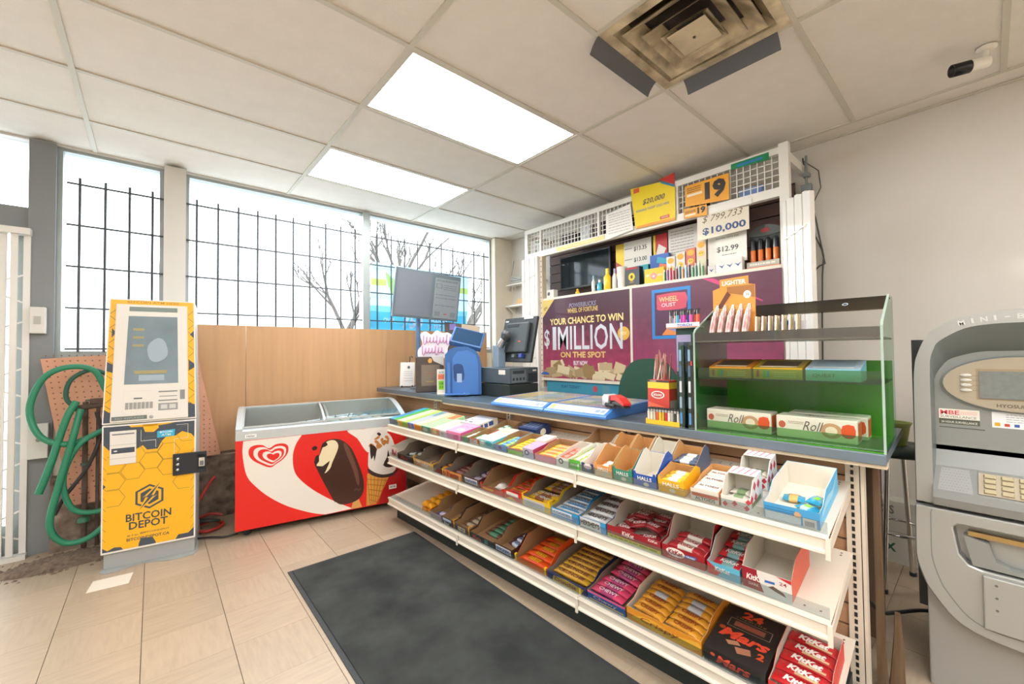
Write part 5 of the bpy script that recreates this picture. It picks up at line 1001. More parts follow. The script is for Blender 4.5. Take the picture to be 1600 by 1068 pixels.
flat(t, 'white_lower', pl, [rect(.003, .003, .10, .028)], P('#d9e2e6')); flat(t, 'dark_blue_bands', pl, [rect(.003, .040, .085, .043), rect(.003, .033, .085, .036)], P('#2a7ab4')); flat(t, 'orange_badge', pl, [ell(.092, .035, .009, .010, 12)], P('#d8a878'), .001); flat(t, 'barcode_label', pl, [rect(.105, .003, .14, .03)], P('#e6e4e0')); flat(t, 'barcode', pl, [rect(.110+.0028*k, .005, .1115+.0028*k, .022) for k in range(9)], P('#5a5a5c'), .0012); flat(t, 'side_waves', rside(w), [arc([(.02, .03), (.10, .06), (.2, .05), (.28, .07), (.2, .03), (.1, .035)], 3)], P('#9fd2ee'))
for k, (x, y, a, dz) in enumerate(((.05, .15, .1, 0), (.10, .10, -.5, 0), (.118, .14, 1.2, .012))): 
    bars(t, ['snack square with an orange picture in the sky blue carton', 'snack square lying at an angle in the sky blue carton', 'upright snack square with a green dot in the sky blue carton'][k], None, [(x, y, .004+dz, a)], .062, .045, .016, '#2f9ac4', ['#e0b46a', '#a9c8dc', '#6fb4d8'][k], cat='snack square', name='snack_square', patch=('#8fd04a', -.01, -.008, .01, .008) if k else None)
# back row
t, w = B('white box with blue and black picture panels, back row of the top shelf', 'top', .650, .850, .17, .045, '#c6c8ce', '#e6e6e2', '#e2dccc', v0=.19); flat(t, 'black_spots', topf(.045), [ell(.03, .03, .016, .008, 10), ell(.09, .025, .02, .009, 10), ell(.05, .07, .01, .006, 10)], P('#3a3f4a')); flat(t, 'grey_photo', topf(.045), [rect(.06, .08, .14, .15)], P('#b3b8cc'), .0007); flat(t, 'blue_letters', rside(w), [rect(.02, .01, .04, .035), rect(.05, .008, .08, .035), rect(.09, .01, .13, .038)], P('#2f4f8a'))
t, w = tray('open kraft tray of green-wrapped mints, back row', 'top', .955, 1.10, .15, .035, .05, '#8a7050', KRAFT, v0=.20, name='gum_tray', cat='gum tray'); bars(t, 'green mint in the open kraft tray', 'mints in the kraft tray', [(.05, .05, .01, .3), (.09, .08, .01, -.2), (.05, .10, .01, .1)], .07, .03, .014, '#4f9a74', '#c8dccc', cat='gum packet', name='gum_packet')
bars(t, 'pink twist-wrapped sweet heaped behind the turquoise box', 'pink sweets behind the turquoise box', [(.175, .01, 0, .4), (.20, .05, 0, -.3), (.19, .09, 0, .6), (.225, .02, 0, .2)], .07, .03, .02, '#e0688c', '#c83a6c', cat='sweet', name='wrapped_sweet')
t, w = B('navy blue box with pale lettering, back row of the top shelf', 'top', 1.165, 1.315, .13, .055, '#2c3c66', '#24345c', '#2a3a62', v0=.245); flat(t, 'pale_letters', topf(.055), [rect(.015+.03*k, .03, .035+.03*k, .10) for k in range(4)], P('#6c7ca0')); flat(t, 'white_end', rside(w), [ell(.06, .028, .025, .02, 12)], P('#dcd8c8')); flat(t, 'white_panel', front(0), [rect(.01, .01, .08, .035)], P('#c9cfdc'))
t, w = tray('empty kraft carton with turquoise corners, back row of the top shelf', 'top', 1.655, 1.800, .16, .05, .07, '#ece8de', KRAFT, v0=.225, name='gum_carton', cat='gum carton'); flat(t, 'turquoise_corner', front(0), [rect(.0, .012, .028, .05), rect(w-.035, .008, w, .05)], P('#22b8b4'), .001)
# ================================================================ things on the counter
ZC, ZL = .9205, .9305
def cthing(name, label, cat, u, v, z=ZC, rz=0, group=None):
    return thing(name, label, cat, G(u, v, z), (0, 0, GA+math.radians(rz)), group)
def wthing(name, label, cat, x, y, z=ZL, rz=0, group=None): return thing(name, label, cat, (x, y, z), (0, 0, math.radians(rz)), group)
BLK = mat('black_plastic', '#2b3033', .4); SLATE = mat('slate_plastic', '#4d5960', .4); BLU = mat('terminal_blue', '#3a68a4', .35)
# paper notice on a little easel
t = wthing('notice_stand', 'white printed notice on a small black easel at the counter end', 'notice', 1.83, 3.80, ZL, -22)
MB().add([(0, 0, .012), (.14, 0, .012), (.15, .035, .245), (.012, .035, .245), (0, .003, .012), (.14, .003, .012), (.15, .038, .245), (.012, .038, .245)], [(0, 1, 2, 3), (7, 6, 5, 4), (0, 4, 5, 1), (1, 5, 6, 2), (2, 6, 7, 3), (3, 7, 4, 0)], P('#e9e6e0')).build('paper', t)
pl = PL((0, 0, .012), (1, 0, 0), (0, .035, .233)); flat(t, 'round_seal', pl, [ell(.09, .185, .013, .015, 14)], P('#5c6268')); scribble(t, pl, .04, .125, [.14, .12, .10, .075, .05], .004, '#a5a6a8', 3)
MB().tube([(.10, .045, .22), (.105, .05, .30), (.12, .05, .305), (.13, .05, .29)], .005, BLK).tube([(.02, .0, .0), (.02, -.015, .0), (.02, -.015, .02)], .005, BLK).tube([(.12, .0, .0), (.12, -.015, .0), (.12, -.015, .02)], .005, BLK).tube([(.075, .04, .25), (.075, .12, .0)], .005, BLK).build('easel', t)
# dark framed tablet
t = wthing('framed_tablet', 'dark brown framed tablet standing upright on the counter', 'tablet', 1.69, 3.20, ZL, -24)
MB().box((0, 0, 0), (.235, .06, .305), mat('tablet_case', '#4d433c', .45)).build('case', t, bevel=.006)
pl = front(0); flat(t, 'screen', pl, [rect(.045, .055, .20, .235)], mat('tablet_glass', '#7c6f62', .25)); flat(t, 'flame_mark', pl, [arc([(.105, .255), (.102, .275), (.118, .292), (.135, .28), (.132, .255), (.118, .25)], 3)], P('#e6a04a')); scribble(t, pl, .075, .17, [.165, .15], .005, '#9a6a50', 2); scribble(t, pl, .085, .15, [.085], .010, '#9c8a3a', 4)
MB().add([(.13, -.002, .305), (.236, -.002, .305), (.236, -.002, .225), (.15, -.002, .265)], [(0, 1, 2, 3)], P('#cfcbc4')).build('peeled_film', t)
t = wthing('price_tag_stand', 'slim white tag stand with orange and green stickers', 'tag', 1.735, 2.93, ZL, -30)
MB().box((0, 0, 0), (.068, .09, .003), P('#ecdccf')).box((0, .086, 0), (.068, .09, .20), P('#e9e6da')).build('bent_card', t); pl = front(.086); flat(t, 'orange_sticker', pl, [rect(.008, .115, .06, .16)], P('#ee8a5c')); flat(t, 'green_sticker', pl, [rect(.012, .03, .056, .105)], P('#8ed82c')); txt(t, pl, '2/3', .034, .175, .04, .012, '#6a7468'); txt(t, pl, 'SALE', .034, .138, .04, .02, '#e2604c', off=.0016); txt(t, pl, '2 FOR', .034, .082, .034, .018, '#3f6a2c', off=.0016); txt(t, pl, '$ 3', .034, .052, .026, .02, '#3f6a2c', off=.0016)
# blue lottery terminal
t = wthing('lottery_terminal', 'royal blue rounded lottery terminal with raised dark display', 'terminal', 1.76, 2.85, ZL, -38)
prof = [(0, 0), (.29, 0), (.29, .22), (.275, .30), (.24, .355), (.18, .385), (.10, .385), (.04, .365), (.0, .32)]
MB().prism(prof, 'y', 0, .22, BLU, smooth=False).build('housing', t, bevel=.012)
MB().prism([(.06, .29), (.10, .345), (.18, .355), (.245, .32), (.265, .25), (.265, .0), (.06, .0)], 'y', -.006, 0, mat('terminal_blue_light', '#4a7cc0', .3)).build('front_shell', t)
MB().box((.0, -.05, 0), (.20, .0, .012), mat('terminal_blue_light')).build('foot', t, bevel=.004)
MB().box((.02, -.02, .012), (.045, -.004, .26), mat('terminal_blue_light')).build('paper_guide', t); flat(t, 'pale_tag', front(-.0065), [rect(.095, .10, .135, .17)], P('#9fb8d8')); flat(t, 'dark_window', front(-.0065), [arc([(.07, .18), (.07, .24), (.13, .245), (.15, .20), (.15, .12), (.08, .11)], 2)], P('#23487c'), .0004)
MB().box((0, 0, 0), (.26, .21, .045), BLU).build('display_housing', t, (.03, .02, .40), (math.radians(38), math.radians(14), 0), bevel=.006)
MB().box((.015, .015, .0455), (.245, .195, .047), mat('terminal_screen', '#22405e', .15)).build('display_glass', t, (.03, .02, .40), (math.radians(38), math.radians(14), 0))
MB().tube([(.15, .10, .37), (.15, .11, .46)], .03, BLU, 12).build('neck', t)
# dual customer display on a pole
t = wthing('customer_display', 'wide grey two-part customer screen on a slim blue pole', 'screen', 1.90, 3.55, ZL, 0); t.scale = (1.12, 1, 1.0)
MB().lathe([(.07, 0), (.07, .012), (.02, .02)], SLATE, 20).build('foot', t); MB().tube([(0, 0, .015), (0, 0, .75)], .02, mat('pole_blue', '#5d7ea6', .35), 10).build('pole', t)
Mt = (math.radians(6), math.radians(2.5), 0)
MB().box((-.31, -.045, .66), (.30, -.02, 1.10), mat('screen_frame', '#6c7a84', .4)).build('frame', t, rot=Mt, bevel=.004)
MB().box((-.295, -.048, .68), (.015, -.045, 1.085), mat('off_screen', '#7d8690', .12)).build('left_screen', t, rot=Mt)
rs = MB().box((.045, -.048, .68), (.285, -.045, 1.06), mat('text_screen', '#8d989e', .3)).build('right_screen', t, rot=Mt)
pl = front(-.048); scribble(rs, pl, .06, .27, [1.04, 1.03], .005, '#5d6a74', 3); flat(rs, 'boxed_mark', pl, [rect(.06, .965, .115, .968), rect(.06, 1.003, .115, 1.006), rect(.06, .968, .064, 1.003), rect(.111, .968, .115, 1.003)], P('#4a565e')); scribble(rs, pl, .13, .26, [.995, .975, .955], .006, '#6a767e', 5); scribble(rs, pl, .06, .26, [.90, .87, .80], .005, '#5d6a74', 7); flat(rs, 'red_button', pl, [rect(.15, .715, .18, .73)], P('#b06a6c')); flat(rs, 'button_row', pl, [rect(.06, .70, .115, .745), rect(.215, .70, .27, .745)], P('#7d8890'))
# pink script sign
t = wthing('script_sign', 'pink neon-style handwriting sign on white cut-out board', 'sign', 1.84, 3.40, 1.235, -28)
brd = arc([(-.02, .06), (.02, .11), (.0, .20), (.05, .23), (.10, .20), (.15, .24), (.20, .215), (.25, .22), (.30, .19), (.34, .17), (.33, .13), (.26, .10), (.24, .02), (.20, -.02), (.0, -.02)], 3)
MB().prism(brd, 'y', 0, .006, P('#f1edf2')).build('cut_out_board', t)
def script(t, x0, z0, s, n, seed):
    rg = random.Random(seed); pts = []
    for k in range(n*8):
        a = k*PI/4; pts.append((x0+s*.5*k/8+s*.22*math.cos(a+1)+s*.25*math.sin(a), -.006, z0+s*(.45+(.75 if (k//8) in (0, 4, 7) else .42)*math.sin(a))*rg.uniform(.9, 1.1)))
    MB().tube(pts, .0042, mat('pink_tube', '#d98abb', .3), 6).build('script_lettering', t)
script(t, .02, .125, .060, 9, 3); script(t, .01, .03, .058, 7, 8)
t = wthing('standing_folder', 'dark brochure card standing behind the blue terminal', 'brochure', 2.17, 3.48, ZL, -25)
MB().add([(0, 0, 0), (.13, 0, 0), (.15, .0, .62), (-.02, .0, .64), (0, .006, 0), (.13, .006, 0), (.15, .006, .62), (-.02, .006, .64)], [(0, 1, 2, 3), (7, 6, 5, 4), (1, 5, 6, 2), (0, 3, 7, 4), (3, 2, 6, 7)], P('#5a5450')).build('dark_card', t); MB().add([(.13, .002, 0), (.30, .01, 0), (.34, .01, .60), (.15, .002, .62)], [(0, 1, 2, 3)], P('#cdbba2')).build('beige_card', t); flat(t, 'colour_mark', front(0), [rect(.03, .56, .09, .62)], P('#8a7ac8'))
# till: base, printer and monitor seen from behind
t = thing('cash_till', 'dark two-tier cash till with ports on its side', 'till', (2.02, 2.73, ZC), (0, 0, -PI/2))
MB().box((0, 0, 0), (.37, .30, .10), mat('till_dark', '#2e3632', .4)).build('cash_drawer', t, bevel=.005); MB().box((0, .0, .105), (.37, .30, .225), SLATE).build('printer_body', t, bevel=.006); flat(t, 'white_tag', front(0), [rect(.24, .175, .32, .21)], P('#e9e2d6'))
pr = rside(.37); flat(t, 'port_panel', pr, [rect(.02, .115, .17, .21)], P('#6d7579'), .0008); flat(t, 'port_row', pr, [rect(.03+.035*k, .13, .05+.035*k, .15) for k in range(4)], P('#25292b'), .0012); flat(t, 'dark_panel', pr, [rect(.19, .115, .29, .18)], P('#2c3335'), .0008); flat(t, 'top_slot', pr, [rect(.03, .18, .15, .205)], P('#30383c'), .0012); flat(t, 'white_tag', pr, [rect(.24, .195, .28, .208)], P('#e4e2dc'), .0012)
t = thing('till_monitor', 'black till monitor seen from behind on a grey column', 'monitor', (2.05, 2.60, ZC+.226), (0, 0, -PI/2))
MB().box((0, 0, 0), (.075, .07, .175), mat('column_grey', '#7f93a4', .35)).build('column', t, bevel=.003); MB().lathe([(.032, 0), (.03, .04), (.026, .07)], mat('chrome'), 18).build('swivel', t, (.06, .03, .175), (0, math.radians(40), 0)); MB().lathe([(.05, 0), (.045, .02), (.02, .035)], BLK, 20).build('hub', t, (.10, .06, .25), (PI/2, 0, 0))
R = (math.radians(-13), 0, 0)
MB().box((-.02, .06, .06), (.36, .085, .42), BLK).build('screen_shell', t, (0, .0, 0), R, bevel=.004); MB().box((.05, .030, .13), (.31, .06, .37), mat('till_back', '#3b4245', .45)).build('rear_bulge', t, rot=R, bevel=.010)
b = bar('handle_slot', (.07, .026, .335), (.20, .031, .355), P('#1d2123'), t, rot=R); bar('maker_badge', (.0, .056, .385), (.035, .0595, .397), P('#c9ccce'), t, rot=R); bar('white_tag', (.22, .054, .40), (.32, .0595, .425), P('#e6dfd6'), t, rot=R); bar('red_mark', (.22, .0275, .21), (.25, .0295, .22), P('#c04a3c'), t, rot=R); bar('blue_plug', (.25, .03, .09), (.28, .06, .12), P('#34489a'), t, rot=R); bar('grey_plug', (.17, .03, .09), (.20, .06, .115), P('#5a605c'), t, rot=R)
for k, (c, pts) in enumerate((('#c9c4bc', [(1.98, 2.74, 1.03), (1.90, 2.77, .98), (1.86, 2.74, .935), (1.93, 2.76, .932)]), ('#3a4044', [(1.99, 2.72, 1.10), (1.92, 2.78, 1.02), (1.87, 2.80, .945), (1.90, 2.76, .936)]), ('#7a3440', [(1.985, 2.75, 1.06), (1.90, 2.79, .99), (1.85, 2.78, .94), (1.88, 2.75, .936)]))):
    pts = [Vector(p) for p in pts]; q = []
    for i in range(len(pts)-1):
        for s in range(4): q.append(pts[i].lerp(pts[i+1], s/4)+Vector((0, 0, -.012*math.sin(s*PI/4))))
    tag(MB().tube(q+[pts[-1]], .0045, P(c), 6).build('till_cable'), ['pale grey till cable drooping onto the counter', 'black till cable drooping onto the counter', 'dark red till cable drooping onto the counter'][k], 'cable', 'till cables')
t = thing('till_keyboard', 'flat black keyboard on the counter beside the till', 'keyboard', (2.10, 2.30, ZC), (0, 0, -PI/2)); MB().prism([(0, 0), (.15, 0), (.15, .03), (0, .018)], 'x', 0, .34, BLK).build('keyboard_body', t, bevel=.003)
for r_ in range(4):
    for c_ in range(11): MB().box((.012+.029*c_, .016+.031*r_, .018+.0025*r_), (.036+.029*c_, .042+.031*r_, .028+.0025*r_), P('#33383a')).build('key', t)
t = thing('hand_mouse', 'dark grey computer mouse in front of the till', 'mouse', (2.02, 2.20, ZC), (0, 0, -1.2)); MB().lathe([(.03, 0), (.032, .012), (.024, .028), (.0, .034)], P('#4a4f50'), 18, Matrix.Diagonal((1, 1.6, 1, 1))).build('shell', t)
# scratch ticket trays
def ticket_tray(label, u0, u1, seed):
    t = cthing('ticket_tray', label, 'ticket tray', u0, .275); w = u1-u0; rg = random.Random(seed); bl = mat('tray_blue', '#3f7cc8', .3)
    D = .50; MB().prism([(0, 0), (D, 0), (D, .055), (.075, .045), (.008, .018), (0, .010)], 'x', 0, w, bl).build('tray_body', t)
    sl = PL((0, .008, .018), (1, 0, 0), (0, .067, .027)); flat(t, 'front_label', sl, [rect(.012, .006, w-.02, .066)], P('#d8dde4'), .0008); flat(t, 'orange_stamp', sl, [rect(.02, .014, .055, .058)], P('#e9c070'), .0012); flat(t, 'dice_print', sl, [rect(w-.09, .02, w-.06, .05), rect(w-.055, .02, w-.03, .05)], P('#8fa0c0'), .0012); scribble(t, sl, .07, w-.11, [.02, .035, .05], .006, '#b8a8b8', seed)
    tp = PL((0, .075, .045), (1, 0, 0), (0, D-.075, .010)); flat(t, 'ticket_bed', tp, [rect(.015, .01, w-.015, D-.09)], P('#b8b4a8'), .0006)
    for r in range(4):
        for c in range(5):
            x0 = .02+(w-.04)/5*c; y0 = .015+.098*r; flat(t, 'scratch_ticket', tp, [rect(x0+.003, y0+.004, x0+(w-.04)/5-.003, y0+.092)], P(rg.choice(['#c9b28a', '#a8a08c', '#b8887c', '#8fa08a', '#cfc9b8', '#b09ab0', '#9aa8b8', '#d0b070'])), .0012)
    MB().add([tuple(tp.at(x, y, .004)) for x, y in rect(.006, .0, w-.006, D-.08)], [(0, 1, 2, 3)], glassy('tray_glass', '#eef4f6', .14)).build('clear_cover', t)
ticket_tray('blue lottery ticket tray on the counter, the one nearer the till', .87, 1.335, 1); ticket_tray('blue lottery ticket tray on the counter, the one under the red scanner', 1.342, 1.765, 2)
t = cthing('hand_scanner', 'grey and red handheld scanner lying on the ticket tray', 'scanner', 1.66, .40, ZC+.056, -25)
MB().prism([(0, .0), (.05, 0), (.06, .02), (.065, .055), (.02, .06), (.0, .04)], 'y', 0, .06, mat('scanner_grey', '#b3b7ba', .35)).build('head', t, bevel=.006); MB().prism([(.06, .02), (.12, .03), (.19, .008), (.19, .0), (.10, .0), (.06, .0)], 'y', .012, .05, mat('scanner_black', '#26292b', .4)).build('grip', t, bevel=.005); MB().prism([(.06, .055), (.10, .062), (.15, .05), (.19, .025), (.19, .012), (.12, .034), (.065, .03)], 'y', .008, .054, mat('scanner_red', '#c4302c', .3)).build('red_top', t, bevel=.004)
MB().tube([(.06+.09*k/60, -.012+.010*math.cos(k*1.05), .010+.008*math.sin(k*1.05)) for k in range(60)], .0028, BLK, 5).build('coiled_cord', t)
# green chair back behind the counter
t = thing('office_chair', 'dark green rounded chair behind the counter', 'chair', (2.72, 1.62, 0), (0, 0, math.radians(25)))
GRN = mat('chair_green', '#23503f', .6)
MB().prism(arc([(-.20, .62), (-.22, .85), (-.20, 1.05), (-.12, 1.18), (0, 1.21), (.12, 1.18), (.20, 1.05), (.22, .85), (.20, .62)], 4), 'x', -.03, .03, GRN).build('backrest', t, bevel=.012); MB().prism(ell(.22, 0, .24, .23, 20), 'z', .44, .52, GRN).build('seat', t, bevel=.02); MB().box((-.025, -.03, .46), (.0, .03, .75), BLK).build('back_bar', t, (-.0, 0, 0)); MB().tube([(.22, 0, .06), (.22, 0, .44)], .03, BLK, 10).build('gas_lift', t)
for k in range(5):
    a = k*2*PI/5; MB().tube([(.22, 0, .07), (.22+.26*math.cos(a), .26*math.sin(a), .05)], .018, BLK, 8).build('leg', t); MB().lathe([(0, -.02), (.025, -.02), (.025, .02), (0, .02)], BLK, 12, Matrix.Translation((.22+.26*math.cos(a), .26*math.sin(a), .025)) @ Matrix.Rotation(PI/2, 4, 'X')).build('caster', t)
# red box of incense sticks
t = cthing('incense_box', 'red and yellow dispenser box beside the lighter tray', 'dispenser box', 1.945, .375, ZC, -6)
MB().box((0, 0, 0), (.115, .075, .205), P('#c23a2c')).build('carton', t); pl = front(0); flat(t, 'yellow_band', pl, [rect(0, .165, .115, .195)], P('#eebb35')); flat(t, 'black_rim', pl, [rect(0, .195, .115, .205)], P('#3a2e2c'), .001); txt(t, pl, 'WOODEN', .03, .20, .035, .006, '#dcd6cc', off=.0016); flat(t, 'orange_foot', pl, [[(0, .10), (.115, .075), (.115, .06), (0, .07)]], P('#e0603c')); flat(t, 'oval_badge', pl, [ell(.055, .135, .036, .018, 20)], P('#ece6de'), .001); flat(t, 'badge_core', pl, [ell(.055, .135, .030, .014, 20)], P('#b23a34'), .0014); txt(t, pl, 'MOLAND', .055, .135, .045, .011, '#ece6de', .02, off=.0018); scribble(t, pl, .03, .08, [.06, .05], .004, '#e79a80', 2); rs = rside(.115); flat(t, 'yellow_band', rs, [rect(0, .165, .075, .195)], P('#eebb35')); flat(t, 'grey_panel', rs, [rect(.005, .05, .07, .11)], P('#a89c98'))
rg = random.Random(12)
for k in range(16):
    x, y = .012+.0058*k, .02+.035*rg.random(); dx, dy = rg.uniform(-.016, .016), rg.uniform(-.01, .02)
    o = MB().tube([(x, y, .2055), (x+dx, y+dy, .2055+rg.uniform(.10, .15))], .0028, P(rg.choice(['#c9a89c', '#a8685c', '#8a4a44', '#d8c8bc'])), 5).build('wrapped_stick'); o.matrix_basis = Matrix.Translation(t.location) @ t.rotation_euler.to_matrix().to_4x4(); tag(o, 'thin wrapped stick poking out of the red dispenser box', 'stick', 'sticks in the red dispenser box')
# tray of lighters
t = cthing('lighter_tray', 'low yellow tray full of upright lighters on the counter edge', 'tray', 1.962, .318, ZC)
MB().box((0, 0, 0), (.165, .05, .004), P('#e2b93a')).box((0, 0, .004), (.165, .003, .022), P('#e8c02c')).box((0, .047, .004), (.165, .05, .03), P('#e8c02c')).box((0, .003, .004), (.003, .047, .026), P('#e8c02c')).box((.162, .003, .004), (.165, .047, .026), P('#e8c02c')).build('tray_body', t)
def lighter_mesh(c):
    b = MB(); b.prism(ell(0, 0, .0062, .0042, 10), 'z', 0, .055, P(c, .25), smooth=True); b.prism(ell(0, 0, .006, .0042, 10), 'z', .055, .070, mat('steel', '#cfd0ce', .25, .9), smooth=True); b.box((-.003, -.004, .066), (.006, .004, .074), P('#3a3c3c')); return b.mesh('lighter')
LM = {}
M0 = Matrix.Translation(t.location) @ t.rotation_euler.to_matrix().to_4x4(); LC = ['#d8cfc0', '#e0dcc8', '#cfc8b0', '#d2603c', '#e8c62c', '#c8a83a', '#c8342c', '#e6e0d6', '#b8b4aa', '#3a3e40', '#e4d8c8']
for r in range(3):
    for c in range(11):
        col = LC[(c+r*4) % 11] if r else LC[c]
        if col not in LM: LM[col] = lighter_mesh(col)
        o = link('lighter', LM[col]); o.matrix_basis = M0 @ Matrix.Translation((.0105+.0144*c, .011+.013*r, .0045)); nm = {'#d2603c': 'orange', '#e8c62c': 'yellow', '#c8a83a': 'ochre', '#c8342c': 'red', '#3a3e40': 'black', '#b8b4aa': 'grey'}.get(col, 'cream')
        tag(o, '%s lighter standing in the low yellow tray' % nm, 'lighter', 'lighters in the yellow tray')
# slim clear dispensers left of the case
for k, (u, lab) in enumerate(((2.128, 'slim upright dispenser with colour labels, the one nearer the lighters'), (2.168, 'slim upright dispenser with colour labels, the one touching the clear case'))):
    t = cthing('slim_dispenser', lab, 'dispenser', u, .315); MB().box((0, 0, 0), (.026, .06, .385), glassy('dispenser_clear', '#b9c8c4', .12)).build('clear_shell', t); MB().box((.003, .004, .002), (.010, .05, .37), P('#3c7a6c' if k == 0 else '#2f4f48')).build('packet_stack', t); pl = front(0)
    for j in range(5): flat(t, 'label_strip', pl, [rect(.004, .02+.07*j, .014, .07+.07*j)], P(['#4f8ac4', '#8fa8b8', '#c8d0d4', '#4a6a8a', '#7fa8c8'][j]), .001)
    if k: flat(t, 'red_mark', pl, [rect(.015, .28, .022, .30)], P('#c83a34'), .001)
# colour lighter rack above
t = cthing('lighter_rack', 'raised blue and orange rack holding colourful torch lighters', 'rack', 2.055, .36, ZC)
MB().box((.03, .03, 0), (.12, .05, .45), mat('rack_green', '#24453c', .5)).build('back_board', t); MB().box((0, 0, .45), (.15, .06, .458), P('#e6e2da')).build('shelf_plate', t); MB().box((-.002, -.002, .452), (.152, .0, .474), P('#dfe3ea')).build('front_strip', t); txt(t, front(-.002), 'TORCH', .085, .463, .07, .012, '#3a58b0', .02); flat(t, 'orange_edge', front(-.002), [rect(.0, .4525, .15, .456)], P('#e08a5c'))
flat(t, 'board_poster', front(.03), [rect(.032, .25, .10, .42)], P('#a89cc4')); flat(t, 'orange_strip', front(.03), [[(.032, .26), (.10, .30), (.10, .28), (.05, .25)]], P('#e2904c'), .001)
M0 = Matrix.Translation(t.location) @ t.rotation_euler.to_matrix().to_4x4()
for k, c in enumerate(('#8a8a84', '#d8a48a', '#4fa8cc', '#d846a0', '#c83aa0', '#3f62b8', '#e0509a', '#e2603c', '#d85a3a')):
    o = MB().prism(ell(0, 0, .0072, .006, 10), 'z', 0, .052, P(c, .25), smooth=True).prism(ell(0, 0, .0065, .0055, 10), 'z', .052, .072, P('#2e3232')).box((-.002, -.004, .07), (.010, .004, .078), P('#2e3232')).build('torch_lighter'); o.matrix_basis = M0 @ Matrix.Translation((.012+.0158*k, .02+.015*(k % 2), .4585)); tag(o, ['grey', 'peach', 'sky blue', 'magenta', 'purple-pink', 'royal blue', 'hot pink', 'orange-red', 'brick red'][k]+' torch lighter with black cap in the raised rack', 'lighter', 'torch lighters in the raised rack')
# goods inside and on the clear case
def inc(name, label, cat, x, y, z, rz=0, group=None): return cthing(name, label, cat, 2.20+x, .31+y, .92+z, rz, group)
t = inc('lighter_display', 'orange card display of wrapped lighters on the clear case', 'lighter display', .045, .012, .3885)
MB().box((0, 0, 0), (.17, .10, .004), P('#9a4a34')).box((0, 0, .004), (.17, .002, .03), P('#8a4434')).build('tray', t); MB().prism([(0, .004), (.17, .004), (.17, .235), (.145, .24), (.145, .275), (.03, .27), (.03, .235), (0, .225)], 'y', .098, .101, P('#e59a44')).build('back_card', t); pl = front(.098)
txt(t, pl, 'LIGHTER', .088, .252, .095, .020, '#f4efe6', .03); flat(t, 'sunset_band', pl, [rect(.002, .12, .168, .15)], P('#f0b45c')); flat(t, 'brown_sky', pl, [[(.06, .235), (.168, .235), (.168, .18), (.06, .21)]], P('#a8703c'), .0007); flat(t, 'lighter_picture', pl, [[(.02, .15), (.035, .14), (.075, .20), (.06, .215)]], P('#6a3c34'), .001); flat(t, 'round_sticker', pl, [ell(.14, .195, .015, .017, 18)], P('#efe9e2'), .001); txt(t, pl, 'X4', .14, .195, .014, .012, '#8a8a90', off=.0016)
M0 = Matrix.Translation(t.location) @ t.rotation_euler.to_matrix().to_4x4()
for r in range(2):
    for k in range(5):
        o = MB().tube([(0, 0, 0), (0, .02, .045), (0, .045, .10)], [.009, .011, .010], mat('film_wrap', '#d3c8c4', .15, noise=(30, .3, '#b87a74')), 8).tube([(0, .045, .10), (0, .052, .12)], [.008, .005], mat('steel'), 8).build('wrapped_lighter'); o.matrix_basis = M0 @ Matrix.Translation((.02+.032*k, .010+.034*r, .0045+.03*r)); tag(o, 'film-wrapped lighter leaning in the orange card display', 'lighter', 'lighters in the orange card display')
t = inc('pen_tray', 'clear tray of metallic pen lighters on the clear case', 'tray', .225, .012, .3885); MB().box((0, 0, 0), (.17, .075, .004), P('#b8b4ac')).box((0, .072, .004), (.17, .075, .07), P('#d9d2d6')).build('tray_body', t); MB().box((.09, .071, .055), (.13, .0755, .073), P('#3f72b8')).build('blue_tab', t)
M0 = Matrix.Translation(t.location) @ t.rotation_euler.to_matrix().to_4x4()
for r in range(2):
    for k, c in enumerate(('#1f3a30', '#c82c34', '#2a50a8', '#2f9a54', '#e8c82c', '#b8b0b4', '#2e4a3a')):
        o = MB().prism(ell(0, 0, .0065, .0065, 8), 'z', 0, .03, P(c, .25), smooth=True).prism(ell(0, 0, .0055, .0055, 8), 'z', .03, .088, mat('champagne', '#b3a284', .25, .6), smooth=True).build('pen_lighter'); o.matrix_basis = M0 @ Matrix.Translation((.014+.023*k, .018+.03*r, .0045)) @ Matrix.Rotation(-.12, 4, 'X'); tag(o, ['dark green', 'red', 'blue', 'bright green', 'yellow', 'grey', 'forest green'][k]+'-based metallic pen lighter in the clear tray', 'lighter', 'pen lighters in the clear tray')
def snack(label, x0, x1, col, top, stripe, word=None):
    t = inc('snack_box', label, 'snack box', x0, .05, .2305); w = x1-x0; d = .15; h = .075; b = MB(); b.add([(0, 0, 0), (w, 0, 0), (w, d, 0), (0, d, 0), (0, 0, h*.6), (w, 0, h*.6), (w, d, h), (0, d, h)], [(0, 3, 2, 1), (0, 1, 5, 4), (1, 2, 6, 5), (2, 3, 7, 6), (3, 0, 4, 7)], P(col)); b.add([(0, 0, h*.6), (w, 0, h*.6), (w, d, h), (0, d, h)], [(0, 1, 2, 3)], P(top)); b.build('carton_body', t)
    pl = front(0)
    for j, c in enumerate(stripe): flat(t, 'colour_block', pl, [rect(.012+.012*j, .008, .022+.012*j, .034)], P(c))
    if word: txt(t, pl, word, w*.35, .02, .07, .014, '#8a7a5c', .01)
    else: scribble(t, pl, .075, w-.02, [.026, .018, .010], .003, '#f6dfae', 4)
    sl = PL((0, 0, h*.6), (1, 0, 0), (0, d, h*.4)); flat(t, 'top_window', sl, [rect(.02, .03, w-.02, d-.03)], P('#5a4a34' if not word else '#9fb4c4'), .0008); flat(t, 'cream_band', sl, [rect(.02, .01, w-.02, .028)], P('#efe0bc' if not word else '#dfe6e2'), .001)
RB = ['#d83a2c', '#e8a22c', '#6ab04a', '#4a9ad0']
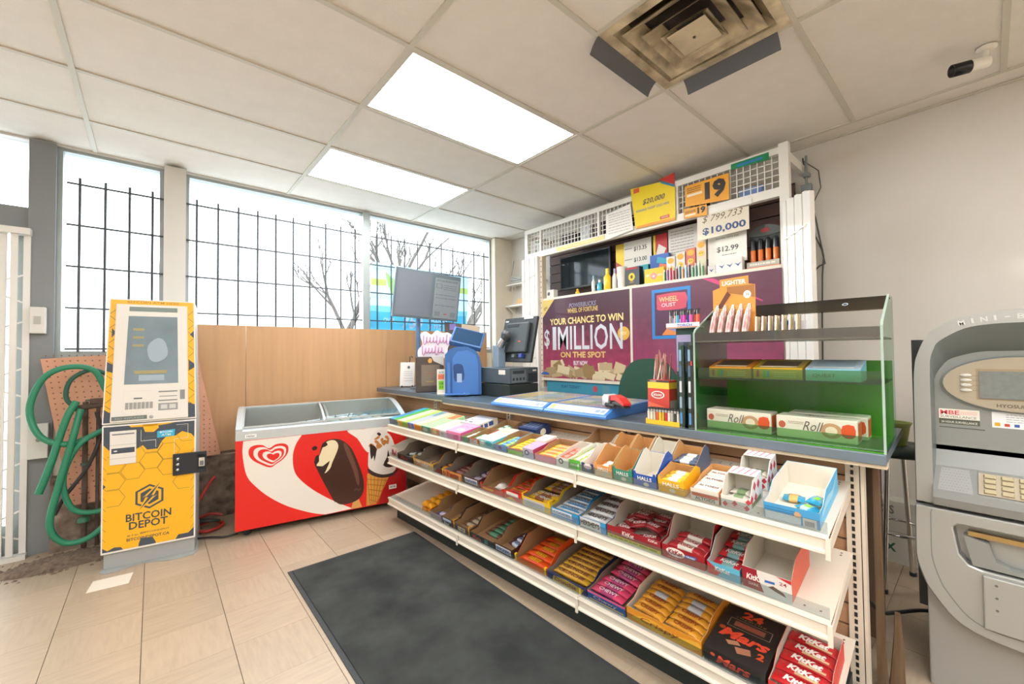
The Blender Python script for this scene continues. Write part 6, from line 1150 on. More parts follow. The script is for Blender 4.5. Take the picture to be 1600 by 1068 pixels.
snack('orange snack box with rainbow blocks in the clear case', .045, .21, '#eb981f', '#c97f22', RB); snack('golden snack box with rainbow blocks in the clear case', .218, .385, '#e6ac24', '#b59a2c', RB); snack('sky blue protein snack box in the clear case', .395, .555, '#8fc6e4', '#b7c4d2', [], 'QUEST')
def roll(label, x, y, z=.0055):
    t = inc('cake_roll_box', label, 'cake box', x, y, z); w, d, h = .25, .10, .085; MB().box((0, 0, 0), (w, d, h), P('#e9e0d0')).build('carton', t, bevel=.004); pl = front(0); tp = topf(h)
    for p, sx in ((pl, 1), (tp, 1)): txt(t, p, 'Roll', .12, .052, .065, .035, '#6a5a54', .0, .4)
    flat(t, 'cake_picture', pl, [ell(.175, .042, .032, .028, 18)], P('#c79a72')); flat(t, 'cake_swirl', pl, [ell(.175, .042, .018, .016, 14)], P('#ead9c0'), .001); flat(t, 'orange_end', pl, [arc([(.205, .03), (.208, .065), (.24, .068), (.244, .03), (.225, .02)], 2)], P('#e4572a'), .001); flat(t, 'red_mark', pl, [ell(.02, .05, .012, .014, 10)], P('#c8644c')); scribble(t, pl, .04, .09, [.062, .056], .003, '#b8a090', 5); flat(t, 'orange_end', rside(w), [rect(.01, .01, d-.01, h-.01)], P('#e0653a'))
roll('cream cake roll box alone at the left of the case floor', .022, .07); roll('cream cake roll box in front at the right of the case floor', .29, .07); roll('cream cake roll box behind at the right of the case floor', .305, .19)
# ================================================================ goods in the tobacco cage
ZS = 1.8245
t = cgthing('wall_monitor', 'dark wide monitor hung inside the tobacco cage', 'monitor', 3.05, 1.93, .25)
MB().box((0, 0, 0), (.66, .03, .36), BLK).build('frame', t, bevel=.005); MB().box((.02, -.002, .02), (.64, 0, .345), mat('glossy_screen', '#20282c', .06)).build('screen', t)
def sheet(label, y0, y1, z0, z1, col, dx=.20, cat='paper', name='price_sheet'):
    t = cgthing(name, label, cat, y0, z0, dx); w, h = y0-y1, z1-z0; MB().box((0, 0, 0), (w, .003, h), P(col)).build('sheet', t); return t, front(0), w, h
t, pl, w, h = sheet('white price sheet reading thirteen dollars, right of the dark monitor', 2.20, 1.92, 2.02, 2.27, '#e2ded2'); txt(t, pl, '$13.35', .17, .17, .13, .045, '#4a4a48', .02); txt(t, pl, '$13.00', .17, .07, .13, .045, '#4a4a48', .02); scribble(t, pl, .01, .09, [.18, .08], .008, '#7a7874', 2)
t, pl, w, h = sheet('yellow poster strip beside the thirteen-dollar sheet', 2.30, 2.21, 1.95, 2.27, '#e2c020', .215, 'poster', 'poster'); flat(t, 'red_wedge', pl, [[(0, .05), (.088, .05), (.088, .10), (0, .16)]], P('#a8382c'))
t, pl, w, h = sheet('red cigarette poster with a white pack picture', 1.90, 1.77, 1.99, 2.27, '#c42c2c', .20, 'poster', 'poster'); flat(t, 'pack_picture', pl, [[(.02, .10), (.08, .07), (.12, .15), (.05, .20)]], P('#e6ded4')); flat(t, 'yellow_edge', pl, [rect(-.0, .0, .02, .28)], P('#e4c820'), .001)
t, pl, w, h = sheet('large white price list in the middle of the cage', 1.76, 1.44, 2.0, 2.29, '#e4e0d8'); scribble(t, pl, .02, w-.1, [.26, .235, .21, .185, .16, .135, .11, .085], .006, '#9a9894', 6)
t, pl, w, h = sheet('navy poster strip right of the large price list', 1.435, 1.38, 2.02, 2.29, '#24405c', .20, 'poster', 'poster')
t, pl, w, h = sheet('white sheet reading twelve ninety-nine hanging near the lighters', 1.37, 1.10, 1.90, 2.12, '#e6e2d8', .06); txt(t, pl, '$12.99', .14, .105, .15, .045, '#4c4a48', .015); txt(t, pl, 'PLAYERS KING SIZE', .14, .19, .16, .012, '#6a6864'); scribble(t, pl, .10, .20, [.06], .006, '#8a8884', 2)
def cbox(name, label, cat, y0, y1, h, d, col, dx, side=None, z=ZS, group=None):
    t = cgthing(name, label, cat, y0, z, dx, group); w = y0-y1; b = MB(); v = [(0, 0, 0), (w, 0, 0), (w, d, 0), (0, d, 0), (0, 0, h), (w, 0, h), (w, d, h), (0, d, h)]; b.add(v, [(0, 1, 5, 4)], P(col)); b.add(v, [(4, 5, 6, 7), (1, 2, 6, 5), (2, 3, 7, 6), (3, 0, 4, 7), (0, 3, 2, 1)], P(side or col)); b.build('carton', t); return t, front(0), w
t, pl, w = cbox('card_game_box', 'black box with a yellow emblem on the cage shelf', 'box', 2.085, 1.945, .17, .06, '#454a52', .04, '#2a2e30'); flat(t, 'yellow_emblem', pl, [ell(.065, .085, .032, .035, 20)], P('#e9c62c')); flat(t, 'emblem_core', pl, [ell(.065, .085, .012, .016, 12)], P('#5a4a1c'), .001); scribble(t, pl, .045, .085, [.04, .032], .006, '#a88a3c', 2); flat(t, 'red_lid_edge', pl, [rect(.01, .15, .12, .168)], P('#b02c34')); flat(t, 'yellow_foot', pl, [rect(.02, .004, .11, .012)], P('#d9b83a'))
t, pl, w = cbox('sweet_box', 'bright yellow box with pink flower on the cage shelf', 'box', 1.89, 1.715, .125, .08, '#f0b92c', .03); flat(t, 'pink_flower', pl, [ell(.085, .06, .028, .028, 12)], P('#e58a8c')); flat(t, 'flower_core', pl, [ell(.085, .06, .012, .012, 10)], P('#f0c8c0'), .001); scribble(t, pl, .015, .05, [.06], .02, '#f2d8a8', 2); scribble(t, pl, .12, .165, [.055], .02, '#f2d8a8', 3)
t, pl, w = cbox('blue_carton', 'blue carton with orange packets behind the yellow box', 'box', 1.90, 1.73, .26, .04, '#2f5fae', .14, '#274f94'); flat(t, 'orange_patch', pl, [[(.07, .08), (.16, .06), (.165, .16), (.09, .18)]], P('#d9703a')); flat(t, 'teal_patch', pl, [[(.06, .19), (.165, .17), (.165, .21), (.07, .24)]], P('#2f9ab4'))
t, pl, w = cbox('teal_carton', 'small teal carton behind the black emblem box', 'box', 2.06, 1.93, .20, .05, '#35a8b4', .16)
# bottles and cup
def bottle(label, y, dx, r, h, c, cap, cat='bottle'):
    t = cgthing('spray_bottle', label, cat, y, ZS, dx, 'small bottles on the cage shelf'); MB().lathe([(r*.9, 0), (r, .006), (r, h*.6), (r*.5, h*.72), (r*.4, h*.78)], P(c, .3), 14).build('body', t); MB().lathe([(r*.45, h*.78), (r*.45, h), (0, h)], P(cap, .3), 12).build('cap', t)
bottle('tall white bottle on the cage shelf, leftmost of the bottles', 2.44, .05, .018, .16, '#d8dcd8', '#8fb4c0'); bottle('squat sky blue bottle on the cage shelf', 2.37, .05, .024, .11, '#3fa8cc', '#e2e6e2'); bottle('yellow bottle with tall yellow cap on the cage shelf', 2.28, .05, .034, .20, '#edc92c', '#f0d23c'); bottle('white spray bottle right of the yellow one', 2.21, .06, .022, .19, '#dedcd6', '#b4a8c4')
t = cgthing('paper_cup', 'tall cream cup beside the black emblem box', 'cup', 2.13, ZS, .06); MB().lathe([(.036, 0), (.046, .19), (.042, .19), (.033, .005)], P('#dcdacb', .5), 20).build('cup_wall', t)
t = cgthing('toy_duck', 'tiny yellow toy duck on the cage shelf', 'toy', 2.62, ZS, .03); MB().lathe([(.0, 0), (.018, .003), (.022, .015), (.014, .028), (.0, .032)], P('#eebc22'), 12).build('body', t); MB().lathe([(0, .028), (.011, .032), (.013, .042), (.007, .052), (0, .054)], P('#eebc22'), 12).build('head', t); MB().prism([(-.004, .038), (.004, .038), (0, .044)], 'y', -.022, -.010, P('#d8722c')).build('beak', t)
t, pl, w = cbox('white_gadget', 'small white box with a round dial at the left of the cage shelf', 'box', 3.03, 2.93, .085, .06, '#e2ded4', .02); flat(t, 'dial', pl, [ell(.03, .045, .018, .02, 14)], P('#55585c'))
# hanging lighter cards and small packets
for k in range(4):
    y = 1.70-.082*k; t, pl, w = cbox('lighter_card', ['lighter card with smiling yellow faces, first from the left', 'lighter card with smiling yellow faces, second from the left', 'red-edged lighter card with a yellow face, third from the left', 'tallest lighter card with stacked yellow faces, rightmost'][k], 'lighter card', y, y-.072, (.20, .22, .235, .28)[k], .05, ('#d8cfc8', '#d9d4c8', '#d0705c', '#dcc6b4')[k], .05, group='lighter cards on the cage shelf'); h = (.20, .22, .235, .28)[k]
    flat(t, 'yellow_face', pl, [ell(.036, h-.035, .028, .024, 14)], P('#e8a62c')); flat(t, 'yellow_face', pl, [ell(.036, h-.10, .024, .022, 14)], P('#ecc03a')); flat(t, 'pale_base', pl, [rect(.008, .01, .064, h-.14)], P(('#c9d4d8', '#d9d0c4', '#d8b8c4', '#cfd0b0')[k])); flat(t, 'eyes', pl, [ell(.028, h-.098, .004, .005, 6), ell(.044, h-.098, .004, .005, 6)], P('#5a3a1c'), .001)
PC = ['#4a9a62', '#8a4a9a', '#d83a5c', '#c82c44', '#7a2c2c', '#3a7a8c', '#d8843a', '#7fb8d0', '#3a3e42', '#5aa86a', '#4a8a7a', '#a8c4a0', '#6a9a72']
for k, c in enumerate(PC):
    y = 1.70-.0255*k; o = MB().prism(ell(0, 0, .010, .008, 10), 'z', 0, .075+.012*(k % 3), P(c, .3), smooth=True).prism(ell(0, 0, .007, .006, 8), 'z', .075+.012*(k % 3), .092+.012*(k % 3), P('#d9d4c8'), smooth=True).build('novelty_lighter', None, (CGX+.018, y, ZS)); tag(o, ['green', 'violet', 'pink', 'crimson', 'maroon', 'petrol', 'orange', 'pale blue', 'black', 'leaf green', 'sea green', 'sage', 'moss green'][k]+' novelty lighter in the row on the cage shelf', 'lighter', 'novelty lighters on the cage shelf')
t, pl, w = cbox('wing_box', 'white box with blue wing emblems on the cage shelf', 'box', 1.30, 1.12, .10, .05, '#e0ded8', .02); flat(t, 'wing_emblem', pl, [[(.02+.055*k, .06), (.045+.055*k, .05), (.065+.055*k, .065), (.045+.055*k, .035)] for k in range(3)], P('#4a5f94'))
t, pl, w = cbox('wing_box', 'smaller white box with blue wing emblem beside the larger one', 'box', 1.36, 1.305, .07, .05, '#dcdad4', .025); flat(t, 'wing_emblem', pl, [[(.01, .045), (.027, .035), (.045, .045), (.027, .02)]], P('#4a5f94'))
t = cgthing('torch_display', 'black display holding orange-tipped torch lighters in the cage', 'lighter display', 1.10, ZS, .05); MB().box((0, 0, 0), (.20, .08, .05), P('#b9b6a8')).box((0, .07, .05), (.20, .08, .25), P('#2c2e2e')).build('stand', t); MB().prism(arc([(-.005, .25), (.02, .29), (.10, .315), (.18, .29), (.205, .25), (.10, .235)], 3), 'y', .064, .07, P('#565a58')).build('header', t); flat(t, 'red_oval', front(.064), [ell(.10, .275, .03, .016, 16)], P('#a83a3c')); flat(t, 'orange_foot', front(0), [rect(0, 0, .20, .014)], P('#e2632c')); scribble(t, front(0), .02, .18, [.025], .014, '#e6e2d8', 4)
for k in range(4):
    o = MB().lathe([(.017, 0), (.017, .085), (.015, .09)], P('#e2762c', .3), 12).lathe([(.0165, .085), (.016, .15), (.010, .165), (0, .165)], P('#22282a', .3), 12).build('torch_lighter', None, (CGX+.05+.04, 1.10-.03-.047*k, ZS+.0505)); tag(o, ['first', 'second', 'third', 'fourth'][k]+' black and orange torch lighter from the left in the black display', 'lighter', 'torch lighters in the black cage display')
t, pl, w = cbox('tall_pack', 'slim brown pack beside the black torch display', 'box', .895, .865, .22, .04, '#5a4a40', .05); flat(t, 'orange_dots', pl, [ell(.015, .05+.03*q, .008, .010, 8) for q in range(4)], P('#c8783c'))
t, pl, w = cbox('dark_pack', 'low black pack on the cage shelf below the twelve ninety-nine sheet', 'box', 1.44, 1.375, .13, .04, '#2c302c', .06); flat(t, 'green_mark', pl, [ell(.03, .08, .018, .014, 10)], P('#8a9a3c'))
# stock seen through the mesh
for k, (y, w, h, c) in enumerate(((2.86, .20, .12, '#3c3434'), (2.60, .12, .16, '#d8dade'), (2.44, .22, .14, '#3a302e'), (2.16, .18, .12, '#4a3a38'), (1.50, .10, .10, '#2c2a2a'), (1.14, .14, .07, '#7a9ad0'), (1.18, .20, .05, '#4a9a5c'))):
    t = cgthing('stock_carton', ['dark carton seen through the far left of the mesh', 'pale carton seen through the left part of the mesh', 'brown carton seen through the left mesh, beside the pale one', 'dark carton behind the hanging price list', 'black carton left of the orange age sign', 'pale blue carton on the mesh rail at the right', 'flat green carton on the mesh rail at the right'][k], 'carton', y, 2.336, .06+(.09 if k == 6 else 0)); MB().box((0, 0, 0), (w, .12 if k < 5 else .07, h), P(c)).build('carton', t)
# hanging wires by the right end
for k, (pts, r) in enumerate(((([(3.47, .83, 2.62), (3.46, .81, 2.42), (3.465, .765, 2.18), (3.47, .725, 1.90), (3.47, .735, 1.77), (3.47, .743, 1.46), (3.47, .75, .9)]), .005), ([(3.475, .80, 2.30), (3.475, .77, 2.05), (3.475, .735, 1.95), (3.475, .72, 1.85), (3.47, .75, 1.84), (3.46, .785, 1.80)], .005), ([(3.46, .83, 2.60), (3.465, .74, 2.50), (3.468, .73, 2.38), (3.465, .79, 2.25)], .003))):
    q = []; pts = [Vector(p) for p in pts]
    for i in range(len(pts)-1):
        for s in range(4): q.append(pts[i].lerp(pts[i+1], s/4))
    tag(MB().tube(q+[pts[-1]], r, P('#4a4a46'), 6).build('hanging_wire'), ['long dark wire hanging down the right wall', 'short dark wire curling beside the long one', 'thin looped wire at the cage top corner'][k], 'wire', 'wires by the cage')
t = thing('junction_clamp', 'grey metal clamps on the cage corner wires', 'clamp', (3.42, .80, 2.36)); MB().box((-.02, -.03, 0), (.03, .03, .05), mat('galvanised', '#8b9494', .4, .5)).build('lower_clamp', t, bevel=.006); MB().box((-.02, -.02, .10), (.03, .02, .13), mat('galvanised')).build('middle_clamp', t, bevel=.006); MB().tube([(0, 0, .0), (0, 0, .25)], .008, mat('galvanised')).build('rod', t)
# wall shelves and cables left of the cage
t = thing('wall_shelf', 'white wall shelf with a tan box, left of the cage', 'shelf', (3.5, 4.0, 1.83)); MB().box((-.14, -.62, 0), (0, .0, .02), WHITE).build('board', t); MB().prism([(-.12, 0), (0, 0), (0, -.10)], 'y', -.05, -.03, WHITE).build('bracket', t); MB().prism([(-.12, 0), (0, 0), (0, -.10)], 'y', -.56, -.54, WHITE).build('bracket', t)
tag(bar('tan_box', (3.38, 3.55, 1.8505), (3.49, 3.80, 1.92), P('#dcae74')), 'tan box lying on the white wall shelf', 'box')
t = thing('wall_shelf', 'upper white wall shelf carrying coiled cables', 'shelf', (3.5, 4.0, 2.10)); MB().box((-.12, -.62, 0), (0, .0, .015), WHITE).build('board', t)
rg = random.Random(4)
for k in range(5):
    z0 = 1.86+.05*k; pts = [(3.42, 3.98-.1*k*.3, 2.05+.12*k*(k % 2)), (3.40, 3.92, 2.14+.02*k), (3.40, 3.80, 2.14+.01*k), (3.38, 3.70, 2.13+.03*(k % 3)), (3.40, 3.56, 2.18+.10*(k % 3)), (3.42, 3.48, 2.32+.05*k)]; pts = [Vector(p) for p in pts]; q = []
    for i in range(len(pts)-1):
        for s in range(4): q.append(pts[i].lerp(pts[i+1], s/4))
    tag(MB().tube(q+[pts[-1]], .006, P('#8f918c' if k % 2 else '#c9c9c2'), 6).build('coiled_cable'), 'grey cable trailing over the wall shelf left of the cage', 'cable', 'cables left of the cage')

# ================================================================ window bars, poster and the view
BARM = mat('bar_iron', '#4a4e52', .5)
def grille(label, x0, x1, n, z0=1.30, zt=2.50, hz=(2.455, 2.17, 1.885, 1.60, 1.32)):
    t = thing('window_grille', label, 'window bars', (0, 4.085, 0))
    for k in range(n):
        x = x0+(x1-x0)*(k+.5)/n; MB().tube([(x, 0, z0), (x, 0, zt)], .0075, BARM, 6).build('upright_bar', t)
    for z in hz: MB().box((x0, -.004, z-.006), (x1, .004, z+.006), BARM).build('cross_bar', t)
grille('iron window bars in the narrow pane left of the pillar', -.455, .05, 4); grille('iron window bars in the wide pane right of the pillar', .182, 1.57, 10); grille('iron window bars in the right-hand pane behind the blue poster', 1.65, 3.17, 10)
t = thing('window_poster', 'pale blue lottery poster stuck on the window', 'poster', (1.67, 4.118, 1.50)); MB().add([(-.02, 0, 0), (1.18, 0, 0), (1.22, 0, .68), (.02, 0, .71), (-.02, .004, 0), (1.18, .004, 0), (1.22, .004, .68), (.02, .004, .71)], [(0, 1, 2, 3), (7, 6, 5, 4), (0, 4, 5, 1), (1, 5, 6, 2), (2, 6, 7, 3), (3, 7, 4, 0)], backlit('poster_pale', '#cdeaf6')).build('sheet', t); pl = front(0)
CY = backlit('poster_cyan', '#6cc0da'); WHT = backlit('poster_white', '#ffffff'); YL = backlit('poster_yellow', '#dfe07a')
flat(t, 'cyan_band', pl, [rect(-.015, .003, 1.175, .20)], CY); flat(t, 'light_band', pl, [rect(-.01, .20, 1.19, .26)], backlit('poster_sky', '#9fd6ea')); flat(t, 'yellow_patch', pl, [rect(.0, .47, .17, .54)], YL); flat(t, 'yellow_patch', pl, [rect(1.02, .47, 1.20, .54)], YL); flat(t, 'green_leaf', pl, [arc([(.16, .62), (.20, .45), (.28, .34), (.34, .45), (.37, .62), (.26, .55)], 3)], backlit('poster_lime', '#c0dc84'))
txt(t, pl, 'OVER', .20, .115, .13, .05, WHT, .03); txt(t, pl, '750', .47, .11, .25, .16, WHT, .05, .15); txt(t, pl, 'MILLION', .78, .14, .25, .06, WHT, .03); txt(t, pl, 'IN PRIZES', .78, .06, .25, .05, WHT, .03)
# bare trees outside
def tree(label, x, y, h, seed):
    rg = random.Random(seed); b = MB(); bk = mat('bark', '#5f5852', .9, noise=(8, .25))
    def grow(p, d, L, r, n):
        q = [p]; cur = p.copy(); dd = d.copy()
        for k in range(3): dd = (dd+Vector((rg.uniform(-.12, .12), rg.uniform(-.12, .12), rg.uniform(-.02, .1)))).normalized(); cur = cur+dd*L/3; q.append(cur.copy())
        b.tube(q, [r, r*.9, r*.8, r*.68], bk, 5, caps=False)
        if n:
            for k in range(3 if n > 1 else 4):
                a = rg.uniform(0, 2*PI); s = rg.uniform(.35, .75); nd = (dd+Vector((math.cos(a)*s, math.sin(a)*s, rg.uniform(-.05, .3)))).normalized(); grow(q[rg.choice((2, 3, 3))], nd, L*rg.uniform(.6, .78), r*.58, n-1)
    grow(Vector((0, 0, 0)), Vector((0, 0, 1)), h*.36, h*.024, 4)
    t = thing('bare_tree', label, 'tree', (x, y, -.15)); b.build('trunk_and_branches', t)
tree('bare tree outside behind the blue window poster', 6.6, 13.0, 7.0, 5); tree('bare tree outside close to the right window edge', 8.6, 12.5, 6.0, 8); tree('slender bare tree far outside, seen above the blue poster', 5.6, 16.0, 6.0, 11); tree('twiggy bare tree outside near the window corner', 7.6, 11.0, 4.5, 17)
tag(bar('snowy_hedge', (2.0, 17.5, -.15), (14, 18.5, 1.6), mat('hedge_pale', '#c9cccb', .95, noise=(2, .3), bump=(6, 1))), 'pale snowy hedge beyond the trees', 'hedge')
# ================================================================ corner left of the kiosk
m_gate = mat('gate_white', '#e9e6e0', .4)
t = thing('shutter_gate', 'white folding lattice gate in front of the shop door', 'gate', (-.60, 4.02, 0))
for k in range(9): MB().box((-.05*k-.034, -.012 if k % 2 else .012, .03), (-.05*k-.004, .006 if k % 2 else .03, 2.05), m_gate).build('upright_channel', t)
for z in [.2+.3*k for k in range(6)]:
    for s in (-1, 1): MB().add([(-.44, .032, z-s*.1), (-.44, .032, z-s*.1+.012), (-.01, .032, z+s*.1+.012), (-.01, .032, z+s*.1)], [(0, 1, 2, 3)], m_gate).build('lattice_bar', t)
MB().box((-.75, -.03, 0), (.0, .05, .025), m_gate).build('floor_track', t); MB().box((-.75, -.03, 2.05), (.0, .05, 2.09), m_gate).build('head_track', t)
t = thing('switch_box', 'small white box mounted high on the dark door post', 'box', (-.60, 4.045, 1.42)); MB().box((0, -.05, 0), (.07, 0, .17), P('#dcdad4')).build('housing', t, bevel=.004); MB().box((.02, -.054, .06), (.05, -.05, .11), P('#b8b6b0')).build('cover_plate', t)
t = thing('meter_box', 'white box mounted low on the dark door post', 'box', (-.60, 4.045, .62)); MB().box((0, -.06, 0), (.09, 0, .22), P('#d9d8d4')).build('housing', t, bevel=.004); MB().lathe([(.012, 0), (.012, .01)], P('#8a8a88'), 12, Matrix.Translation((.05, -.06, .12)) @ Matrix.Rotation(PI/2, 4, 'X')).build('knob', t)
# pegboards leaning on the window wall
def pegboard(label, pts, ly, lean, seed):
    """pts: corners (x, z); leans from y=ly at the foot towards the wall"""
    zs = [p[1] for p in pts]; z0, z1 = min(zs), max(zs); t = thing('pegboard', label, 'pegboard', (pts[0][0], ly, z0)); pk = mat('pegboard_pink', '#d9a183', .75, noise=(5, .1))
    f = lambda x, z, o=0: (x-pts[0][0], (z-z0)/(z1-z0)*lean-o, z-z0)
    v = [f(x, z) for x, z in pts]+[f(x, z, -.006) for x, z in pts]; MB().add(v, [(0, 1, 2, 3), (7, 6, 5, 4), (0, 4, 5, 1), (1, 5, 6, 2), (2, 6, 7, 3), (3, 7, 4, 0)], pk).build('board', t)
    h = MB(); dk = P('#8a5a40'); xs = [p[0] for p in pts]; z = z0+.03
    while z < z1-.02:
        s = (z-z0)/(z1-z0); xa = pts[0][0]+(pts[3][0]-pts[0][0])*s; xb = pts[1][0]+(pts[2][0]-pts[1][0])*s; x = xa+.02
        while x < xb-.015: h.poly([f(x+dx, z+dz, .0008) for dx, dz in rect(-.004, -.004, .004, .004)], dk); x += .035
        z += .035
    tag(h.build('peg_holes', t), kind='stuff')
pegboard('pinkish pegboard leaning behind the green hose', [(-.40, .30), (.04, .30), (.04, 1.30), (-.555, 1.255)], 3.935, .10, 1); pegboard('pinkish pegboard strip leaning right of the yellow kiosk', [(.10, .50), (.40, .50), (.235, 1.36), (.10, 1.36)], 3.93, .05, 2)
# garden hose and tap
def hose(pts, r, m, name, label, group=None, n=8):
    k = len(pts); q = []; P3 = [Vector(p) for p in pts]
    for i in range(k-1):
        p0, p1, p2, p3 = P3[max(i-1, 0)], P3[i], P3[i+1], P3[min(i+2, k-1)]
        for s in range(6):
            u = s/6; q.append(.5*((2*p1)+(p2-p0)*u+(2*p0-5*p1+4*p2-p3)*u*u+(3*p1-p0-3*p2+p3)*u**3))
    return tag(MB().tube(q+[P3[-1]], r, m, n).build(name), label, 'hose', group)
HG, HG2 = mat('hose_green', '#2f8a68', .45), mat('hose_dark', '#2a5f4c', .45)
def hp(x, z, y=3.86): return (x, y, z)
hose([hp(-.28, .76), hp(-.40, .72, 3.80), hp(-.52, .78, 3.82), hp(-.57, .95, 3.85), hp(-.52, 1.13, 3.86), hp(-.42, 1.20, 3.86), hp(-.30, 1.18, 3.86), hp(-.24, 1.05, 3.86), hp(-.20, .95, 3.85)], .018, HG, 'garden_hose', 'green garden hose loop reaching furthest left', 'loops of garden hose')
hose([hp(-.37, .98, 3.83), hp(-.41, .88, 3.80), hp(-.47, .62, 3.79), hp(-.52, .44, 3.79)], .019, HG, 'garden_hose', 'cut end of green hose hanging down beside the post', 'loops of garden hose')
hose([hp(-.35, .93, 3.82), hp(-.38, .75, 3.78), hp(-.43, .5, 3.77), hp(-.47, .25, 3.77), hp(-.42, .13, 3.77), hp(-.33, .11, 3.77), hp(-.24, .17, 3.77), hp(-.18, .3, 3.80)], .018, HG, 'garden_hose', 'low green hose loop hanging almost to the floor', 'loops of garden hose')
hose([hp(-.18, .80, 3.83), hp(-.28, .77, 3.80), hp(-.37, .68, 3.79), hp(-.42, .5, 3.79), hp(-.38, .32, 3.79), hp(-.28, .27, 3.79), hp(-.18, .30, 3.80)], .016, HG, 'garden_hose', 'inner green hose loop curling behind the kiosk', 'loops of garden hose')
hose([hp(-.36, .92, 3.88), hp(-.42, 1.0, 3.88), hp(-.40, 1.12, 3.88), hp(-.30, 1.18, 3.88), hp(-.2, 1.12, 3.88)], .013, HG2, 'garden_hose', 'thin dark green hose inside the upper loop', 'loops of garden hose')
hose([hp(-.28, .90, 3.86), hp(-.26, .75, 3.86), hp(-.32, .55, 3.85), hp(-.42, .38, 3.85), hp(-.46, .28, 3.85)], .011, mat('hose_black', '#3a3634', .5), 'black_hose', 'thin black hose running down behind the green loops')
t = thing('standpipe', 'weathered water standpipe with taps behind the hose', 'tap', (-.335, 3.90, 0)); ir = mat('rusty_iron', '#6d5a4e', .7, .3, noise=(20, .4)); MB().tube([(0, 0, .0), (0, 0, .97)], .014, ir, 10).build('riser', t); MB().tube([(.06, .0, .02), (.06, 0, .95)], .010, ir, 8).build('second_riser', t); MB().tube([(-.06, -.01, .93), (.10, -.01, .95)], .018, ir, 10).build('manifold', t); MB().box((.02, -.03, .955), (.09, .01, .99), ir).build('valve_body', t, bevel=.005); MB().tube([(.0, -.02, .98), (.11, -.02, .985)], .006, mat('tap_lever', '#55655c', .5), 8).build('lever', t); MB().lathe([(.02, 0), (.02, .015)], mat('tap_lever'), 12, Matrix.Translation((.0, -.02, .56))).build('hose_clip', t); MB().lathe([(.03, 0), (.03, .02), (.015, .03)], P('#3c7a5c'), 14, Matrix.Translation((.0, -.03, .20))).build('foot_tap', t)
# gritty dirt at the foot
def dirt():
    rg = random.Random(2); b = MB(); m = mat('grit', '#7d6c5c', .95, noise=(40, .4)); 
    for k in range(900):
        x, y = rg.gauss(0, .13), rg.gauss(0, .06); s = rg.uniform(.004, .014); z = max(0, .045*(1-(x/.3)**2-(y/.14)**2))*rg.random(); b.add([(x-s, y-s*.6, z), (x+s, y-s*.5, z), (x+s*.7, y+s, z), (x-s*.8, y+s*.8, z), (x+rg.uniform(-s, s)*.3, y, z+s*.9)], [(0, 1, 4), (1, 2, 4), (2, 3, 4), (3, 0, 4), (3, 2, 1, 0)], m)
    rows = [[(math.cos(a)*.30*r, math.sin(a)*.13*r, .045*(1-r*r)+.001) for a in [q*2*PI/24 for q in range(25)]] for r in (1, .75, .5, .25, 0)]; b.grid(rows, m)
    tag(b.build('grit_heap', None, (-.40, 3.78, 0)), 'low heap of grey-brown grit on the floor under the hose', 'grit', kind='stuff')
dirt()
t = thing('floor_sheet', 'white square sheet stuck to the floor before the kiosk', 'sheet', (-.265, 3.20, 0), (0, 0, -.12)); MB().box((0, 0, .0003), (.17, .14, .0015), P('#ded4c6')).build('sheet', t)
for k, (c, pts) in enumerate((('#b8342c', [(.22, 3.80, .02), (.30, 3.74, .06), (.36, 3.78, .04), (.40, 3.74, .02), (.30, 3.66, .02), (.22, 3.72, .03)]), ('#c8483c', [(.20, 3.85, .16), (.26, 3.84, .20), (.32, 3.86, .30), (.36, 3.90, .34)]), ('#2a2c2c', [(.20, 3.62, .01), (.30, 3.56, .012), (.38, 3.50, .012), (.46, 3.50, .012)]), ('#2f3432', [(.21, 3.78, .06), (.30, 3.70, .08), (.37, 3.72, .06), (.33, 3.80, .05), (.24, 3.84, .06)]), ('#a83a30', [(.22, 3.86, .05), (.32, 3.82, .09), (.40, 3.80, .07)]))):
    hose(pts, .011 if k != 2 else .006, P(c), 'power_cable', ['red cable coil on the floor between kiosk and freezer', 'red cable climbing the stone plinth', 'black cable running under the freezer', 'dark cable coil lying on the red one', 'second red cable strand beside the freezer'][k], 'cables beside the freezer')['category'] = 'cable'
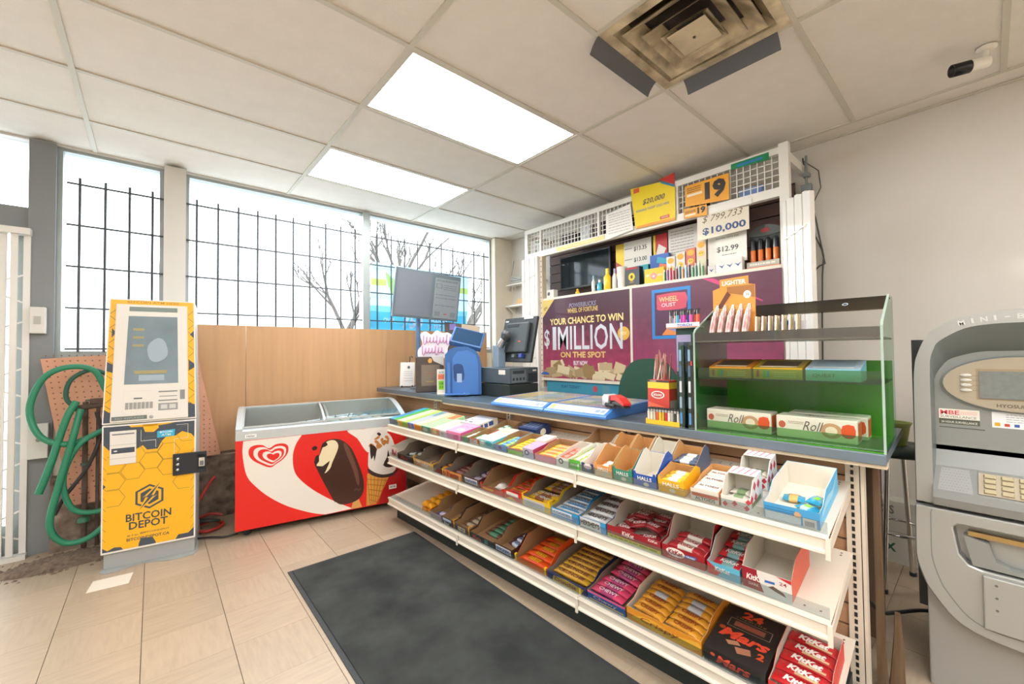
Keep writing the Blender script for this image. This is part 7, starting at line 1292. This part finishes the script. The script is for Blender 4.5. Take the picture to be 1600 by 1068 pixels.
# ================================================================ gap between rack and cash machine
t = thing('bar_stool', 'stool with chrome legs and round black seat in the gap by the wall', 'stool', (3.04, .345, 0), (0, 0, .25)); ch = mat('chrome')
MB().lathe([(.0, .70), (.16, .70), (.17, .72), (.16, .745), (0, .75)], mat('seat_black', '#23302a', .5), 24).build('seat', t)
for k in range(4):
    a = PI/4+k*PI/2+.3; MB().tube([(.09*math.cos(a), .09*math.sin(a), .70), (.17*math.cos(a), .17*math.sin(a), .0)], .012, ch, 10).build('leg', t); MB().lathe([(.016, 0), (.016, .02)], BLK, 10, Matrix.Translation((.17*math.cos(a), .17*math.sin(a), 0))).build('rubber_foot', t)
MB().tube([(.135*math.cos(q*PI/8), .135*math.sin(q*PI/8), .30) for q in range(16)], .008, ch, 8, closed=True).build('foot_ring', t)
t = thing('white_carton', 'white carton with green capitals standing by the wall', 'carton', (3.44, .70, 0), (0, 0, -PI/2)); MB().box((0, -.12, 0), (.42, 0, .36), P('#d5d3ca')).build('carton', t); txt(t, front(-.12), 'MAX', .25, .09, .13, .05, '#2f6a54', .04); flat(t, 'tape', front(-.12), [rect(0, .18, .42, .184)], P('#b4b0a4')); txt(t, front(-.12), 'XS', .28, .31, .06, .05, '#7a7f7c', .02)
t = thing('timber_post', 'weathered timber post leaning at the end of the rack', 'post', G(2.755, .54, 0), (0, 0, GA)); MB().prism([(0, 0), (.028, 0), (.024, .3), (.022, .86), (.004, .86), (.002, .3)], 'y', 0, .04, mat('old_timber', '#6f5a42', .8, noise=(6, .4, '#5d4630'), stretch=(8, 8, .6))).build('post', t)
t = thing('timber_offcut', 'short worn timber offcut standing on the floor by the post', 'timber', G(2.785, .60, 0), (0, 0, GA+.1)); MB().prism([(0, 0), (.045, 0), (.042, .16), (.036, .27), (.020, .27), (.016, .18)], 'y', 0, .03, mat('old_timber')).build('offcut', t)
hose([(2.30, .36, .20), (2.38, .33, .13), (2.5, .29, .10), (2.62, .22, .09), (2.75, .15, .05)], .008, BLK, 'floor_cable', 'black cable sagging from the rack towards the cash machine')['category'] = 'cable'
t = thing('green_pot', 'olive green plastic pot on the stool behind the clear case', 'pot', (3.02, .345, .7505)); MB().lathe([(.05, 0), (.065, .10), (.075, .12), (.07, .12), (.06, .10), (.045, .006)], P('#6f7a2c'), 18).build('pot_wall', t)
